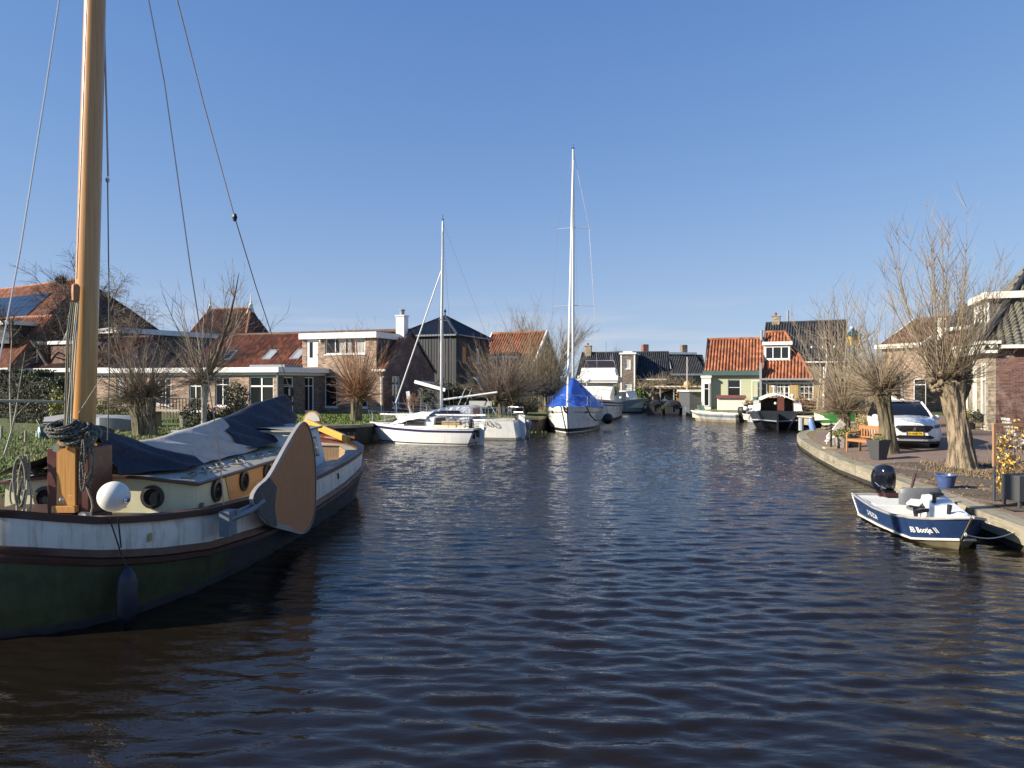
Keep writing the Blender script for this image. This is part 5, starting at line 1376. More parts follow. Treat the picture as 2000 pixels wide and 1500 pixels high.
def mast_rig(b, x, s, z0, z1, r, spreaders, bow, stern, sides, mast_mat=None, furl=None, boom=None):
    m = MB(); m.tube([(x,s,z0),(x,s+.03,(z0+z1)/2),(x,s+.1,z1)], [r,r,r*.75], 12); m.build("mast", mast_mat or ALU, b, smooth=60)
    for z, w in spreaders:
        m = MB(); m.tube([(x-w,s+.18,z),(x,s+.05,z+.04),(x+w,s+.18,z)], .022, 6); m.build("spreader", ALU, b)
    for (sg) in (1,-1):
        m = MB(); ps = [(x+sg*sides[0], s+.25, sides[1])]+[(x+sg*w, s+.18, z) for z, w in spreaders]+[(x, s+.08, z1-.1)]; m.tube(ps, .007, 4); m.build("shroud", WIRE, b)
        if spreaders:
            m = MB(); m.tube([(x+sg*sides[0]*.95, s+.05, sides[1]),(x, s+.05, spreaders[0][0])], .007, 4); m.build("shroud", WIRE, b)
    if bow: m = MB(); m.tube([bow, (x, s+.05, z1*(.98 if not furl else furl[1]))], .008 if not furl else furl[0], 6); m.build("forestay", WIRE if not furl else WHITE, b)
    if stern: m = MB(); m.tube([stern, (x, s+.08, z1-.05)], .007, 4); m.build("backstay", WIRE, b)
    m = MB(); m.tube([(x,s+.1,z1),(x,s+.1,z1+.35)], .012, 4); m.bar((x-.12,s+.1,z1+.1),(x+.12,s+.1,z1+.1),.03,.03); m.build("masthead_aerial", BLACK, b)
    if boom: m = MB(); m.tube(boom, .055, 10); m.build("boom", ALU, b, smooth=60)

def build_second_boat():
    o, rz, L = boat_frame((-6.3, 38.3), (.35, 35.9))
    b = thing("sailing_boat", "white sailing boat with raised mast and boom, lying behind the blue-striped boat", "sailing boat", o, rz)
    tab = [(0,.02),(L*.06,.3),(L*.15,.62),(L*.3,.98),(L*.5,1.22),(L*.7,1.24),(L*.88,1.1),(L,.9)]
    zsh = [(0,1.15),(L*.4,1.0),(L*.7,.95),(L,.98)]
    hb, zf = hull(b, L, tab, zsh, .6, [GEL, BOOT, ANTI], [(1.0,0),(.12,2)], tr_rake=-.15, deckm=CREAM_D)
    cabin(b, [(1.5,.4,.3,1.05,1.1),(2.1,.75,.55,1.03,1.32),(3.4,.95,.72,1.0,1.62),(4.6,.98,.78,.98,1.66),(4.75,.98,.74,.98,1.6)], GEL)
    m = MB(); m.grid([[(.86,2.6,1.15),(1.0,3.5,1.14),(1.02,4.3,1.14)],[(.76,2.7,1.33),(.86,3.5,1.42),(.89,4.2,1.42)]], flip=True); m.build("cabin_window", TINT, b)
    m = MB(); m.poly([(-.45,4.77,1.0),(.45,4.77,1.0),(.4,4.78,1.55),(-.4,4.78,1.55)][::-1]); m.build("companionway", WOODO, b)
    m = MB(); m.box(-.95,.95,4.9,L-.35,.97,1.0); m.build("cockpit", CREAM_D, b)
    rails(b, hb, zf, L, 6, h=.6)
    mast_rig(b, 0, 2.75, 1.3, 11.3, .075, [(6.1,.62)], (0,.05,1.75), (0,L,1.0), (1.1,1.0), furl=(.035,.78), boom=[(0,2.9,1.95),(0,3.0+2.9,2.35)])
    m = MB(); m.extrude([(-.04,L,1.25),(-.04,L+.34,1.2),(-.04,L+.3,-.3),(-.04,L-.05,-.3)], (.08,0,0)); m.build("rudder", pm("weathered_white", (.55,.57,.58),.5,.15,3), b)
    m = MB(); m.lathe([(.14,0),(.14,.02)], (.55,L+.0,.62), 14, 'y'); m.build("registration_disc", BOOT, b, recalc=True)
    m = MB(); 
    for (x,w,z) in ((.2,.03,.38),(.28,.03,.36),(.38,.03,.38)): m.box(x,x+w,L+.02,L+.04,z-.18,z)
    m.box(.15,.45,L+.02,L+.04,.33,.37); m.build("transom_ladder", BLACK, b)
    m = MB(); m.lathe([(.1,-.3),(.15,-.1),(.15,.1),(.08,.18)], (-.75,L+.25,.75), 10); m.bar((-.75,L+.2,.6),(-.75,L+.25,-.2),.1,.14); m.build("outboard_motor", pm("grey_outboard", (.25,.26,.27), .5, .2), b, smooth=50)
    m = MB(); m.lathe([(.08,-.25),(.11,-.1),(.11,.05),(.06,.1)], (.55,L-.2,1.45), 10); m.bar((.55,L-.15,1.3),(.6,L+.1,1.0),.06,.1); m.build("small_outboard", BLACK, b, smooth=50)
    rr = random.Random(3)
    for k in range(2):
        m = MB(); m.tube([(hb(6)+.02, 5.9+k*.25+.18*math.sin(j*.8)*rr.uniform(.6,1.1), .95-.28*abs(math.sin(j*.55))) for j in range(12)], .010, 5); m.build("hanging_rope", ROPE, b, smooth=180)
build_second_boat()

def build_big_yacht():
    o, rz, L = boat_frame((3.0, 38.7), (4.75, 49.6))
    b = thing("yacht", "large white sailing yacht with tall mast and blue tarpaulin tent on deck, bow on", "yacht", o, rz)
    tab = [(0,.03),(L*.02,.22),(L*.06,.52),(L*.12,.85),(L*.2,1.18),(L*.3,1.48),(L*.45,1.72),(L*.6,1.75),(L*.8,1.6),(L,1.2)]
    zsh = [(0,1.52),(L*.3,1.38),(L*.6,1.28),(L,1.3)]
    hb, zf = hull(b, L, tab, zsh, .55, [GEL, BOOT, ANTI], [(1.0,0),(.20,1),(.075,0),(.04,2)], tr_rake=.3, deckm=CREAM_D, wl=.84)
    m = MB()
    for sg in (1,-1): m.grid([[(sg*(hb(s)+.004), s+.03, zf(s)-.30) for s in np.linspace(.35,L*.5,14)], [(sg*(hb(s)+.004), s+.03, zf(s)-.27) for s in np.linspace(.35,L*.5,14)]], flip=sg < 0)
    m.build("hull_line", BOOT, b)
    m = MB()
    for sg in (1,-1):
        s = 1.7; m.box(min(sg*(hb(s)-.02),sg*(hb(s)+.03)), max(sg*(hb(s)-.02),sg*(hb(s)+.03)), s-.12, s+.12, zf(s)-.36, zf(s)-.22)
    m.build("hull_port", BOOT, b)
    rails(b, hb, zf, L, 6, h=.62, s1=.95)
    mast_rig(b, 0, 4.3, 1.4, 16.9, .085, [(7.45,1.25),(12.15,.95)], (0,.1,1.55), (0,L-.1,1.4), (1.55,1.35), furl=(.055,.96))
    m = MB(); m.tube([(.5,4.0,3.1),(.55,3.98,1.6)], .03, 6); m.tube([(-.2,.1,1.5),(-.1,-.25,1.3),(0,-.1,1.2)], .06, 6); m.build("anchor", BLACK, b)
    m = MB(); m.tube([(1.0,.8,1.5),(1.2,1.2,1.0),(1.42,2.2,.68),(1.75,3.6,.62)], .04, 6); m.build("black_hose", BLACK, b, smooth=180)
    # tent of blue tarpaulin: its own thing
    rows = []; N = 30; K = 26
    for i in range(N+1):
        s = .9+8.6*i/N
        zt = interp([(.9,1.7),(2.0,2.2),(3.3,2.8),(4.2,3.2),(4.6,3.15),(6.5,2.8),(9.5,2.4)], s); row = []
        w = hb(s)*1.0+.09
        for k in range(K+1):
            t = -1+2*k/K; a = abs(t); ze = zf(s)+.02
            f = .12*noise.noise(Vector((s*1.6,t*3,5)))*a*(1.3-a)*2 + .07*math.sin(s*4+a*6+t*2)*a*(1-a)*2
            row.append((t*w+f*.6, s+.1*noise.noise(Vector((s*2,t*5,9))), zt-(zt-ze)*a**1.12-.05*math.sin(a*math.pi)*(zt-ze)*.5+f))
        rows.append(row)
    m = MB(); m.grid(rows, flip=True); m.poly([rows[0][k] for k in range(K+1)]+[(0,.9,1.45)])
    bl = pm("blue_polytarp", (.025,.10,.46), .38, .2, 3, bump=.35, bscale=14)
    o2 = m.build("tarpaulin", bl, None, smooth=180); o2.location = b.location; o2.rotation_euler = b.rotation_euler
    tag(o2, "bright blue tarpaulin tent over the big yacht's deck", "tarpaulin")
    o3 = thing("ball_fender", "black ball fender hanging on the big yacht's shaded side", "fender", wm(b) @ Vector((hb(5.2)+.34, 5.2, .62)))
    m = MB(); m.ball((0,0,0), .33, 18, 12); m.build("ball", BLACK, o3, smooth=180); m = MB(); m.tube([(0,0,.3),(-.1,0,.75)], .02, 5); m.build("fender_line", ROPE_L, o3)
build_big_yacht()

def build_cruiser():
    o, rz, L = boat_frame((5.9, 51.5), (7.9, 60.5))
    b = thing("motor_cruiser", "white motor cruiser with flybridge moored behind the big yacht", "motor boat", o, rz)
    tab = [(0,.05),(L*.06,.6),(L*.15,1.1),(L*.3,1.5),(L*.5,1.65),(L*.8,1.65),(L,1.55)]; zsh = [(0,1.6),(L*.3,1.4),(L,1.25)]
    hb, zf = hull(b, L, tab, zsh, .7, [GEL, BLUE_S, BOOT], [(1.0,0),(.93,1),(.85,0),(.78,1),(.72,0),(.12,2)], deckm=CREAM_D)
    cabin(b, [(2.3,1.1,.95,1.3,1.7),(3.2,1.3,1.2,1.28,2.75),(7.6,1.35,1.25,1.25,2.8)], GEL, "saloon")
    # front windows with white blinds, side glass
    m = MB()
    for x0 in (-.98,-.02+.08): m.extrude([(x0,2.78,1.88),(x0+.86,2.78,1.88),(x0+.84,3.16,2.6),(x0+.02,3.16,2.6)][::-1], (0,-.05,.02))
    m.build("windscreen", glass_mat("blinds_behind_glass", (.42,.44,.43), .1), b)
    m = MB(); m.grid([[(1.34,3.6,1.8),(1.36,7.2,1.8)],[(1.27,3.7,2.5),(1.29,7.2,2.5)]], flip=True); m.build("side_window", TINT, b)
    m = MB(); rows = [[(-1.5,s,z0),(-1.55,s,z1),(1.55,s,z1),(1.5,s,z0)] for s,z0,z1 in ((2.75,2.8,3.0),(2.9,2.8,3.35),(8.2,2.82,3.2))]; m.grid(rows, flip=True); m.poly(rows[0]); m.poly(rows[-1][::-1]); m.build("flybridge", GEL, b, smooth=40)
    m = MB(); rows = [[(-1.4,s,z0),(-1.3,s,z1),(1.3,s,z1),(1.4,s,z0)] for s,z0,z1 in ((3.2,3.33,3.7),(3.5,3.3,3.95),(5.2,3.25,3.9))]; m.grid(rows, flip=True); m.poly(rows[0]); m.build("flybridge_cover", pm("white_cover", (.74,.74,.72),.8,.05,3), b, smooth=50)
    m = MB(); m.box(-1.55,1.55,2.72,2.76,2.93,2.97); m.build("flybridge_line", BLUE_S, b)
    m = MB(); m.poly([(-1.15,4.3,3.9),(1.15,4.3,3.9),(1.05,4.5,4.5),(-1.05,4.5,4.5)]); m.build("windscreen_screen", TINT, b)
    m = MB(); m.tube([(-1.45,5.0,3.2),(-1.1,4.5,4.55),(1.1,4.5,4.55),(1.45,5.0,3.2)], .035, 6); m.tube([(-1.0,4.6,4.55),(-1.0,4.6,5.6)], .015, 4); m.tube([(.5,4.6,4.55),(.5,4.6,6.0)], .015, 4); m.tube([(.85,4.6,4.55),(.85,4.65,5.0),(1.0,4.65,5.05),(1.0,4.6,4.55)], .03, 6); m.build("radar_arch", STEEL, b)
    m = MB(); m.tube([(-.6,1.0,1.55),(-.6,1.0,2.9)], .03, 6); m.ball((-.55,1.0,2.95), .2, 12, 8, sc=(1.3,1,.7)); m.build("radar_dome", GEL, b, smooth=60)
    rails(b, hb, zf, L, 6, h=.75)
    m = MB(); m.box(1.5,1.85,7.6,8.6,1.3,2.05); m.build("deck_locker", CREAM_D, b)
build_cruiser()

def small_hull(name, label, bow, stern, half, z0, zb, cat="boat", mats=None, bands=None, deckm=None, group=None, rake=.4, wl=.85, blunt=False, inner=None, keel=-.45):
    o, rz, L = boat_frame(bow, stern)
    b = thing(name, label, cat, o, rz, group)
    tab = [(0,.03 if not blunt else half*.55),(L*.08,half*.38 if not blunt else half*.72),(L*.2,half*.68),(L*.4,half*.95),(L*.6,half),(L*.85,half*.95),(L,half*.85)]
    zsh = [(0,zb),(L*.4,z0+.03),(L,z0)]
    hb, zf = hull(b, L, tab, zsh, rake, mats or [GEL, BOOT, ANTI], bands or [(1.0,0),(.14,2)], wl=wl, keel=keel)
    st = np.linspace(L*.04, L*.985, 12); m = MB(); k = .06
    f = .42*z0
    for sg in (1,-1):
        m.grid([[(sg*hb(s),s,zf(s)) for s in st],[(sg*max(.01,hb(s)-k),s,zf(s)+.005) for s in st],[(sg*max(.008,hb(s)-k-.03),s,f) for s in st]], flip=sg < 0)
    m.grid([[(-max(.008,hb(s)-k-.03),s,f) for s in st],[(max(.008,hb(s)-k-.03),s,f) for s in st]]); e = L*.985
    m.poly([(-hb(e)+k,e,f),(hb(e)-k,e,f),(hb(e)-k,e,zf(e)),(-hb(e)+k,e,zf(e))]); m.build("interior", inner or CREAM_D, b, smooth=40)
    g = MB(); 
    for sg in (1,-1): g.tube([(sg*hb(s),s,zf(s)+.01) for s in np.linspace(0,L,14)], .03, 6)
    g.tube([(-hb(L),L,zf(L)+.01),(hb(L),L,zf(L)+.01)], .03, 6); g.build("gunwale", deckm or WHITE, b)
    return b, hb, zf, L

def outboard(root, x, y, z, k=1.0, cowl=None, turn=0.0):
    a = MB(); M = Matrix.Translation((x,y,z)) @ Matrix.Rotation(turn,4,'Z') @ Matrix.Scale(k,4)
    def T(p): return M @ Vector(p)
    rows = []
    for zz, rx, ry, cy in ((.02,.10,.14,.02),(.06,.15,.21,.04),(.16,.175,.25,.05),(.30,.18,.26,.05),(.42,.165,.24,.03),(.50,.13,.19,.0),(.535,.07,.11,-.02)):
        rows.append([T((rx*math.copysign(abs(math.cos(t))**.75,math.cos(t)), cy+ry*math.copysign(abs(math.sin(t))**.75,math.sin(t)), zz)) for t in np.linspace(0,2*math.pi,20,endpoint=False)])
    a.grid(rows, closed=True); a.poly(rows[-1]); a.poly(rows[0][::-1])
    o = a.build("outboard_cowl", cowl or BLACK, root, smooth=55)
    l = MB(); rows = []
    for zz, rx, y0, y1 in ((.03,.07,-.1,.15),(-.2,.06,-.06,.16),(-.5,.045,-.02,.18),(-.75,.04,0,.2)):
        rows.append([T(p) for p in ((-rx,y0,zz),(rx,y0,zz),(rx,y1,zz),(-rx,y1,zz))])
    l.grid(rows, closed=True); l.add([T(p) for p in ((-.11,-.2,-.18),(.11,-.2,-.18),(.11,-.06,-.18),(-.11,-.06,-.18),(-.11,-.2,.06),(.11,-.2,.06),(.11,-.06,.06),(-.11,-.06,.06))],[(0,3,2,1),(4,5,6,7),(0,1,5,4),(1,2,6,5),(2,3,7,6),(3,0,4,7)]); l.build("outboard_leg", BLACK, root)
    return o

def build_far_boats():
    b, hb, zf, L = small_hull("cabin_boat", "grey-hulled cabin boat with white wheelhouse moored in front of the laurel hedge", (12.4, 66.3), (9.6, 69.5), 1.1, 1.05, 1.3, mats=[pm("grey_hull", (.33,.32,.29),.5,.1,2), BOOT, ANTI], bands=[(1.0,0),(.06,1)])
    cabin(b, [(1.3,.7,.6,1.1,1.3),(1.7,.8,.7,1.1,2.0),(2.7,.8,.7,1.08,2.05)], GEL, "wheelhouse")
    m = MB(); m.grid([[(.82,1.8,1.5),(.82,2.5,1.5)],[(.73,1.85,1.9),(.73,2.5,1.9)]], flip=True); m.build("cabin_window", TINT, b); m = MB(); m.grid([[(-.82,1.8,1.5),(-.82,2.5,1.5)],[(-.73,1.85,1.9),(-.73,2.5,1.9)]]); m.build("cabin_window", TINT, b)
    b, hb, zf, L = small_hull("inflatable_dinghy", "small white inflatable dinghy with dark cover beside the laurel hedge", (11.5, 69.2), (13.4, 67.5), .6, .42, .5, blunt=True, mats=[GEL, GEL, GEL])
    m = MB(); m.tube([(.6*.9,.2,.4),(.6,1.2,.38),(.55,L,.36)], .17, 10); m.tube([(-.6*.9,.2,.4),(-.6,1.2,.38),(-.55,L,.36)], .17, 10); m.tube([(-.54,.2,.4),(-.3,-.05,.42),(.3,-.05,.42),(.54,.2,.4)], .16, 10); m.build("air_tube", GEL, b, smooth=60)
    m = MB(); m.ball((0,.3,.75), .22, 12, 8); m.build("motor_cover", WHITE, b, smooth=180)
    dark = pm("dark_boat_cover", (.02,.022,.026), .6, .3, 3)
    for k, (x, y) in enumerate(((12.6, 63.0), (14.0, 62.0))):
        lab = ("dark covered sloop with its stern to the water, the one by the pergola tree", "dark covered sloop with its stern to the water, the one by the white garden table")[k]
        b, hb, zf, L = small_hull("covered_sloop", lab, (x+.8, y+4.2), (x, y), .72, .75, .9, mats=[dark, BOOT, BOOT], deckm=dark, group="dark covered sloops at the far quay")
        cabin(b, [(.4,.4,.2,.85,.95),(1.6,.72,.4,.78,1.2),(3.6,.74,.45,.76,1.25),(4.1,.62,.4,.76,1.0)], dark, "canopy_cover")
        m = MB(); m.lathe([(.05,.4),(.05,0)], (0,L+.05,.3), 8); m.box(-.18,.18,L,L+.25,.75,1.1); m.build("outboard_motor", BLACK, b, bevel=.05)
    b, hb, zf, L = small_hull("open_boat", "long pale grey open sloop lying along the green house quay", (13.4, 53.2), (16.2, 50.6), .85, .55, .72, mats=[pm("silver_hull", (.42,.43,.42),.45,.12,2), pm("grey_band",(.16,.18,.19),.5,.1), pm("tan_bottom",(.34,.28,.18),.6,.2)], bands=[(1.0,0),(.85,1),(.6,0),(.3,2)])
    outboard(b, 0, L+.1, .5, 1.1)
    m = MB(); m.box(-.6,.6,1.2,1.5,.45,.5); m.box(-.7,.7,2.4,2.7,.45,.5); m.build("thwart", WHITE, b)
    b, hb, zf, L = small_hull("open_boat", "light grey dinghy with white motor lying between the long sloop and the black barge", (16.3, 50.4), (18.3, 49.2), .7, .5, .6, mats=[pm("pale_dinghy_hull", (.50,.50,.48),.45,.12,2), BOOT, ANTI])
    outboard(b, 0, .6, .75, .9, GEL); m = MB(); m.ball((.3,.3,1.0), .16, 10, 8); m.build("fender_ball", WHITE, b, smooth=180)
    # mooring pole with blue fender
    o = thing("mooring_pole", "tall grey mooring pole with a blue fender tied at the waterline", "mooring pole", (15.1, 61.3, 0))
    m = MB(); m.tube([(0,0,-.8),(0,0,5.0)], [.09,.07], 8); m.build("pole", pm("grey_wood_pole",(.30,.29,.27),.8,.2,3), o)
    m = MB(); m.lathe([(.03,.6),(.12,.45),(.14,.1),(.12,-.1),(.03,-.2)], (-.12,-.15,.3), 10); m.build("fender", pm("slate_blue_fender",(.07,.11,.2),.5,.2), o, smooth=60)
build_far_boats()

def build_black_barge():
    o, rz, L = boat_frame((19.3, 52.5), (15.75, 42.2))
    b = thing("steel_barge", "black steel barge with white cabin roof and open dark steering cockpit, stern to us", "barge", o, rz)
    dk = pm("black_hull_paint", (.014,.016,.022), .3, .25, 2, dirt=(.05,.05,.05), dirt_amt=.3)
    tab = [(0,.1),(L*.06,.7),(L*.15,1.2),(L*.3,1.6),(L*.7,1.65),(L*.88,1.62),(L*.95,1.5),(L,1.05)]
    zsh = [(0,1.5),(L*.4,.95),(L*.75,.95),(L,1.15)]
    hb, zf = hull(b, L, tab, zsh, .3, [dk, dk, pm("grey_blue_band",(.045,.055,.07),.4,.2,2)], [(1.0,2),(.45,0)], tr_rake=.55, wl=.72, deckm=pm("grey_deck",(.2,.21,.22),.6,.2))
    m = MB(); m.tube([(hb(s)+.02,s-(.25 if s > L*.96 else 0),zf(s)*.52) for s in np.linspace(L*.2,L,16)]+[(0,L-.2,zf(L)*.45)]+[(-hb(s)-.02,s-(.25 if s > L*.96 else 0),zf(s)*.52) for s in np.linspace(L,L*.2,16)], .045, 6); m.build("rubbing_strake", pm("pale_rubber",(.35,.37,.38),.6,.2), b)
    m = MB(); m.box(-.05,.05,L-.6,L+.35,-.5,1.0); m.bar((-1.05,L-.12,1.1),(-.55,L-.3,-.1),.05,.12); m.build("rudder", dk, b)
    cab = pm("cream_cabin", (.72,.69,.58), .5, .06, 2)
    for sg in (1,-1):
        m = MB(); rows = [[(sg*1.42,s,z0),(sg*1.36,s,z1),(sg*.95,s,z1+.04),(sg*.98,s,z0)] for s,z0,z1 in ((2.5,1.1,1.55),(L-2.2,1.0,1.6),(L-.9,1.05,1.5),(L-.25,1.15,1.22))]; m.grid(rows, flip=sg > 0); m.poly(rows[-1]); m.build("coaming", cab, b)
    m = MB(); rows = [[(-1.05,s,1.75),(-.98,s,1.8),(-.5,s,2.02),(0,s,2.14),(.5,s,2.02),(.98,s,1.8),(1.05,s,1.75)] for s in (2.6, L-1.5)]; m.grid(rows, flip=True)
    m.grid([[(x*.97,s,z-.07) for x,y_,z in rows[0]] for s in (2.6,L-1.5)]); m.grid([rows[1],[(x*.97,L-1.5,z-.07) for x,y_,z in rows[1]]]); m.build("cabin_roof", cab, b)
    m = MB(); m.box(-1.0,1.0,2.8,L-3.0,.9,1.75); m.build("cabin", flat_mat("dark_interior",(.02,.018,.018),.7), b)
    m = MB()
    for x in (-.98,.98): m.box(x-.05,x+.05,L-1.6,L-1.5,1.1,1.76)
    m.box(-.42,-.02,L-1.66,L-1.62,1.0,1.95); m.build("cabin_bulkhead", wood_mat("brown_door",(.14,.05,.03),(.09,.03,.02),.4), b)
    m = MB(); m.ball((.08,L-1.7,1.55), .085, 10, 8); m.build("deck_lamp", WHITE, b, smooth=180)
    m = MB(); m.lathe([(.06,0),(.08,.4),(.14,.45),(.1,.55)], (-1.1,4.6,1.5), 10); m.lathe([(.05,0),(.05,.5),(.16,.55),(.1,.62)], (.1,5.0,2.0), 10); m.build("vent", WHITE, b, smooth=50)
    m = MB()
    for k in range(9): m.bar((-.5+k*.12,4.0,2.05),(-.55+k*.13,3.6+.2*(k%3),2.2+.1*(k%2)),.03,.05)
    m.build("roof_clutter", wood_mat("driftwood",(.4,.35,.28),(.3,.25,.2)), b)
    f = thing("long_fender", "light blue fender hanging at the quay corner beside the black barge", "fender", P(1586, 832, 35.5))
    m = MB(); m.lathe([(.02,.42),(.07,.36),(.14,.22),(.15,-.15),(.11,-.3),(.03,-.4)], (0,0,0), 14); bo = m.build("body", pm("light_blue_vinyl",(.16,.27,.55),.4,.08,3), f, smooth=60); bo.rotation_euler = (0,R(-16),0)
    pl = thing("mooring_post", "pale grey mooring post on the quay corner", "post", (14.75, 36.3, .5)); m = MB(); m.tube([(0,0,-.1),(0,0,.55)], .13, 10); m.build("post", pm("grey_post",(.30,.32,.33),.7,.2,4), pl)
    # landing gangway of planks
    g = thing("gangway", "sun-bleached plank gangway between the black barge and the quay", "gangway", (17.6, 40.6, .62), R(12))
    m = MB(); m.box(-.9,1.2,-.5,.9,.22,.3); m.build("planks", wood_mat("bleached_planks",(.5,.42,.32),(.38,.32,.25),.8,(2,14,2),planks=.14), g)
    for x in (-.8, 1.0):
        m = MB(); m.box(x,x+.1,-.4,.8,-.2,.22); m.build("bearer", QUAY, g)
build_black_barge()

# ================================================================== small boat at the quay on the right
def text_mesh(txt, size, bold=0.0):
    cu = bpy.data.curves.new("t", 'FONT'); cu.body = txt; cu.size = size; cu.offset = bold; cu.resolution_u = 3
    o = bpy.data.objects.new("t", cu); COL.objects.link(o)
    dg = bpy.context.evaluated_depsgraph_get(); me = o.evaluated_get(dg).to_mesh()
    vs = [v.co.copy() for v in me.vertices]; fs = [list(p.vertices) for p in me.polygons]
    o.evaluated_get(dg).to_mesh_clear(); bpy.data.objects.remove(o); bpy.data.curves.remove(cu)
    return vs, fs

def build_blue_boat():
    o, rz, L = boat_frame((7.66, 11.85), (8.06, 15.28))
    b = thing("motor_dinghy", "small dark blue aluminium boat with white interior and black outboard, lettered on its side", "motor boat", o, rz)
    tab = [(0,.02),(.15,.22),(.4,.42),(.8,.60),(1.4,.69),(2.2,.74),(L,.72)]
    zt = [(0,.62),(.4,.52),(.9,.44),(1.5,.385),(2.2,.38),(2.8,.41),(L,.47)]
    hb = lambda s: interp(tab, s); zf = lambda s: interp(zt, s)
    navy = pm("navy_boat_paint", (.018,.042,.115), .22, .18, 1.5, coat=.3, dirt=(.03,.05,.10), dirt_amt=.5)
    alu = pm("bare_aluminium", (.20,.175,.11), .4, .25, 3, metal=.3, dirt=(.20,.16,.07), dirt_amt=.6)
    st = np.linspace(0, L, 26)
    def side(s, f, sg):
        w = hb(s)*(1-.13*(1-f)) ; sh = .34*(1-f)*max(0, 1-s/1.5)-.14*(1-f)*max(0,(s-2.9)/.52)
        zc = .05+.13*max(0,1-s/.8)
        return Vector((sg*w, s+sh, zf(s)*f+zc*(1-f)))
    m = MB()
    for sg in (1,-1): m.grid([[side(s,f,sg) for s in st] for f in (1,.75,.5,.25,0)], flip=sg > 0)
    m.add([side(L,1,-1),side(L,1,1),side(L,0,1),side(L,0,-1)],[(0,3,2,1)]); m.build("hull", navy, b, smooth=50)
    m = MB()
    for sg in (1,-1):
        m.grid([[side(s,0,sg) for s in st],[Vector((sg*hb(s)*.55,s+.44*max(0,1-s/1.5),-.12)) for s in st],[Vector((0,s+.6*max(0,1-s/1.5),-.3)) for s in st]], flip=sg > 0)
    m.build("bottom", alu, b, smooth=50)
    m = MB()
    for sg in (1,-1): m.tube([side(s,.02,sg)+Vector((sg*.012,0,0)) for s in st], .022, 6)
    m.build("spray_rail", pm("white_spray_rail", (.62,.60,.52), .4, .1, 3), b, smooth=60)
    m = MB(); m.bar(side(0,1,0)+Vector((0,-.01,.0)), side(0,0,0)+Vector((0,-.0,0)), .035, .03); m.bar(side(0,0,0), Vector((0,.56,-.14)), .04, .03); m.build("stem_post", alu, b)
    for sg in (1,-1):
        m = MB(); m.bar(side(L,1,sg), side(L,0,sg), .02, .02); m.build("transom_edge", WHITE, b)
    m = MB()
    for sg in (1,-1): m.tube([side(s,1,sg)+Vector((0,0,.008)) for s in st], .026, 6)
    m.tube([side(L,1,-1),side(L,1,1)], .026, 6); m.build("gunwale", pm("worn_gunwale", (.30,.28,.27), .45, .3, 8), b, smooth=60)
    wi = pm("white_liner", (.70,.71,.68), .45, .05, 3, dirt=(.45,.46,.44), dirt_amt=.3)
    m = MB(); s2 = np.linspace(.95, L-.22, 18)
    for sg in (1,-1): m.grid([[Vector((sg*(hb(s)-.012),s,zf(s)-.004)) for s in s2],[Vector((sg*(hb(s)-.13),s,zf(s)-.015)) for s in s2],[Vector((sg*(hb(s)-.2),s,.17)) for s in s2]], flip=sg < 0)
    m.grid([[Vector((-hb(s)+.2,s,.17)) for s in s2],[Vector((hb(s)-.2,s,.17)) for s in s2]])
    fd = np.linspace(.03, .95, 10); m.grid([[Vector((-max(.004,hb(s)-.012),s,zf(s)-.006)) for s in fd],[Vector((max(.004,hb(s)-.012),s,zf(s)-.006)) for s in fd]])
    e = .95; m.poly([(-hb(e)+.1,e,zf(e)-.02),(hb(e)-.1,e,zf(e)-.02),(hb(e)-.2,e,.17),(-hb(e)+.2,e,.17)]); e = L-.22
    m.poly([(-hb(e)+.2,e,.17),(hb(e)-.2,e,.17),(hb(e)-.02,e,zf(e)-.02),(-hb(e)+.02,e,zf(e)-.02)]); m.poly([(-hb(e)+.01,e,zf(e)-.02),(hb(e)-.01,e,zf(e)-.02),(hb(L)-.01,L-.01,zf(L)-.02),(-hb(L)+.01,L-.01,zf(L)-.02)])
    m.build("interior", wi, b, smooth=40)
    # side console, raked, on the quay side
    m = MB(); rows = []
    for s, z0, z1 in ((1.0,.36,.42),(1.35,.3,.50),(1.9,.3,.62),(2.15,.2,.68),(2.3,.2,.40)): rows.append([Vector((.12,s,z0)),Vector((.14,s,z1)),Vector((.30,s,z1+.015)),Vector((.56,s,z1)),Vector((.58,s,z0))])
    m.grid(rows, flip=True); m.poly(rows[0]); m.poly(rows[-1][::-1]); m.build("console", pm("white_console", (.80,.80,.78), .35, .03, 3), b, bevel=.012)
    for s, x in ((1.22,.2),(1.75,.18)):
        m = MB(); z = interp([(1,.42),(2.15,.68)], s); m.tube([(x,s,z-.14),(x,s-.01,z+.0),(x+.01,s-.03,z+.17)], [.024,.034,.042], 10); m.tube([(x-.02,s+.05,z-.03),(x+.05,s+.09,z+.04),(x+.03,s+.06,z-.1)], .018, 6); m.build("rod_holder", BLACK, b, smooth=50)
    m = MB(); m.bar((-.02,2.0,.46),(.1,2.3,.5),.26,.05); m.lathe([(.06,0),(.05,-.12),(.03,-.22)], (.02,2.12,.44), 8); m.bar((-.16,1.75,.405),(.12,1.86,.43),.09,.07); m.build("seat_pedestal", BLACK, b, bevel=.015)
    m = MB(); m.bar((-.08,2.02,.5),(.12,2.3,.54),.24,.06); m.build("seat_cushion", wi, b, bevel=.02)
    m = MB(); rows = []
    for z, k in ((.40,1),(.62,1.02),(.72,.96),(.755,.8)):
        rows.append([Vector((.32+.40*k*math.sin(a), 2.62-.12*math.cos(a)*k, z)) for a in np.linspace(-1.45,1.45,12)])
    m.grid(rows); m.grid([[p+Vector((0,.07,-.01)) for p in r] for r in rows], flip=True); m.grid([rows[-1],[p+Vector((0,.07,-.01)) for p in rows[-1]]]); m.build("seat_back", pm("grey_vinyl", (.12,.125,.13), .5, .1, 3), b, smooth=40)
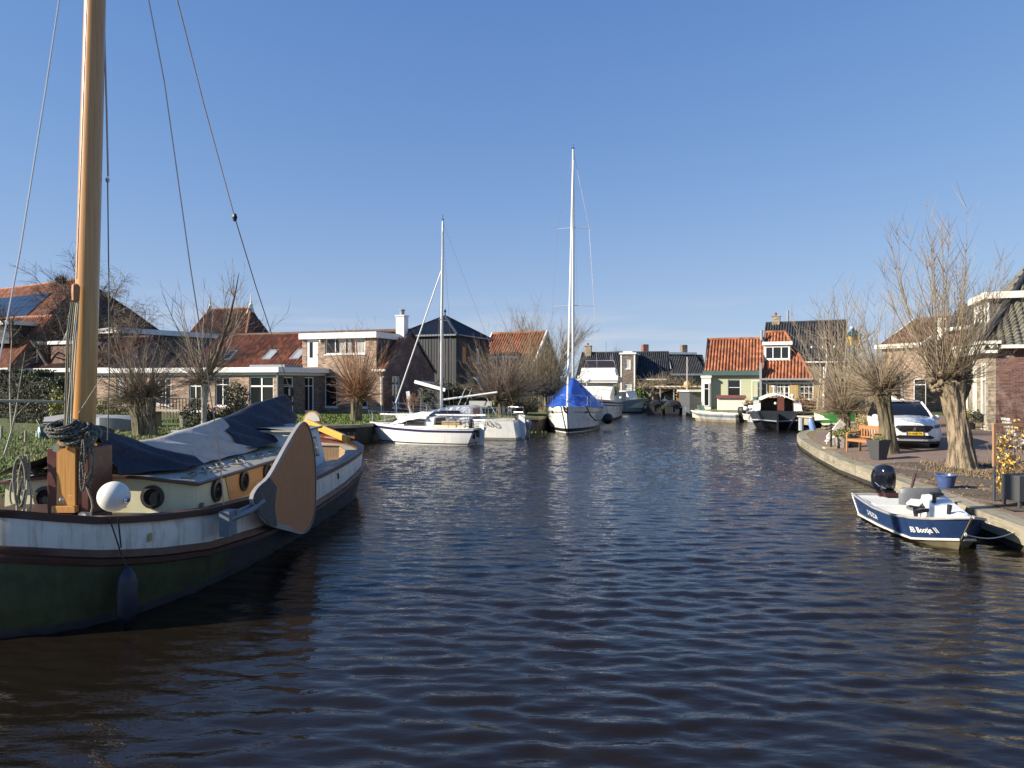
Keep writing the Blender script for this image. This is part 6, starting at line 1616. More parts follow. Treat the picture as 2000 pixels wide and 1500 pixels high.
    m = MB(); m.box(-.5,.5,2.75,3.05,.17,.36); m.build("stern_bench", wi, b, bevel=.015)
    m = MB(); m.tube([(.33,3.15,.55),(.36,3.1,.72),(.40,3.05,.98)], [.022,.026,.03], 8); m.build("tiller_handle", flat_mat("dark_grip",(.06,.03,.03),.5), b, smooth=50)
    m = MB(); m.box(.26,.46,1.95,2.1,.69,.74); m.box(.32,.38,2.0,2.05,.62,.7); m.build("chart_plotter", BLACK, b, bevel=.01)
    rr = random.Random(2)
    m = MB()
    for k in range(3):
        c = Vector((-.02+k*.1,.45+k*.13,.52)); rows = []
        for i in range(7):
            rows.append([c+Vector((.14*math.cos(a)*math.sin(i/6*3.14)*rr.uniform(.8,1.2), .13*math.sin(a)*math.sin(i/6*3.14)*rr.uniform(.8,1.2), .07*math.cos(i/6*3.14))) for a in np.linspace(0,6.28,10,endpoint=False)])
        m.grid(rows, closed=True, flip=True)
    m.build("crumpled_cloth", pm("white_cloth", (.80,.80,.80), .9, .05, 5), b, smooth=180)
    m = MB()
    for k in range(2): m.tube([(-.08+.09*math.cos(j*.9)*rr.uniform(.6,1.1), .32+.10*math.sin(j*.9), .54+.012*k+.006*(j%3)) for j in range(16)], .013, 5)
    m.build("rope_bundle", pm("tan_rope", (.50,.36,.20), .9, .3, 20), b, smooth=180)
    # outboard, tipped forward on the transom
    oc = pm("glossy_black_cowl", (.006,.007,.012), .12, .2, 3, coat=.6)
    co = outboard(b, -.02, L+.08, .50, 1.12, oc, turn=R(8))
    m = MB(); m.box(-.2,.2,L-.12,L+.14,.36,.5); m.box(-.14,.14,L-.25,L-.1,.46,.53); m.bar((-.17,L-.02,.47),(.2,L-.1,.5),.05,.06); m.build("motor_clamp", pm("dark_red_clamp", (.05,.02,.02), .4, .6, 12), b, bevel=.01)
    m = MB(); m.tube([(-.205,L-.12,.66),(-.215,L+.1,.72),(-.17,L+.3,.86)], .008, 4); m.bar((-.17,L-.145,.66),(-.09,L-.16,.62),.02,.012); m.build("cowl_trim", pm("silver_trim",(.5,.5,.52),.3,.1,3,metal=.6), co, world=False)
    # lettering on the side facing the water
    def letter(name, txt, size, s0, s1, f0, fh, bold, mat, serif=False):
        vs, fs = text_mesh(txt, 1.0, bold); xs = [v.x for v in vs]; x0, x1 = min(xs), max(xs)
        mm = MB(); P_ = []
        for v in vs:
            t = (v.x-x0)/(x1-x0); s = s0+(s1-s0)*t; f = f0+fh*v.y
            k_ = 1-f; s = (s-.34*k_)/(1-.2267*k_) if s < 1.5 else s
            p = side(s, f, -1); q = side(s+.01, f, -1)-p; r_ = side(s, f+.05, -1)-p; n = q.cross(r_).normalized()
            if n.x > 0: n = -n
            P_.append(p+n*.006)
        mm.add(P_, fs); mm.build(name, mat, b)
    let = pm("white_lettering", (.82,.82,.80), .4, .02, 3)
    letter("boat_name", "BB Bootje II", 1, .95, .46, .34, .36, .016, let)
    letter("registration_lettering", "S-YB-ZOA", 1, 2.66, 2.14, .36, .42, .012, let)
    m = MB(); e = side(0,.28,0)+Vector((0,-.03,0)); q = P(1990,1036,12.35)
    import_pts = [wm(b) @ e]; w0 = import_pts[0]
    pts = [w0.lerp(q, t)+Vector((0,0,-.10*math.sin(t*math.pi))) for t in np.linspace(0,1,10)]; m.tube(pts, .010, 6); m.tube([w0+Vector((.02*math.sin(a*2),-.02,.03*math.cos(a*2))) for a in np.linspace(0,6,9)], .010, 5); tag(m.build("mooring_rope", pm("pale_blue_rope",(.55,.56,.55),.9,.1,20), None, smooth=180), "thin white rope tying the small blue boat's bow to the quay", "rope")
    bl = MB(); 
    return b
build_blue_boat()

# ================================================================== white SUV parked behind the willows
def build_car():
    fx, fy = 14.0, 24.75
    z = gz(fx+.5, fy+1.5)+.012
    c = thing("parked_car", "white SUV with yellow number plate parked between the two pollard willows", "car", (fx, fy, z), R(-17))
    paint = pm("white_car_paint", (.80,.80,.78), .25, .03, 1.5, coat=.7); blk = flat_mat("black_plastic", (.012,.012,.014), .45)
    sec = [(0,.70,.30,.66,.86),(.06,.80,.25,.74,.93),(.2,.88,.22,.80,1.0),(.6,.915,.20,.88,1.06),(1.05,.92,.20,.95,1.13),(1.5,.92,.20,.97,1.02),(3.6,.92,.20,.99,1.04),(4.1,.90,.24,1.0,1.08),(4.4,.84,.30,.96,1.04),(4.45,.78,.4,.9,.98)]
    m = MB(); rows = []
    for y, w, zb, zs, zt in sec:
        half = [(0,zb),(w*.86,zb),(w*.97,zb+.1),(w,(zb+zs)/2),(w*.985,zs-.05),(w*.94,zs),(w*.80,zt-.02),(w*.4,zt),(0,zt+.01)]
        ring = half+[(-x,zz) for x, zz in half[-2:0:-1]]
        rows.append([(x,y,zz) for x, zz in ring])
    m.grid(rows, closed=True); m.poly(rows[0][::-1]); m.poly(rows[-1]); m.build("body", paint, c, smooth=38, recalc=True)
    gs = [(.98,.78,1.06,.72,1.10),(1.45,.84,1.0,.68,1.38),(1.9,.86,.98,.64,1.585),(2.7,.86,.98,.64,1.62),(3.6,.85,.98,.62,1.58),(4.1,.82,1.0,.58,1.38),(4.3,.78,1.0,.56,1.08)]
    m = MB(); m.grid([[(-wb,y,zb),(-wt,y,zt),(wt,y,zt),(wb,y,zb)] for y,wb,zb,wt,zt in gs], flip=True); m.poly([(-gs[-1][1],4.3,1.0),(-gs[-1][3],4.3,1.08),(gs[-1][3],4.3,1.08),(gs[-1][1],4.3,1.0)]); m.build("window_glass", glass_mat("car_glass", (.008,.009,.012), .04), c, smooth=40)
    m = MB(); m.grid([[(-wt-.02,y,zt-.03),(-wt*.9,y,zt+.025),(0,y,zt+.04),(wt*.9,y,zt+.025),(wt+.02,y,zt-.03)] for y,wb,zb,wt,zt in [(1.86,.86,.98,.645,1.572)]+gs[3:6]], flip=True); m.build("car_roof", paint, c, smooth=50)
    for sg in (1,-1):
        m = MB(); m.tube([(sg*.80,1.0,1.07),(sg*.70,1.45,1.36),(sg*.655,1.88,1.575)], .045, 8); m.build("windscreen_pillar", paint, c, smooth=60)
        for y_ in (2.65, 3.5):
            m = MB(); m.bar((sg*.855,y_,.98),(sg*.64,y_,1.59),.10,.04,(0,1,0)); m.build("door_pillar", blk, c)
        m = MB(); m.tube([(sg*.6,1.95,1.63),(sg*.6,3.7,1.64)], .022, 6); m.build("roof_rail", STEEL, c)
        m = MB(); m.ball((sg*1.0,1.32,1.06), .10, 12, 8, sc=(1.15,.55,.85)); m.bar((sg*.86,1.33,1.01),(sg*.95,1.33,1.02),.05,.05); m.build("wing_mirror", paint, c, smooth=60)
        m = MB(); m.extrude([(sg*.36,-.012,.80),(sg*.78,.07,.86),(sg*.90,.40,.93),(sg*.91,.42,.86),(sg*.80,.07,.76),(sg*.52,-.012,.72)], (0,-.02,.0)); h = m.build("headlight", glass_mat("headlight_glass", (.10,.10,.11), .08), c, recalc=True)
        m = MB(); m.tube([(sg*.80,.04,.74),(sg*.82,.05,.55),(sg*.78,.03,.40)], .014, 6); m.build("daylight_strip", STEEL, c)
        for y in (.92, 3.6):
            m = MB(); m.lathe([(.24,-.1),(.345,-.1),(.36,-.06),(.36,.09),(.345,.115),(.25,.115)], (sg*.82,y,.36), 28, 'x'); w_ = m.build("wheel", flat_mat("tyre_rubber",(.012,.012,.013),.8), c, smooth=40, recalc=True)
            m = MB(); m.lathe([(.245,0),(.245,.06),(.07,.09),(.06,.1)], (sg*.82+(.0 if sg > 0 else -.09),y,.36), 20, 'x'); m.build("wheel_rim", pm("alloy",(.4,.4,.42),.3,.1,3,metal=.7), w_, smooth=40, recalc=True)
            m = MB(); m.tube([(sg*.90,y+.42*math.cos(a),.36+.42*math.sin(a)) for a in np.linspace(-.15,3.29,16)], .035, 6); m.build("wheel_arch", blk, c, smooth=60)
    # front face: black grille band, badge, plate, lower intake
    m = MB(); m.extrude([(-.60,-.02,.79),(-.40,-.03,.82),(.40,-.03,.82),(.60,-.02,.79),(.46,-.02,.62),(.36,-.02,.585),(-.36,-.02,.585),(-.46,-.02,.62)], (0,.06,0)); m.build("grille", blk, c, recalc=True)
    m = MB(); m.extrude([(-.02,-.035,.76),(.045,-.035,.745),(.05,-.035,.70),(.015,-.035,.69),(.045,-.035,.64),(.02,-.035,.635),(-.01,-.035,.68),(-.045,-.035,.63),(-.06,-.035,.65),(-.03,-.035,.71)], (0,-.012,0)); m.build("badge", pm("chrome",(.6,.58,.55),.15,.05,3,metal=1), c, recalc=True)
    m = MB(); m.extrude([(-.52,-.01,.36),(.52,-.01,.36),(.62,.0,.42),(.48,-.012,.48),(-.48,-.012,.48),(-.62,.0,.42)][::-1], (0,-.03,0)); m.build("lower_intake", blk, c, recalc=True)
    m = MB(); m.box(-.66,.66,-.04,.06,.28,.34); m.build("bumper_lip", pm("silver_lip",(.45,.45,.46),.3,.1,3,metal=.5), c, bevel=.01)
    m = MB(); m.box(-.8,.8,.04,.3,.2,.285); m.build("underside", blk, c)
    m = MB(); m.box(-.26,.26,-.05,-.03,.485,.60); pl = m.build("number_plate", pm("yellow_plate",(.78,.50,.05),.4,.03,3), c)
    m = MB(); m.box(-.259,-.21,-.053,-.05,.486,.599); m.build("country_band", flat_mat("blue_band",(.03,.04,.25),.4), pl)
    vs, fs = text_mesh("N-028-TR", .095, .003); x1 = max(v.x for v in vs); m = MB(); m.add([(-.195+v.x*.43/x1, -.054, .51+v.y) for v in vs], fs); m.build("plate_lettering", flat_mat("black_ink",(.01,.01,.01),.5), pl)
    m = MB(); m.box(-.1,.1,1.12,1.14,1.115,1.14); m.build("dashboard_card", WHITE, c)
build_car()

# ================================================================== trees and plants
def bark_mat(name, c1, c2, sc=9, b=.9):
    m = NT(name); oc = m.obj
    g = m.noise(m.mapping(oc, (sc, sc, sc*.16)), 1.0, 6, .7)
    c = m.mix(m.ramp(g, [(.40,0),(.56,1)]), c2, c1); c = m.mix(m.ramp(m.noise(oc, 1.2, 4), [(.5,0),(.75,.5)]), c, (c1[0]*.7,c1[1]*.8,c1[2]*.55))
    m.set(Base_Color=c, Roughness=.95); m.bump(g, b, .06); return m.m
BARK = bark_mat("furrowed_willow_bark", (.32,.25,.165), (.06,.045,.03), 13, 1.0)
BARK_D = bark_mat("dark_mossy_bark", (.17,.14,.085), (.05,.042,.028))
BARK_P = bark_mat("pale_birch_bark", (.52,.47,.40), (.25,.21,.17), 5, .3)
TW_T = pm("tan_twigs", (.255,.20,.13), .8, .3, 3)
TW_G = pm("olive_twigs", (.22,.18,.10), .8, .3, 3)
TW_R = pm("reddish_twigs", (.30,.165,.085), .8, .3, 3)
TW_D = pm("dark_twigs", (.11,.085,.065), .85, .3, 3)
TW_B = pm("grey_brown_twigs", (.22,.17,.125), .85, .3, 3)

def trunk_mesh(pts, rs, seed, n=64, sub=10, rough=.13):
    "gnarled tapering trunk with ribs"
    m = MB(); rows = []; pts = [Vector(p) for p in pts]
    P_, R_ = [], []
    for i in range(len(pts)-1):
        for k in range(sub):
            t = k/sub; P_.append(pts[i].lerp(pts[i+1], t)); R_.append(rs[i]+(rs[i+1]-rs[i])*t)
    P_.append(pts[-1]); R_.append(rs[-1])
    for p, r in zip(P_, R_):
        row = []
        for k in range(n):
            a = 2*math.pi*k/n
            q = Vector((math.cos(a), math.sin(a), 0))
            f = 1+rough*1.5*noise.noise(Vector((q.x*1.6,q.y*1.6,p.z*.9+seed)))+rough*.45*math.sin(a*5+seed+p.z*.8)
            f += .32*(abs(noise.noise(Vector((q.x*3.4+.25*math.sin(p.z*2.6+a),q.y*3.4,p.z*.8+seed*2))))-.2)
            row.append(p+q*r*f)
        rows.append(row)
    m.grid(rows, closed=True); m.poly(rows[-1]); return m

def shoots(mb, rng, heads, n, lmin, lmax, r0, elev=(-.1, 1.0), up=.13, twigs=6, seg=6, sides=3, wig=.07, tw=(.15,.34), rt=.45):
    for i in range(n):
        c, hr = heads[rng.randrange(len(heads))]
        az = rng.uniform(0, 2*math.pi); se = rng.uniform(*elev); ce = math.sqrt(max(0, 1-min(1, abs(se))**2))
        d = Vector((math.cos(az)*ce, math.sin(az)*ce, se)).normalized()
        p = Vector(c)+d*hr*.75; L = rng.uniform(lmin, lmax)*(0.55+.45*max(0, se)+.12*rng.random()); st = L/seg; pts = [p.copy()]; ds = [d.copy()]
        for k in range(seg):
            d = (d+Vector((0,0,up))+Vector((rng.gauss(0,wig),rng.gauss(0,wig),rng.gauss(0,wig)))).normalized()
            p = p+d*st; pts.append(p.copy()); ds.append(d.copy())
        rr = r0*(.6+.5*L/lmax)
        mb.tube(pts, [max(.0035, rr*(1-k/seg)**.8) for k in range(seg+1)], sides, caps=False)
        for j in range(twigs):
            k = rng.randrange(1, seg); t = rng.random(); q = pts[k].lerp(pts[k+1], t); a = ds[k]
            s = a.orthogonal().normalized(); s.rotate(Matrix.Rotation(rng.uniform(0,6.28), 3, a)); dd = (a*.85+s*.5).normalized()
            l = L*rng.uniform(*tw)*(1-.5*k/seg); p2 = q+dd*l*.5; dd = (dd+Vector((0,0,.2))).normalized(); p3 = p2+dd*l*.5
            mb.tube([q,p2,p3], [max(.003,rr*rt*.6), max(.003,rr*rt*.4), .0025], 3, caps=False)

def pollard(name, label, base, trunk, rs, heads, spec, seed, bark=BARK, twig=TW_T, cat="tree", group=None, knobs=40):
    t = thing(name, label, cat, base, 0, group); rng = random.Random(seed)
    m = trunk_mesh(trunk, rs, seed)
    for c, r in heads:
        for _ in range(knobs):
            d = Vector((rng.gauss(0,1),rng.gauss(0,1),rng.gauss(.1,.8))).normalized(); q = Vector(c)+d*r*rng.uniform(.3,.85)
            k = r*rng.uniform(.12,.34); m.ball(q, k, 8, 6, sc=(rng.uniform(.8,1.3),rng.uniform(.8,1.3),rng.uniform(.8,1.3)))
        for _ in range(knobs//2):
            d = Vector((rng.gauss(0,1),rng.gauss(0,1),rng.gauss(.4,.6))).normalized(); q = Vector(c)+d*r*.6
            m.tube([q, q+d*r*.35, q+(d+Vector((0,0,.4)))*r*.6], [r*.16,r*.13,r*.10], 7)
    m.build("trunk", bark, t, smooth=60)
    m = MB()
    for s in spec: shoots(m, rng, heads, **s)
    m.build("crown", twig, t)
    return t

def T(px, Y, dz=0.0):
    x = (px-1000)/FPX*Y; return Vector((x, Y, gz(x, Y)+dz))

b1 = T(1880, 19.6, -.05)
pollard("pollard_willow", "largest pollard willow with thick furrowed trunk and tall bare shoots, by the blue flower pot", b1,
    [(0,0,0),(0,0,.15),(-.06,0,.7),(-.14,0,1.4),(-.24,0,2.0),(-.38,0,2.45)], [.46,.35,.28,.255,.28,.36],
    [((-.62,0,2.58),.30),((-.10,.05,2.8),.30),((-.36,-.1,2.6),.32),((-.66,.1,2.35),.22),((.02,0,2.5),.22)],
    [dict(n=28,lmin=2.9,lmax=4.5,r0=.020,elev=(.55,1.0),up=.16,twigs=26,seg=9,sides=5,wig=.045,tw=(.16,.34),rt=.55),
     dict(n=46,lmin=2.0,lmax=3.3,r0=.014,elev=(.35,.95),up=.17,twigs=12,seg=8,wig=.05),
     dict(n=80,lmin=1.2,lmax=2.6,r0=.011,elev=(.0,.9),up=.12,twigs=6), dict(n=60,lmin=.8,lmax=1.9,r0=.010,elev=(-.35,.3),up=.05,twigs=4,wig=.12)], 11)
m = trunk_mesh([b1+Vector((-.22,0,1.7)), b1+Vector((.0,.02,2.3)), b1+Vector((-.02,.05,2.9))], [.17,.21,.24], 5)
_t = [o for o in bpy.data.objects if o.name == "pollard_willow"][0]
m.build("limb", BARK_D, _t, smooth=60, world=True)

b2 = T(1737, 23.8, -.05)
pollard("pollard_willow", "pollard willow with dense round spray of twigs, standing behind the tall tapered planter", b2,
    [(0,0,0),(0,0,.12),(-.06,0,.9),(-.18,0,1.6),(-.28,0,2.0)], [.34,.27,.22,.23,.28], [((-.30,0,2.18),.34),((-.1,.05,2.1),.25)],
    [dict(n=330,lmin=.9,lmax=2.1,r0=.013,elev=(-.45,1.0),up=.05,twigs=4,wig=.12), dict(n=30,lmin=2.2,lmax=3.4,r0=.018,elev=(.6,1),up=.1,twigs=7)], 12, BARK_D, TW_T)
b3 = T(1652, 29.6, -.05)
pollard("pollard_willow", "smaller pollard willow behind the green upturned dinghy, dark knobbly head and tall twigs", b3,
    [(0,0,0),(0,0,.1),(-.04,0,.6),(-.08,0,1.05)], [.27,.21,.19,.26], [((-.1,0,1.25),.36)],
    [dict(n=340,lmin=1.0,lmax=2.6,r0=.015,elev=(-.3,1.0),up=.07,twigs=5,wig=.1), dict(n=36,lmin=3.6,lmax=5.2,r0=.026,elev=(.72,1),up=.08,twigs=11,seg=8)], 13, BARK_D, TW_T)
b4 = T(1702, 35, -.05)
pollard("pollard_willow", "pollard willow with olive twigs beyond the white car's roof", b4,
    [(0,0,0),(0,0,.1),(0,0,1.4),(0,0,2.1)], [.35,.3,.26,.3], [((0,0,2.3),.4)],
    [dict(n=300,lmin=1.0,lmax=2.6,r0=.017,elev=(-.5,1.0),up=.05,twigs=5,wig=.12)], 14, BARK, TW_G)
bb = T(1612, 45, -.05)
def birch(label, b, H, seed, r=.13, name="birch_tree", bark=None, twig=None, n=60):
    t = thing(name, label, "tree", b); rng = random.Random(seed); m = MB()
    pts = [Vector((.1*math.sin(i*.9+seed),0,H*i/8)) for i in range(9)]; m.tube(pts, [r*(1-i/9) for i in range(9)], 8, caps=False); m.build("trunk", bark or BARK_P, t, smooth=60)
    m = MB(); heads = [(pts[i], .05) for i in range(3,9)]; shoots(m, rng, heads, n, 1.0, 2.6, .014, elev=(-.1,.9), up=.03, twigs=7, wig=.12); m.build("crown", twig or TW_B, t)
birch("slender pale-barked birch beside the pink board, between cottage and willow", bb, 5.8, 3)
birch("thin pale birch just behind its twin by the shuttered cottage", T(1600, 47, -.05), 5.2, 4, .09, n=45)
# left bank
b5 = T(284, 27, -.05)
pollard("pollard_willow", "squat double-trunked pollard willow behind the barge's grey tarpaulin", b5,
    [(0,0,0),(0,0,.1),(-.1,0,.7),(-.25,0,1.25)], [.5,.42,.34,.38], [((-.36,0,1.5),.42),((.1,0,1.55),.4)],
    [dict(n=480,lmin=1.0,lmax=2.5,r0=.014,elev=(-.55,1.0),up=.04,twigs=4,wig=.1), dict(n=20,lmin=1.8,lmax=2.8,r0=.02,elev=(.4,1),up=.08,twigs=6)], 15, BARK_D, TW_B)
m = trunk_mesh([b5+Vector((.15,-.1,0)), b5+Vector((.16,-.08,.7)), b5+Vector((.1,0,1.5))], [.3,.24,.28], 8)
m.build("trunk", BARK, [o for o in bpy.data.objects if o.name == "pollard_willow.004"][0], smooth=60, world=True)
b6 = T(397, 26.5, -.05)
pollard("pollard_tree", "slim pollard tree with one long leaning limb, in front of the garden room", b6,
    [(0,0,0),(0,0,.1),(.04,0,1.2),(.08,0,2.05)], [.13,.1,.085,.14], [((.1,0,2.2),.22),((-.15,0,2.1),.15)],
    [dict(n=170,lmin=1.0,lmax=2.5,r0=.014,elev=(-.3,1.0),up=.06,twigs=5,wig=.1), dict(n=16,lmin=3.0,lmax=4.4,r0=.03,elev=(.7,1),up=.06,twigs=12,seg=8)], 16, BARK_P, TW_B)
m = MB(); m.tube([b6+Vector((.1,0,2.1)), b6+Vector((.55,0,3.2)), b6+Vector((.95,0,4.4)), b6+Vector((1.15,.1,5.4)), b6+Vector((1.3,.1,6.2))], [.09,.075,.055,.03,.01], 7)
m2 = MB(); shoots(m2, random.Random(9), [(b6+Vector((.8,0,3.8)),.05),(b6+Vector((1.0,0,4.6)),.05),(b6+Vector((1.15,0,5.3)),.04)], 40, .8, 2.2, .014, elev=(.2,1), up=.06, twigs=7)
_t = [o for o in bpy.data.objects if o.name == "pollard_tree"][0]; m.build("limb", BARK_D, _t, smooth=60, world=True); m2.build("limb_twigs", TW_B, _t, world=True)
b7 = T(697, 35.2, -.05)
pollard("pollard_willow", "pollard willow with orange-brown upright shoots in front of the brick house facade", b7,
    [(0,0,0),(0,0,.1),(0,0,.7),(0,0,1.2)], [.32,.26,.24,.28], [((0,0,1.45),.4),((.2,0,1.25),.3)],
    [dict(n=330,lmin=.8,lmax=2.1,r0=.015,elev=(-.4,1.0),up=.04,twigs=4,wig=.12), dict(n=110,lmin=1.9,lmax=3.4,r0=.018,elev=(.55,1),up=.1,twigs=5)], 17, BARK_D, TW_R)
b8 = T(980, 42.5, -.05)
pollard("pollard_willow", "broad bushy pollard willow in front of the orange-roofed cottage", b8,
    [(0,0,0),(0,0,.1),(0,0,.5),(0,0,.9)], [.4,.34,.3,.36], [((-.2,0,1.0),.45),((.4,0,1.1),.45)],
    [dict(n=620,lmin=1.6,lmax=4.2,r0=.018,elev=(.05,1.0),up=.05,twigs=5,wig=.09)], 18, BARK_D, TW_B)
b9 = T(1062, 47.5, -.05)
pollard("pollard_willow", "tall bushy willow at the bank beside the big yacht's bow", b9,
    [(0,0,0),(0,0,.1),(0,0,.8),(0,0,1.3)], [.4,.34,.3,.36], [((-.5,0,1.5),.5),((.5,0,1.6),.5)],
    [dict(n=460,lmin=1.6,lmax=4.4,r0=.02,elev=(.0,1.0),up=.06,twigs=5,wig=.09), dict(n=30,lmin=4.2,lmax=6.2,r0=.016,elev=(.8,1),up=.06,twigs=12,seg=8)], 19, BARK_D, TW_G)

def bare_tree(label, b, H, seed, spread=.55, droop=0.0, levels=4, r=.3, twig=TW_D, bark=BARK_D, kids=(3,5), nest=False, trunk_h=.28, name="bare_tree", group=None):
    t = thing(name, label, "tree", b, 0, group); rng = random.Random(seed); tr = MB(); cr = MB()
    def grow(p, d, L, r, lv):
        seg = 4; pts = [p.copy()]; ds = []
        for k in range(seg):
            g = Vector((0,0,.05)) if lv < levels-1 else Vector((0,0,-droop))
            d = (d+g+Vector((rng.gauss(0,.10),rng.gauss(0,.10),rng.gauss(0,.08)))).normalized(); p = p+d*L/seg; pts.append(p.copy()); ds.append(d.copy())
        (tr if lv < 2 else cr).tube(pts, [max(.006, r*(1-.55*k/seg)) for k in range(seg+1)], 7 if lv < 2 else (4 if lv < 3 else 3), caps=False)
        if lv >= levels: return
        n = rng.randint(*kids) + (2 if lv >= 2 else 0)
        for i in range(n):
            k = rng.randrange(1 if lv else 2, seg+1); q = pts[k]; a = ds[min(k, seg-1)]
            s = a.orthogonal().normalized(); s.rotate(Matrix.Rotation(rng.uniform(0,6.28), 3, a)); w = spread*rng.uniform(.6,1.5)
            grow(q, (a+s*w).normalized(), L*rng.uniform(.5,.78), r*.5, lv+1)
    grow(Vector((0,0,0)), Vector((rng.uniform(-.05,.05),0,1)), H*trunk_h*1.5, r, 0)
    tr.build("trunk", bark, t, smooth=60); cr.build("crown", twig, t)
    return t
bt = bare_tree("round bare tree with a bird's nest rising in front of the barn roof", T(105, 50), 10.4, 22, .62, .06, 5, .2, TW_D, BARK_P, (3,5))
nm = MB(); rng = random.Random(1); c = P(119, 547, 50)
for i in range(160):
    a = Vector((rng.gauss(0,1),rng.gauss(0,1),rng.gauss(0,.7))).normalized()*.33*rng.random()**.4; d = Vector((rng.gauss(0,1),rng.gauss(0,1),rng.gauss(0,.5))).normalized()*.3; nm.tube([c+a-d*.5, c+a+d*.5], .018, 3)
tag(nm.build("bird_nest", TW_D, None), "dark ragged bird's nest high in the round bare tree", "nest")
bare_tree("drooping bare tree arching over the barn's dark gable", T(214, 49.5), 9.4, 23, .75, .16, 5, .2, TW_B, BARK_D, (3,4))
bare_tree("thin bare tree behind the orange-roofed cottage", T(1030, 70), 8.6, 24, .26, 0, 4, .10, TW_B, BARK_D)
bare_tree("thin bare tree between big yacht mast and orange-roofed cottage", T(1068, 72), 9.2, 25, .26, 0, 4, .10, TW_B, BARK_D)
bare_tree("low bare tree peeping above the dark cottage row's ridge", T(1142, 96), 8.2, 26, .5, 0, 4, .18, TW_D, BARK_D)
bare_tree("bare tree seen over the dark farmhouse roof", T(470, 84), 10.5, 27, .5, 0, 4, .2, TW_B, BARK_D)
bare_tree("bare tree rising behind the flat dormer of the long brick house", T(700, 72), 9.0, 28, .5, 0, 4, .18, TW_B, BARK_D)
bare_tree("tall bare tree behind the slate-roofed house", T(1668, 78), 10.0, 29, .45, 0, 4, .2, TW_B, BARK_D)
bare_tree("bare tree behind the street houses, lower one of two", T(1760, 74), 7.6, 30, .5, 0, 4, .2, TW_B, BARK_D)
# sapling at the far left with two stems
t = thing("sapling", "slim grey sapling with forked stem at the lawn's edge by the hedge", "tree", T(8, 20.5, -.03)); m = MB()
m.tube([(0,0,0),(.12,0,.4),(.22,0,.75),(.34,0,1.3),(.46,0,2.1),(.6,0,3.0)], [.035,.03,.026,.02,.013,.005], 6); m.tube([(.22,0,.75),(.18,0,1.3),(.16,0,2.2),(.22,0,3.3),(.2,0,4.0)], [.024,.02,.016,.01,.004], 6)
m.tube([(.15,0,.5),(.35,.05,.62),(.6,.05,.95)], [.016,.01,.004], 5); m.tube([(.3,0,1.1),(.55,0,1.4),(.8,0,1.6)], [.012,.008,.003], 4); m.build("trunk", BARK_P, t, smooth=60)
m = MB(); shoots(m, random.Random(3), [((.4,0,1.8),.02),((.55,0,2.7),.02),((.17,0,2.4),.02),((.21,0,3.4),.02)], 26, .4, 1.1, .006, elev=(.1,.9), twigs=3); m.build("crown", TW_B, t)

def leaf_mesh(vol, n, size, seed, flat=.5):
    "many small leaf faces through a volume; vol(rng) gives a point"
    rng = random.Random(seed); m = MB()
    for i in range(n):
        p = Vector(vol(rng)); a = Vector((rng.gauss(0,1),rng.gauss(0,1),rng.gauss(0,1)*flat)).normalized(); b = a.orthogonal().normalized(); b.rotate(Matrix.Rotation(rng.uniform(0,6.28),3,a))
        s = size*rng.uniform(.6,1.3); w = s*.5
        c = a.cross(b)
        m.add([p-b*s*.5, p+c*w*.5, p+b*s*.5, p-c*w*.5], [(0,1,2,3)])
    return m
def ell(cx, cy, cz, rx, ry, rz, seed=0, hollow=.35):
    def f(rng):
        while True:
            d = Vector((rng.gauss(0,1),rng.gauss(0,1),rng.gauss(0,1))).normalized()
            k = hollow+(1-hollow)*rng.random()**.45
            l = .72+.5*noise.noise(d*1.9+Vector((seed,seed*.7,0)))
            p = Vector((cx+d.x*rx*k*l*1.25, cy+d.y*ry*k*l*1.25, cz+d.z*rz*k*l*1.2))
            if p.z > .02: return p
    return f
def leaf_mat(name, c1, c2, rough=.55, trans=.25):
    m = NT(name); g = m.n("NewGeometry")
    c = m.mix(g.outputs["Random Per Island"], c1, c2)
    m.set(Base_Color=c, Roughness=rough); return m.m
LF_D = leaf_mat("dark_evergreen_leaves", (.018,.030,.012), (.06,.075,.03))
LF_Y = leaf_mat("yellow_green_leaves", (.11,.12,.025), (.26,.25,.06))
LF_L = leaf_mat("laurel_leaves", (.035,.07,.012), (.12,.17,.03))
LF_B = leaf_mat("dry_beech_leaves", (.16,.075,.035), (.33,.18,.09))
LF_I = leaf_mat("ivy_leaves", (.03,.038,.018), (.10,.10,.05))
LF_G = leaf_mat("golden_autumn_leaves", (.50,.27,.03), (.72,.50,.12))
LF_H = leaf_mat("hedge_leaves", (.02,.035,.010), (.055,.075,.02))

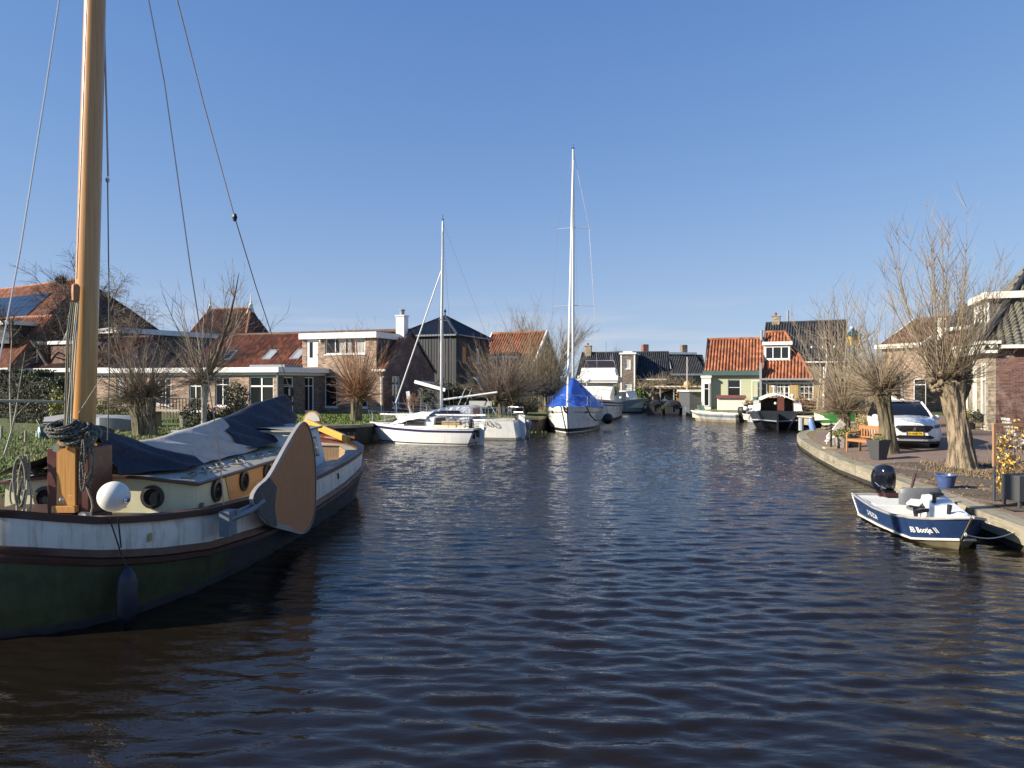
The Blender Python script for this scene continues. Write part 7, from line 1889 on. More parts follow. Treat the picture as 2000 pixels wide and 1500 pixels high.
def shrub(name, label, base, blobs, n, size, mat, seed, twig=TW_D, cat="shrub", stems=14, group=None):
    t = thing(name, label, cat, base, 0, group); rng = random.Random(seed); m = MB(); tops = []
    for k in range(stems):
        b_ = blobs[k % len(blobs)]; q = Vector((b_[0]+rng.gauss(0,b_[3]*.5), b_[1]+rng.gauss(0,b_[4]*.5), b_[2]+rng.uniform(-.2,.9)*b_[5])); m.tube([(b_[0]*.4+rng.gauss(0,.05),b_[1]*.4,0),(q.x*.7,q.y*.7,q.z*.55),q], [.025,.016,.006], 4, caps=False)
    m.build("stems", twig, t)
    m = MB(); per = n//len(blobs)
    for i, b_ in enumerate(blobs):
        mm = leaf_mesh(ell(*b_, seed=seed+i*3.1), per, size, seed+i); m.add(mm.v, mm.f)
    m.build("foliage", mat, t); return t
def hedge(label, px0, Y0, px1, Y1, depth, H, n, size, mat, seed, name="hedge"):
    a = T(px0, Y0); b = T(px1, Y1); d = b-a; d.z = 0; L = d.length
    t = thing(name, label, "hedge", a, math.atan2(d.y, d.x))
    m = MB(); m.box(.1, L-.1, .12, depth-.12, 0, H-.18); m.build("branch_core", pm("hedge_core_twigs_"+str(seed), (.018,.016,.010), .95, .4, 6), t)
    def vol(rng):
        f = rng.random(); u = rng.random()
        x = u*L; z = rng.random()*H; y = rng.uniform(-.05,.18)
        if f > .62: y = rng.random()*depth; z = H-.15*rng.random()
        elif f > .5: x = rng.choice((rng.uniform(-.05,.15), L-rng.uniform(-.05,.15))); y = rng.random()*depth
        z += .14*noise.noise(Vector((x*.9,y,seed)))*(z/H); y += .12*noise.noise(Vector((x*1.2,z*1.2,seed+4)))
        return (x, y, max(.02, z))
    mm = leaf_mesh(vol, n, size, seed); mm.build("foliage", mat, t); return t
hedge("long clipped dark green hedge along the lawn, the front one", 18, 33.5, 106, 32.5, 1.4, 2.15, 5200, .10, LF_H, 51)
hedge("taller clipped hedge behind the front hedge at the picture's edge", -60, 37.5, 74, 36.5, 1.2, 2.55, 4200, .11, LF_H, 52)
shrub("variegated_shrub", "yellow-green leafy shrub between the hedge end and the barge mast", T(116, 31.5), [(0,0,.9,.55,.5,.95),(.5,0,.7,.5,.5,.7)], 2600, .10, LF_Y, 53)
shrub("variegated_shrub", "yellow-green leafy shrub just right of the barge mast, below the willow", T(218, 31), [(-.3,0,.7,.6,.5,.75),(.5,0,.75,.65,.5,.75)], 3000, .10, LF_Y, 54)
shrub("ivy_shrub", "dark ivy-grown bush beneath the slim pollard tree", T(430, 28.5), [(-.9,0,.7,.7,.5,.75),(0,0,.55,.8,.5,.6),(.7,0,.8,.6,.5,.85)], 4200, .09, LF_I, 55)
shrub("ivy_shrub", "round dark ivy-topped bush left of the white garden doors", T(462, 29), [(0,0,1.5,.55,.5,.6),(.1,0,.7,.5,.4,.6)], 2600, .09, LF_I, 56)
shrub("evergreen_bush", "big dark evergreen bush below the black timber house", T(872, 44.5), [(-.9,0,1.0,.95,.7,1.1),(.2,0,1.1,1.0,.7,1.15),(1.0,0,.8,.8,.6,.9)], 5200, .13, LF_D, 57)
shrub("red_twig_shrub", "small reddish twiggy shrub against the brick gable", T(805, 43.5), [(0,0,.7,.45,.4,.65)], 120, .06, LF_B, 58, TW_R, stems=90)
shrub("laurel_bush", "bright green laurel bush at the far quay beside the vine tree", T(1253, 70.5), [(0,0,1.0,.75,.7,1.15),(-.1,0,1.9,.6,.6,.75)], 4200, .16, LF_L, 59)
shrub("beech_bush", "brown-leaved beech bush beside the shuttered cottage", T(1580, 49), [(-.3,0,.6,.8,.6,.7),(.6,0,.55,.8,.6,.65)], 4200, .10, LF_B, 60)
shrub("dry_grass_clump", "tall straw-coloured grass clump between the willow and the lamp post", T(1690, 28.5), [(0,0,.6,.42,.4,.6)], 1500, .09, leaf_mat("straw_leaves", (.26,.20,.08), (.40,.32,.14)), 61, TW_T, stems=40)
shrub("flowering_shrub", "low bare brown shrub with yellow tips at the bank between sailboats and yacht", T(1015, 44.5), [(-.4,0,.5,.6,.5,.5),(.8,0,.6,.7,.5,.6)], 1500, .10, leaf_mat("tawny_leaves", (.20,.14,.05), (.36,.28,.10)), 62)
# vine tree over the pergola, and the pergola itself
vt = T(1268, 66, -.05)
t = thing("vine_tree", "gnarled tan tree trained flat over the pergola", "tree", vt); m = trunk_mesh([(0,0,0),(.05,0,.7),(.1,0,1.4),(.25,0,2.0)], [.25,.18,.16,.12], 4)
for (x, z) in ((-.9,2.6),(.7,2.7),(1.8,2.8),(2.9,2.75),(4.0,2.7)): m.tube([(.15,0,1.6),(x*.5,.1,2.2),(x,.2,z)], [.09,.06,.03], 6, caps=False)
m.build("trunk", BARK, t, smooth=60); m = MB()
shoots(m, random.Random(8), [((x,y,2.5+.25*math.sin(x)),.1) for x in np.linspace(-.8,4.2,10) for y in (-.3,.4)], 420, .6, 1.6, .016, elev=(-.1,1), up=.03, twigs=4, wig=.16); m.build("crown", TW_T, t)

# ================================================================== things standing about
def build_pergola():
    a = T(1283, 65.5, 0); g = thing("pergola", "weathered wooden pergola on grey posts sheltering garden clutter", "pergola", a, R(3))
    gm = pm("grey_posts", (.34,.33,.30), .8, .2, 4); 
    for k, (x, y) in enumerate(((0,-1.2),(1.25,-1.2),(2.4,-1.2),(3.6,-1.2),(0,1.5),(3.6,1.5))):
        m = MB(); m.box(x-.05,x+.05,y-.05,y+.05,0,2.25); m.build("post", gm, g)
    m = MB()
    for y in (-1.2,1.5): m.box(-.3,4.0,y-.06,y+.06,2.25,2.4)
    for k in range(9): m.box(-.2+k*.5,-.14+k*.5,-1.5,1.8,2.402,2.5)
    m.build("beams", wood_mat("bleached_beams",(.45,.38,.26),(.33,.27,.18),.8), g)
    m = MB(); m.box(-.2,3.9,1.7,1.78,0,2.3); m.build("back_screen", flat_mat("dark_screen",(.03,.03,.028),.8), g)
build_pergola()
def build_garden_clutter():
    wd = wood_mat("firewood_ends", (.50,.30,.13), (.35,.19,.08), .8)
    f = thing("firewood_stack", "stack of orange-brown firewood under the pergola", "firewood", T(1334, 65)); rng = random.Random(5); m = MB()
    for r_ in range(7):
        for k in range(8-r_//2):
            m.tube([(-.55+k*.15+(r_%2)*.07,-.3,.6+.13*r_),(-.55+k*.15+(r_%2)*.07,.2,.6+.13*r_)], rng.uniform(.05,.075), 7)
    m.box(-.7,.7,-.3,.25,.45,.53)
    for x in (-.6,.6): m.box(x-.04,x+.04,-.25,.2,0,.45)
    m.build("logs", wd, f)
    t = thing("garden_table", "small white garden table with two slatted ends at the far quay", "table", T(1328, 62.4)); m = MB(); m.box(-.65,.65,-.35,.35,.62,.68)
    m.build("table_top", WHITE2, t); 
    for x in (-.5,.5):
        m = MB(); m.bar((x-.12,-.3,0),(x+.1,-.3,.62),.06,.06); m.bar((x+.12,-.3,0),(x-.1,-.3,.62),.06,.06); m.build("leg", WHITE2, t)
    t = thing("garden_table", "dark round-edged garden table with parasol base beneath the pergola", "table", T(1303, 64.6)); m = MB(); m.box(-.8,.8,-.4,.4,.68,.74); m.build("table_top", pm("slate_top",(.2,.21,.22),.5,.2), t)
    for x in (-.7,.7):
        m = MB(); m.box(x-.03,x+.03,-.3,.3,0,.68); m.build("leg", BLACK, t)
    p = thing("parasol", "closed pale parasol lying on the dark table under the pergola", "parasol", T(1298, 64.8, .74)); m = MB(); m.lathe([(.05,0),(.22,.25),(.35,.42),(.05,.6),(.02,.8)], (0,0,0), 8); m.build("canopy", WHITE2, p)
    e = thing("easel", "pale wooden step ladder propped at the quay beside the mooring pole", "ladder", T(1341, 62.2)); m = MB(); m.bar((-.35,0,0),(.15,.1,1.9),.07,.05); m.bar((.35,0,0),(.2,.1,1.9),.07,.05); m.build("rails", wood_mat("pale_ladder",(.6,.5,.34),(.5,.4,.26)), e)
    m = MB()
    for k in range(4): z = .3+k*.42; m.bar((-.35+.5*z/1.9,.03,z),(.35-.15*z/1.9,.03,z),.05,.05)
    m.build("rungs", WHITE2, e)
    hb = thing("hanging_basket", "orange and white straw hanging basket on the pergola post", "basket", P(1342, 752, 64)); m = MB(); m.ball((0,0,0), .32, 10, 8, sc=(1,.8,1.2)); m.build("basket", wood_mat("straw",(.6,.36,.16),(.45,.25,.1)), hb, smooth=60)
    for k, (px, Y, c, lab) in enumerate(((1310,62.8,LF_Y,"yellow-green potted plant under the pergola beside the dark table"),(1326,63.6,LF_G,"golden potted plant in front of the firewood"),(1293,63.0,LF_L,"green potted plant at the quay below the vine tree"))):
        t = thing("potted_plant", lab, "potted plant", T(px, Y)); m = MB(); m.lathe([(.14,0),(.2,.35),(.22,.36),(.18,.36)], (0,0,0), 10); m.build("pot", (WHITE2, B_RED, BLACK)[k], t)
        leaf_mesh(ell(0,0,.6,.34,.34,.3,k), 260, .12, 70+k).build("foliage", c, t)
    # hut-like white box with red-brown roof on the green house quay, bin, chair, planter of flowers
    h = thing("boat_cabin", "low white cabin box with rust-red roof standing on the quay before the clapboard house", "shed", T(1402, 55.2), R(-14)); m = MB(); m.box(0,2.0,0,1.2,0,.95); m.build("wall", WHITE2, h); m = MB(); rows = [[(-.12,-.15,.95),(2.12,-.15,.95)],[(-.1,.55,1.16),(2.1,.55,1.16)],[(-.12,1.3,.98),(2.12,1.3,.98)]]; m.grid(rows); m.extrude([(-.12,-.15,.93),(2.12,-.15,.93),(2.12,1.3,.93),(-.12,1.3,.93)],(0,0,.018)); m.build("roof", pm("rust_roof",(.20,.06,.045),.7,.25,3), h)
    b = thing("wheelie_bin", "dark green wheelie bin beside the shuttered cottage's downpipe", "bin", T(1483, 54)); m = MB(); m.grid([[(-.28,-.3,.08),(.28,-.3,.08),(.28,.3,.08),(-.28,.3,.08)],[(-.33,-.36,1.0),(.33,-.36,1.0),(.33,.36,1.0),(-.33,.36,1.0)]], closed=True); m.build("bin_body", GREENP, b); m = MB(); m.box(-.36,.36,-.4,.38,1.0,1.08); m.build("lid", GREENP, b, bevel=.02)
    m = MB(); m.lathe([(.1,-.05),(.1,.05)], (-.25,.3,.1), 10, 'x'); m.lathe([(.1,-.05),(.1,.05)], (.25,.3,.1), 10, 'x'); m.build("wheel", BLACK, b)
    c = thing("garden_chair", "mint green slatted garden chair at the corner of the clapboard house", "chair", T(1378, 56.2), R(30)); mint = pm("mint_paint",(.30,.50,.36),.5,.1,3)
    m = MB()
    for k in range(5): m.bar((-.26+k*.13,.25,.35),(-.3+k*.15,.55,1.0),.11,.02,(0,1,0))
    m.build("backrest", mint, c); m = MB(); m.bar((0,-.3,.42),(0,.3,.32),.55,.03); m.build("seat", mint, c)
    for x in (-.3,.3):
        m = MB(); m.bar((x,-.3,0),(x,-.3,.6),.05,.09); m.bar((x,.35,0),(x,.3,.6),.05,.07); m.bar((x,-.4,.6),(x,.4,.6),.12,.025); m.build("leg", mint, c)
    f = thing("flower_planter", "dark round planter with orange and white flowers next to the green bin", "planter", T(1464, 54.6)); m = MB(); m.lathe([(.3,0),(.45,.45),(.48,.48),(.42,.48)], (0,0,0), 14); m.build("pot", BLACK, f, smooth=50); leaf_mesh(ell(0,0,.62,.45,.4,.25,2), 260, .1, 77).build("foliage", LF_I, f); leaf_mesh(ell(-.1,-.1,.68,.38,.35,.22,3), 60, .12, 78).build("flowers", leaf_mat("flower_petals",(.75,.30,.05),(.8,.7,.6)), f)
    # A-frame with covered swing behind the sailboats
    a = thing("garden_arbour", "white A-frame garden swing with scalloped canopy behind the sailboats", "swing", T(930, 43.2), R(-20)); wm_ = pm("grey_white_frame",(.36,.37,.36),.5,.1,3)
    for y in (-.5,.5):
        m = MB(); m.tube([(-1.2,y,0),(-.25,y,2.1),(0,y,2.25),(.25,y,2.1),(1.5,y,0)], .028, 6); m.build("frame", wm_, a)
    m = MB(); rows = []
    for s in (-.55,.55): rows.append([(-.5,s,1.6),(-.25,s,2.12),(0,s,2.27),(.25,s,2.12),(.75,s,1.3)])
    m.grid(rows, flip=True); m.build("canopy", pm("striped_canvas",(.42,.46,.44),.8,.15,3), a)
    m = MB(); m.box(-.6,.9,-.4,.35,.45,.52); m.box(-.6,.9,.3,.38,.52,.8); m.build("bench", pm("grey_bench_paint",(.30,.31,.30),.6,.15,3), a)
    # lean-to shed against the gable and a leaning board
    s = thing("lean_to_shed", "dark lean-to shed with white barge board against the brick gable", "shed", T(820, 44.4), R(-20)); m = MB(); m.box(0,1.6,0,1.6,0,1.55); m.build("wall", BOARD_B, s); m = MB(); m.add([(-.2,-.2,2.0),(1.8,-.2,1.5),(1.8,1.8,1.5),(-.2,1.8,2.0),(-.2,-.2,1.93),(1.8,-.2,1.43),(1.8,1.8,1.43),(-.2,1.8,1.93)],[(0,1,2,3),(7,6,5,4),(0,4,5,1),(1,5,6,2),(2,6,7,3),(3,7,4,0)]); m.build("roof", ROOFING, s); m = MB(); m.bar((-.25,-.22,1.95),(1.85,-.22,1.43),.05,.2,(0,0,1)); m.build("barge_board", WHITE, s)
    l = thing("white_board", "long white board leaning against the brick gable", "board", T(800, 43.4)); m = MB(); m.bar((.1,0,0),(-.15,.25,1.35),.22,.04,(0,1,0)); m.build("board", WHITE, l)
    d = thing("dark_shed", "low dark shed with pale flat roof edge at the bank between the willows", "shed", T(1024, 47.5)); m = MB(); m.box(-.9,1.6,0,1.8,0,1.55); m.build("wall", BOARD_B, d); m = MB(); m.box(-1.05,1.75,-.15,1.9,1.552,1.64); m.build("roof", ZINC, d); m = MB(); m.box(.95,1.1,-.05,0,.3,1.3); m.build("door_post", WHITE2, d)
    pb = thing("pink_board", "faded pink board fence beside the birch and the white drainpipe", "fence", T(1613, 43.5)); m = MB(); m.box(0,.62,0,.06,0,1.5); m.build("panel", board_mat("pink_boards",(.55,.20,.22),.12,False,.1,.7), pb); m = MB(); m.tube([(-.12,0,0),(-.12,0,3.2)], .045, 8); m.build("post", WHITE2, pb)
build_garden_clutter()

def build_street_things():
    # lamp post
    b = T(1676, 29.8, -.02); l = thing("street_lamp", "dark green street lamp with yellowish four-sided lantern among the willow twigs", "street lamp", b)
    gp = pm("lamp_green",(.035,.075,.065),.45,.2,3); m = MB(); m.tube([(0,0,0),(0,0,1.0),(-.03,0,1.02),(-.18,0,3.85)], [.075,.07,.05,.042], 10); m.lathe([(.1,0),(.1,.15),(.075,.2)], (0,0,0), 12); m.build("pole", gp, l, smooth=50)
    m = MB(); c = Vector((-.2,0,3.85)); 
    m.grid([[c+Vector((x*.12,y*.12,.05)) for x,y in ((-1,-1),(1,-1),(1,1),(-1,1))],[c+Vector((x*.25,y*.25,.45)) for x,y in ((-1,-1),(1,-1),(1,1),(-1,1))]], closed=True); m.build("lamp_glass", pm("amber_glass",(.58,.42,.17),.2,.1,3), l)
    m = MB(); m.grid([[c+Vector((x*.29,y*.29,.45)) for x,y in ((-1,-1),(1,-1),(1,1),(-1,1))],[c+Vector((x*.08,y*.08,.68)) for x,y in ((-1,-1),(1,-1),(1,1),(-1,1))]], closed=True); m.poly([c+Vector((x*.08,y*.08,.68)) for x,y in ((-1,-1),(1,-1),(1,1),(-1,1))]); m.lathe([(.05,.68),(.05,.74),(.015,.84)], c, 8); m.build("lamp_cap", gp, l)
    m = MB(); m.ball(c+Vector((-.12,-.1,.78)), .075, 10, 8); m.build("light_sensor", WHITE, l, smooth=180)
    # wooden bench
    b = T(1692, 24.3, .012); c = thing("garden_bench", "orange-brown wooden garden armchair facing the canal beside the tall planter", "bench", b, R(-72)); w = wood_mat("orange_teak",(.42,.20,.08),(.30,.13,.05),.5,(3,3,14))
    m = MB()
    for k in range(5): m.box(-.55,.55,-.28+k*.11,-.20+k*.11,.42,.445)
    m.box(-.55,.55,-.3,-.27,.36,.44); m.build("seat", w, c)
    m = MB(); m.box(-.55,.55,.27,.31,.78,.9); m.box(-.55,.55,.25,.29,.48,.53)
    for k in range(9): m.box(-.5+k*.12,-.45+k*.12,.265,.295,.53,.78)
    m.build("backrest", w, c)
    for sg in (-1,1):
        m = MB(); x = sg*.56; m.tube([(x,-.29,0),(x,-.29,.55),(x,-.27,.63),(x,-.2,.665),(x,.1,.66),(x,.28,.7)], .033, 8); m.build("armrest", w, c, smooth=60)
        m = MB(); m.bar((x,.28,0),(x,.30,.9),.06,.06,(0,1,0)); m.build("leg", w, c)
    # planter and pots
    p = thing("tall_planter", "tall tapered dark grey planter with low greenery in front of a willow trunk", "planter", T(1716, 22.2, .012), R(20)); gm = pm("anthracite_fibre",(.055,.057,.06),.6,.1,3)
    m = MB(); f = lambda s,z: [(-s,-s,z),(s,-s,z),(s,s,z),(-s,s,z)]; m.grid([f(.155,0),f(.25,.62),f(.225,.62),f(.22,.56)], closed=True); m.poly(f(.22,.56)); m.build("pot", gm, p); leaf_mesh(ell(0,0,.64,.22,.22,.1,5), 320, .07, 81).build("foliage", leaf_mat("sedum_leaves",(.10,.12,.03),(.28,.25,.10)), p)
    p = thing("flower_pot", "weathered wooden tub with yellow-green plant beside the dark round pot", "planter", T(1646, 26.2, .012)); m = MB(); m.lathe([(.2,0),(.27,.42),(.24,.42),(.2,.36)], (0,0,0), 14); m.build("pot", board_mat("grey_staves",(.34,.30,.25),.09,True,.3,.8), p); leaf_mesh(ell(0,0,.52,.4,.35,.22,6), 420, .085, 82).build("foliage", LF_Y, p)
    p = thing("flower_pot", "plain dark grey round pot between wooden tub and bench", "planter", T(1665, 26.3, .012)); m = MB(); m.lathe([(.2,0),(.245,.1),(.25,.42),(.23,.43),(.2,.36)], (0,0,0), 18); m.build("pot", pm("dark_glaze",(.06,.065,.08),.35,.15,3), p, smooth=40)
    p = thing("flower_pot", "small grey slatted pot behind the dark ornament stand", "planter", T(1630, 27.2, .012)); m = MB(); m.lathe([(.14,0),(.18,.4),(.15,.4)], (0,0,0), 12); m.build("pot", board_mat("grey_slats",(.30,.28,.25),.07,True,.3,.8), p); leaf_mesh(ell(0,0,.45,.2,.2,.1,7), 120, .07, 83).build("foliage", LF_I, p)
    o = thing("garden_ornament", "dark carved post with pale mushroom caps on a plank base at the quay edge", "ornament", T(1621, 26.0, .012)); m = MB(); m.box(-.22,.22,-.12,.12,0,.06); m.build("base", wood_mat("pale_plank",(.55,.42,.26),(.45,.33,.2)), o); m = MB(); m.tube([(0.04,0,.05),(.05,0,.5),(.04,0,1.0)], [.045,.035,.02], 8)
    for z in (.62,.74,.86): m.bar((-.03,0,z),(.12,0,z+.04),.03,.03)
    m.build("post", flat_mat("dark_carving",(.03,.022,.018),.7), o); 
    for q in ((-.06,-.02,.36),(-.1,.03,.26),(.14,0,.40)):
        m = MB(); m.lathe([(.015,-.1),(.015,0),(.075,.0),(.06,.045),(.02,.065)], q, 10); m.build("mushroom", WHITE2, o, smooth=50)
    # dinghy stored on the quay, and a white board propped behind it
    gr = pm("bright_green_hull",(.025,.16,.035),.4,.12,3); d, hb, zf, L = small_hull("rowing_boat", "bright green rowing boat with brown gunwale stored on the quay", (15.15,35.75), (17.2,35.05), .6, .62, .78, mats=[gr, pm("cream_keel",(.6,.56,.45),.5,.1), WHITE2], bands=[(1.0,0),(.12,1)], keel=-.06, deckm=wood_mat("brown_gunwale",(.20,.10,.05),(.14,.06,.03)), wl=.75); d.location.z = .68; d.rotation_euler.x = R(6)
    s = thing("boat_trestle", "low dark trestle carrying the green rowing boat", "trestle", (16.15,35.4,gz(16.15,35.4)), R(-109)); m = MB()
    for y in (-.6,.6):
        m = MB(); m.box(-.5,.5,y-.06,y+.06,.03,.10); m.box(-.45,-.35,y-.06,y+.06,0,.03); m.box(.35,.45,y-.06,y+.06,0,.03); m.build("frame", QUAY, s)
    w = thing("surf_board", "white board propped against the small willow behind the mushroom ornament", "board", T(1636, 29.0, .02)); m = MB(); m.bar((-.35,0,.05),(.3,.15,.75),.32,.06,(0,1,0)); m.build("board", WHITE2, w, bevel=.02)
    # blue pot by the big willow
    p = thing("flower_pot", "glazed blue flower pot standing at the quay edge beneath the largest willow", "planter", T(1848, 16.3, .0)); m = MB(); m.lathe([(.135,0),(.15,.02),(.2,.26),(.215,.30),(.235,.31),(.235,.335),(.2,.335),(.185,.28)], (0,0,0), 26, caps=False); m.poly([(.185*math.cos(a),.185*math.sin(a),.28) for a in np.linspace(0,6.28,16,endpoint=False)]); m.build("pot", pm("blue_glaze",(.045,.085,.22),.3,.2,5,dirt=(.2,.2,.25),dirt_amt=.3), p, smooth=40)
    # trellis with golden climber
    a = T(1942, 14.6, 0); f = thing("trellis_fence", "slim trellis fence on a dark post overgrown with golden leaves", "fence", a, R(4)); tw = wood_mat("trellis_wood",(.36,.21,.11),(.26,.14,.07),.7)
    m = MB(); m.tube([(0,0,0),(0,0,.72)], .03, 10); m.build("post_foot", pm("dark_steel",(.05,.055,.065),.4,.1,3), f); m = MB(); m.box(-.025,.025,-.025,.025,.72,1.55); m.build("post", tw, f); m = MB(); m.box(-.03,1.6,-.03,.03,1.552,1.6); m.build("rail", tw, f); m = MB(); m.box(1.5,1.56,-.03,.03,0,1.55); m.build("post", tw, f)
    m = MB()
    for k in range(9): m.box(.08+k*.17,.085+k*.17,-.003,.003,.05,1.55); 
    for k in range(8): m.box(0,1.5,.004,.009,.15+k*.18,.155+k*.18)
    m.build("wire_mesh", WIRE, f)
    c = thing("climbing_shrub", "golden-leaved climbing shrub growing through the trellis", "shrub", a+Vector((.1,.05,0)), R(4)); m = MB(); rng = random.Random(4)
    for k in range(26): x = rng.uniform(.05,1.5); m.tube([(x*.9+.1,0,0),(x+rng.gauss(0,.1),rng.gauss(.05,.06),.6),(x+rng.gauss(0,.15),rng.gauss(.05,.06),rng.uniform(.9,1.5))], [.009,.007,.003], 4, caps=False)
    m.build("stems", TW_R, c); rg = random.Random(9); cl = [(rg.uniform(.05,1.5), rg.gauss(.05,.07), rg.uniform(.15,1.5), rg.uniform(.05,.14)) for _ in range(60)]
    def vol(r):
        k = cl[r.randrange(len(cl))]; return (k[0]+r.gauss(0,k[3]), k[1]+r.gauss(0,k[3]*.7), max(.03,k[2]+r.gauss(0,k[3])))
    leaf_mesh(vol, 900, .085, 91).build("foliage", LF_G, c); leaf_mesh(vol, 260, .07, 92).build("green_leaves", LF_I, c)
    # grey trough planter on legs
    p = thing("raised_planter", "square dark grey planter on legs at the quay edge beside the trellis", "planter", T(1992, 14.0, 0), R(6)); m = MB(); m.box(-.18,.3,-.2,.25,.12,.62); m.build("pot", gm, p, bevel=.006)
    for x in (-.16,.24):
        for y in (-.18,.2):
            m = MB(); m.box(x,x+.045,y,y+.045,0,.12); m.build("leg", gm, p)
    # corner house front garden: railing, two potted bushes, white chair
    r = thing("iron_railing", "low black iron railing with planter shelf in front of the corner house", "railing", P(1884, 745, 33.6).xy.to_3d()+Vector((0,0,.6)), R(-15)); m = MB()
    for k in range(2): m.box(0,1.2,-.01,.02,.72-.6*k,.75-.6*k)
    for k in range(9): m.box(k*.15-.008,k*.15+.008,-.008,.012,0,.74)
    m.build("bars", BLACK, r)
    for k, px in enumerate((1892, 1911)):
        t = thing("potted_shrub", ("yellowish potted shrub on the corner house's step, the one by the willow trunk", "dark green potted shrub in a square tan pot by the corner house wall")[k], "potted plant", P(px, 745, 34.0).xy.to_3d()+Vector((0,.1,.62))); m = MB(); f4 = lambda s,z: [(-s,-s,z),(s,-s,z),(s,s,z),(-s,s,z)]; m.grid([f4(.17,0),f4(.2,.32)], closed=True); m.poly(f4(.2,.31)); m.build("pot", (BLACK, B_TAN)[k], t); leaf_mesh(ell(0,0,.62,.26,.24,.38,8+k), 500, .08, 95+k).build("foliage", (LF_Y, LF_D)[k], t)
    c = thing("garden_chair", "white slatted garden lounger beside the corner house's brick wall", "chair", P(1990, 745, 24.5).xy.to_3d()+Vector((0,0,.63)), R(80)); m = MB()
    for k in range(6): m.box(-.3,.3,-.5+k*.12,-.42+k*.12,.38,.4)
    m.build("seat", WHITE2, c); m = MB()
    for k in range(5): m.bar((-.3,.22+k*.05,.45+k*.13),(.3,.22+k*.05,.45+k*.13),.02,.09)
    m.build("backrest", WHITE2, c)
    for sg in (-1,1):
        m = MB(); m.bar((sg*.3,-.45,0),(sg*.3,.2,.4),.04,.04); m.bar((sg*.3,.25,0),(sg*.3,-.3,.4),.04,.04); m.build("leg", WHITE2, c)
build_street_things()

def build_left_lawn():
    # upturned dinghies, stakes, terrace things on the left bank
    d = thing("dinghy", "upturned pale mint dinghy with its transom towards us on the lawn", "rowing boat", T(76, 25.5), R(-48)); m = MB(); rows = []
    for y, w, h in ((0,.34,.42),(.6,.44,.46),(1.4,.46,.46),(2.0,.34,.38),(2.4,.08,.2)): rows.append([(-w,y,.02),(-w*.92,y,h*.55),(-w*.45,y,h),(w*.45,y,h),(w*.92,y,h*.55),(w,y,.02)])
    m.grid(rows, flip=True); m.build("hull", pm("dark_green_bottom",(.03,.06,.055),.5,.2,3), d, smooth=30)
    m = MB(); m.poly([(x,y-.005,z) for x,y,z in rows[0]]); m.extrude([(-.36,-.02,.02),(-.33,-.02,.25),(-.26,-.02,.25),(-.2,-.02,.02)],(0,-.03,0)); m.extrude([(.36,-.02,.02),(.33,-.02,.25),(.26,-.02,.25),(.2,-.02,.02)],(0,-.03,0)); tr = m.build("transom", pm("mint_paint_faded",(.40,.58,.50),.5,.15,3,dirt=(.6,.58,.45),dirt_amt=.6), d)
    m = MB(); m.extrude([(-.18,-.012,.04),(.18,-.012,.04),(.14,-.012,.16),(-.14,-.012,.16)],(0,-.01,0)); m.build("motor_pad", flat_mat("dark_pad",(.05,.05,.055),.6), tr, recalc=True)
    g = thing("dinghy", "grey canvas-covered dinghy lying behind the mint one", "rowing boat", T(86, 28.5), R(-60)); m = MB(); rows = []
    for y, w, h in ((0,.5,.6),(.8,.6,.72),(2,.6,.66),(3.2,.4,.6)): rows.append([(-w,y,.05),(-w,y,h*.6),(0,y,h),(w,y,h*.6),(w,y,.05)])
    m.grid(rows, flip=True); m.poly(rows[0]); m.poly(rows[-1][::-1]); m.build("canvas_cover", pm("grey_canvas",(.36,.35,.33),.85,.15,3), g, smooth=40); m = MB(); m.tube([(.61,0,.42),(.62,1.6,.45),(.45,3.2,.4)], .03, 6); m.tube([(-.3,-.15,.25),(0,-.25,.5),(.35,-.1,.25)], .02, 6); m.build("gunwale", BLACK, g)
    k = thing("covered_boat", "flat grey-covered boat lying between hedge shrub and willow", "boat", T(188, 29), R(5)); m = MB(); rows = []
    for x, w, h in ((0,.2,.55),(.4,.6,.66),(1.2,.6,.62),(1.5,.4,.55)): rows.append([(x,-w,.05),(x,-w,h-.08),(x,0,h),(x,w,h-.08),(x,w,.05)])
    m.grid(rows); m.poly(rows[0][::-1]); m.poly(rows[-1]); m.build("canvas_cover", pm("slate_canvas",(.22,.24,.25),.8,.12,3), k, smooth=40)
    st = wood_mat("grey_stakes",(.36,.30,.22),(.26,.21,.15),.85)
    for px, Y, lab in ((50,23.5,"grey wooden stake on the lawn left of the mint dinghy"),(3,25.5,"grey wooden stake near the sapling at the picture's edge")):
        s = thing("wooden_stake", lab, "stake", T(px, Y, -.05)); m = MB(); m.tube([(0,0,0),(.01,0,.5)], [.05,.045], 7); m.build("stake", st, s)
    b = thing("terrace_table", "long pale garden table on the terrace behind the willow", "table", T(332, 31), R(-10)); m = MB(); m.box(-.9,.9,-.35,.35,.7,.76); m.build("table_top", pm("stone_top",(.46,.42,.33),.8,.15,3), b)
    for x in (-.7,.6):
        m = MB(); m.box(x,x+.15,-.2,.2,0,.7); m.build("leg", QUAY, b)
    f = thing("terrace_railing", "dark wooden terrace railing below the garden room windows", "railing", T(312, 38), R(-15)); m = MB()
    for k2 in range(14): m.box(k2*.2,k2*.2+.05,0,.04,0,1.0)
    m.box(-.05,2.8,-.01,.05,1.0,1.06); m.build("bars", wood_mat("dark_rail",(.12,.09,.07),(.08,.06,.045)), f)
build_left_lawn()

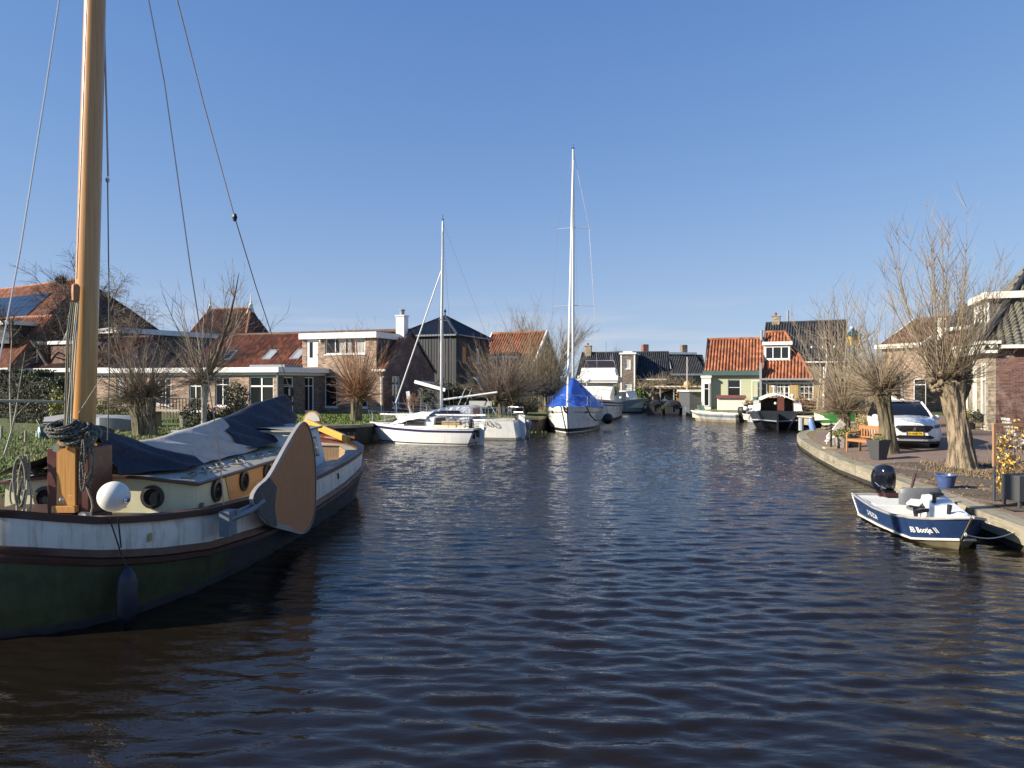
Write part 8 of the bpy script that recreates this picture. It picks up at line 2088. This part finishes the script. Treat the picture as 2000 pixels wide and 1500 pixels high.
# ------------------------------------------------------------------ ground cover nobody could count
def blades(name, spots, hmin, hmax, seed, mat, w=.012, lean=.5):
    rng = random.Random(seed); m = MB()
    for (x, y) in spots(rng):
        z = gz(x, y)-.01; h = rng.uniform(hmin, hmax); a = rng.uniform(0,6.28); l = h*lean*rng.random(); dx, dy = math.cos(a), math.sin(a); ww = w*(1+y*.03)
        m.add([(x-dy*ww,y+dx*ww,z),(x+dy*ww,y-dx*ww,z),(x+dx*l*.4+dy*ww*.6,y+dy*l*.4-dx*ww*.6,z+h*.6),(x+dx*l,y+dy*l,z+h),(x+dx*l*.4-dy*ww*.6,y+dy*l*.4+dx*ww*.6,z+h*.6)], [(0,1,2,4),(4,2,3)])
    return tag(m.build(name, mat, None), kind="stuff")
GRASS = leaf_mat("grass_blades", (.075,.13,.02), (.18,.23,.05), .8)
DRY = leaf_mat("dry_grass_blades", (.26,.20,.09), (.46,.37,.19), .9)
def lawn(rng):
    for _ in range(17000):
        y = 11+20*rng.random()**.8; x = -9.0-(y*.80-8.6)*rng.random()
        if rng.random() < .95: yield x, y
blades("grass", lawn, .04, .12, 3, GRASS)
def lawn2(rng):
    for _ in range(9000):
        y = rng.uniform(33.3, 41); x = rng.uniform(-17,-6.9) if y < 39 else rng.uniform(-13, 2)
        if x > -6.4 and y < 40.3: continue
        yield x, y
blades("grass", lawn2, .05, .13, 4, GRASS, .015)
def dry(rng):
    for _ in range(7000):
        k = rng.random()
        if k < .75:
            y = rng.uniform(16,30); x = -9.2-rng.random()**1.5*(y*.72-7.6)*.8
            if noise.noise(Vector((x*.5,y*.35,2))) > -.02: yield x, y
        else: y = rng.uniform(24,32.4); yield -8.8-rng.random()*.8, y
blades("dry_grass", dry, .06, .19, 5, DRY, .008, 1.1)
def rim(rng):
    for _ in range(3600):
        i = rng.choice(range(1, NR-5)); t = rng.random(); a, b = Vector(inset(i,.36)), Vector(inset(i+1,.36)); p = a.lerp(b,t)
        if 8 < p.y < 40: yield p.x+rng.random()**2*.35, p.y
blades("dry_grass", rim, .015, .05, 6, leaf_mat("moss_and_straw",(.13,.12,.04),(.33,.27,.12),.9), .008, 1.5)
def foot(rng):
    for _ in range(2000):
        a = rng.uniform(0,6.28); r = .4+abs(rng.gauss(0,.4)); x, y = b1.x+.25+math.cos(a)*r*1.3, b1.y-.3+math.sin(a)*r*1.6
        yield x, y
blades("dry_grass", foot, .03, .17, 7, leaf_mat("straw_and_twigs",(.13,.095,.05),(.30,.22,.12),.9), .008, 1.5)
rng = random.Random(12); m = MB()
for _ in range(2200):
    x = rng.gauss(11.3,.8); y = rng.gauss(16.8,1.6)
    i = min(range(NR), key=lambda k: abs(EDGE[k][1]-y))
    if x < interp([(e[1], e[0]) for e in EDGE_R], y)+.4: continue
    z = gz(x,y)+.018; a = rng.uniform(0,6.28); s = rng.uniform(.02,.05); tl = rng.uniform(-.02,.03)
    m.add([(x+math.cos(a)*s,y+math.sin(a)*s,z),(x-math.sin(a)*s*.5,y+math.cos(a)*s*.5,z+abs(tl)),(x-math.cos(a)*s,y-math.sin(a)*s,z+.005),(x+math.sin(a)*s*.5,y-math.cos(a)*s*.5,z)], [(0,1,2,3)])
tag(m.build("fallen_leaves", leaf_mat("leaf_litter",(.10,.06,.035),(.34,.23,.12),.9), None), kind="stuff")
bd = MB(); rows = []
for y in np.linspace(13.4, 21.2, 12):
    x0 = interp([(e[1], e[0]) for e in EDGE_R], y)+.36; row = []
    for k in range(5): x = x0+.12+k*.55*(1+.15*math.sin(y*1.7+k)); row.append((x, y, gz(x,y)+.02+.02*math.sin(k*2.1+y*2)))
    rows.append(row)
bd.grid(rows, flip=True); sm = NT("bare_garden_soil"); sm.set(Base_Color=sm.mix(sm.noise(sm.obj,2.2,6,.7),(.05,.038,.028),(.15,.12,.085)), Roughness=.95); sm.bump(sm.noise(sm.obj,18,5),.8,.05)
tag(bd.build("soil_bed", sm.m, None), kind="structure")
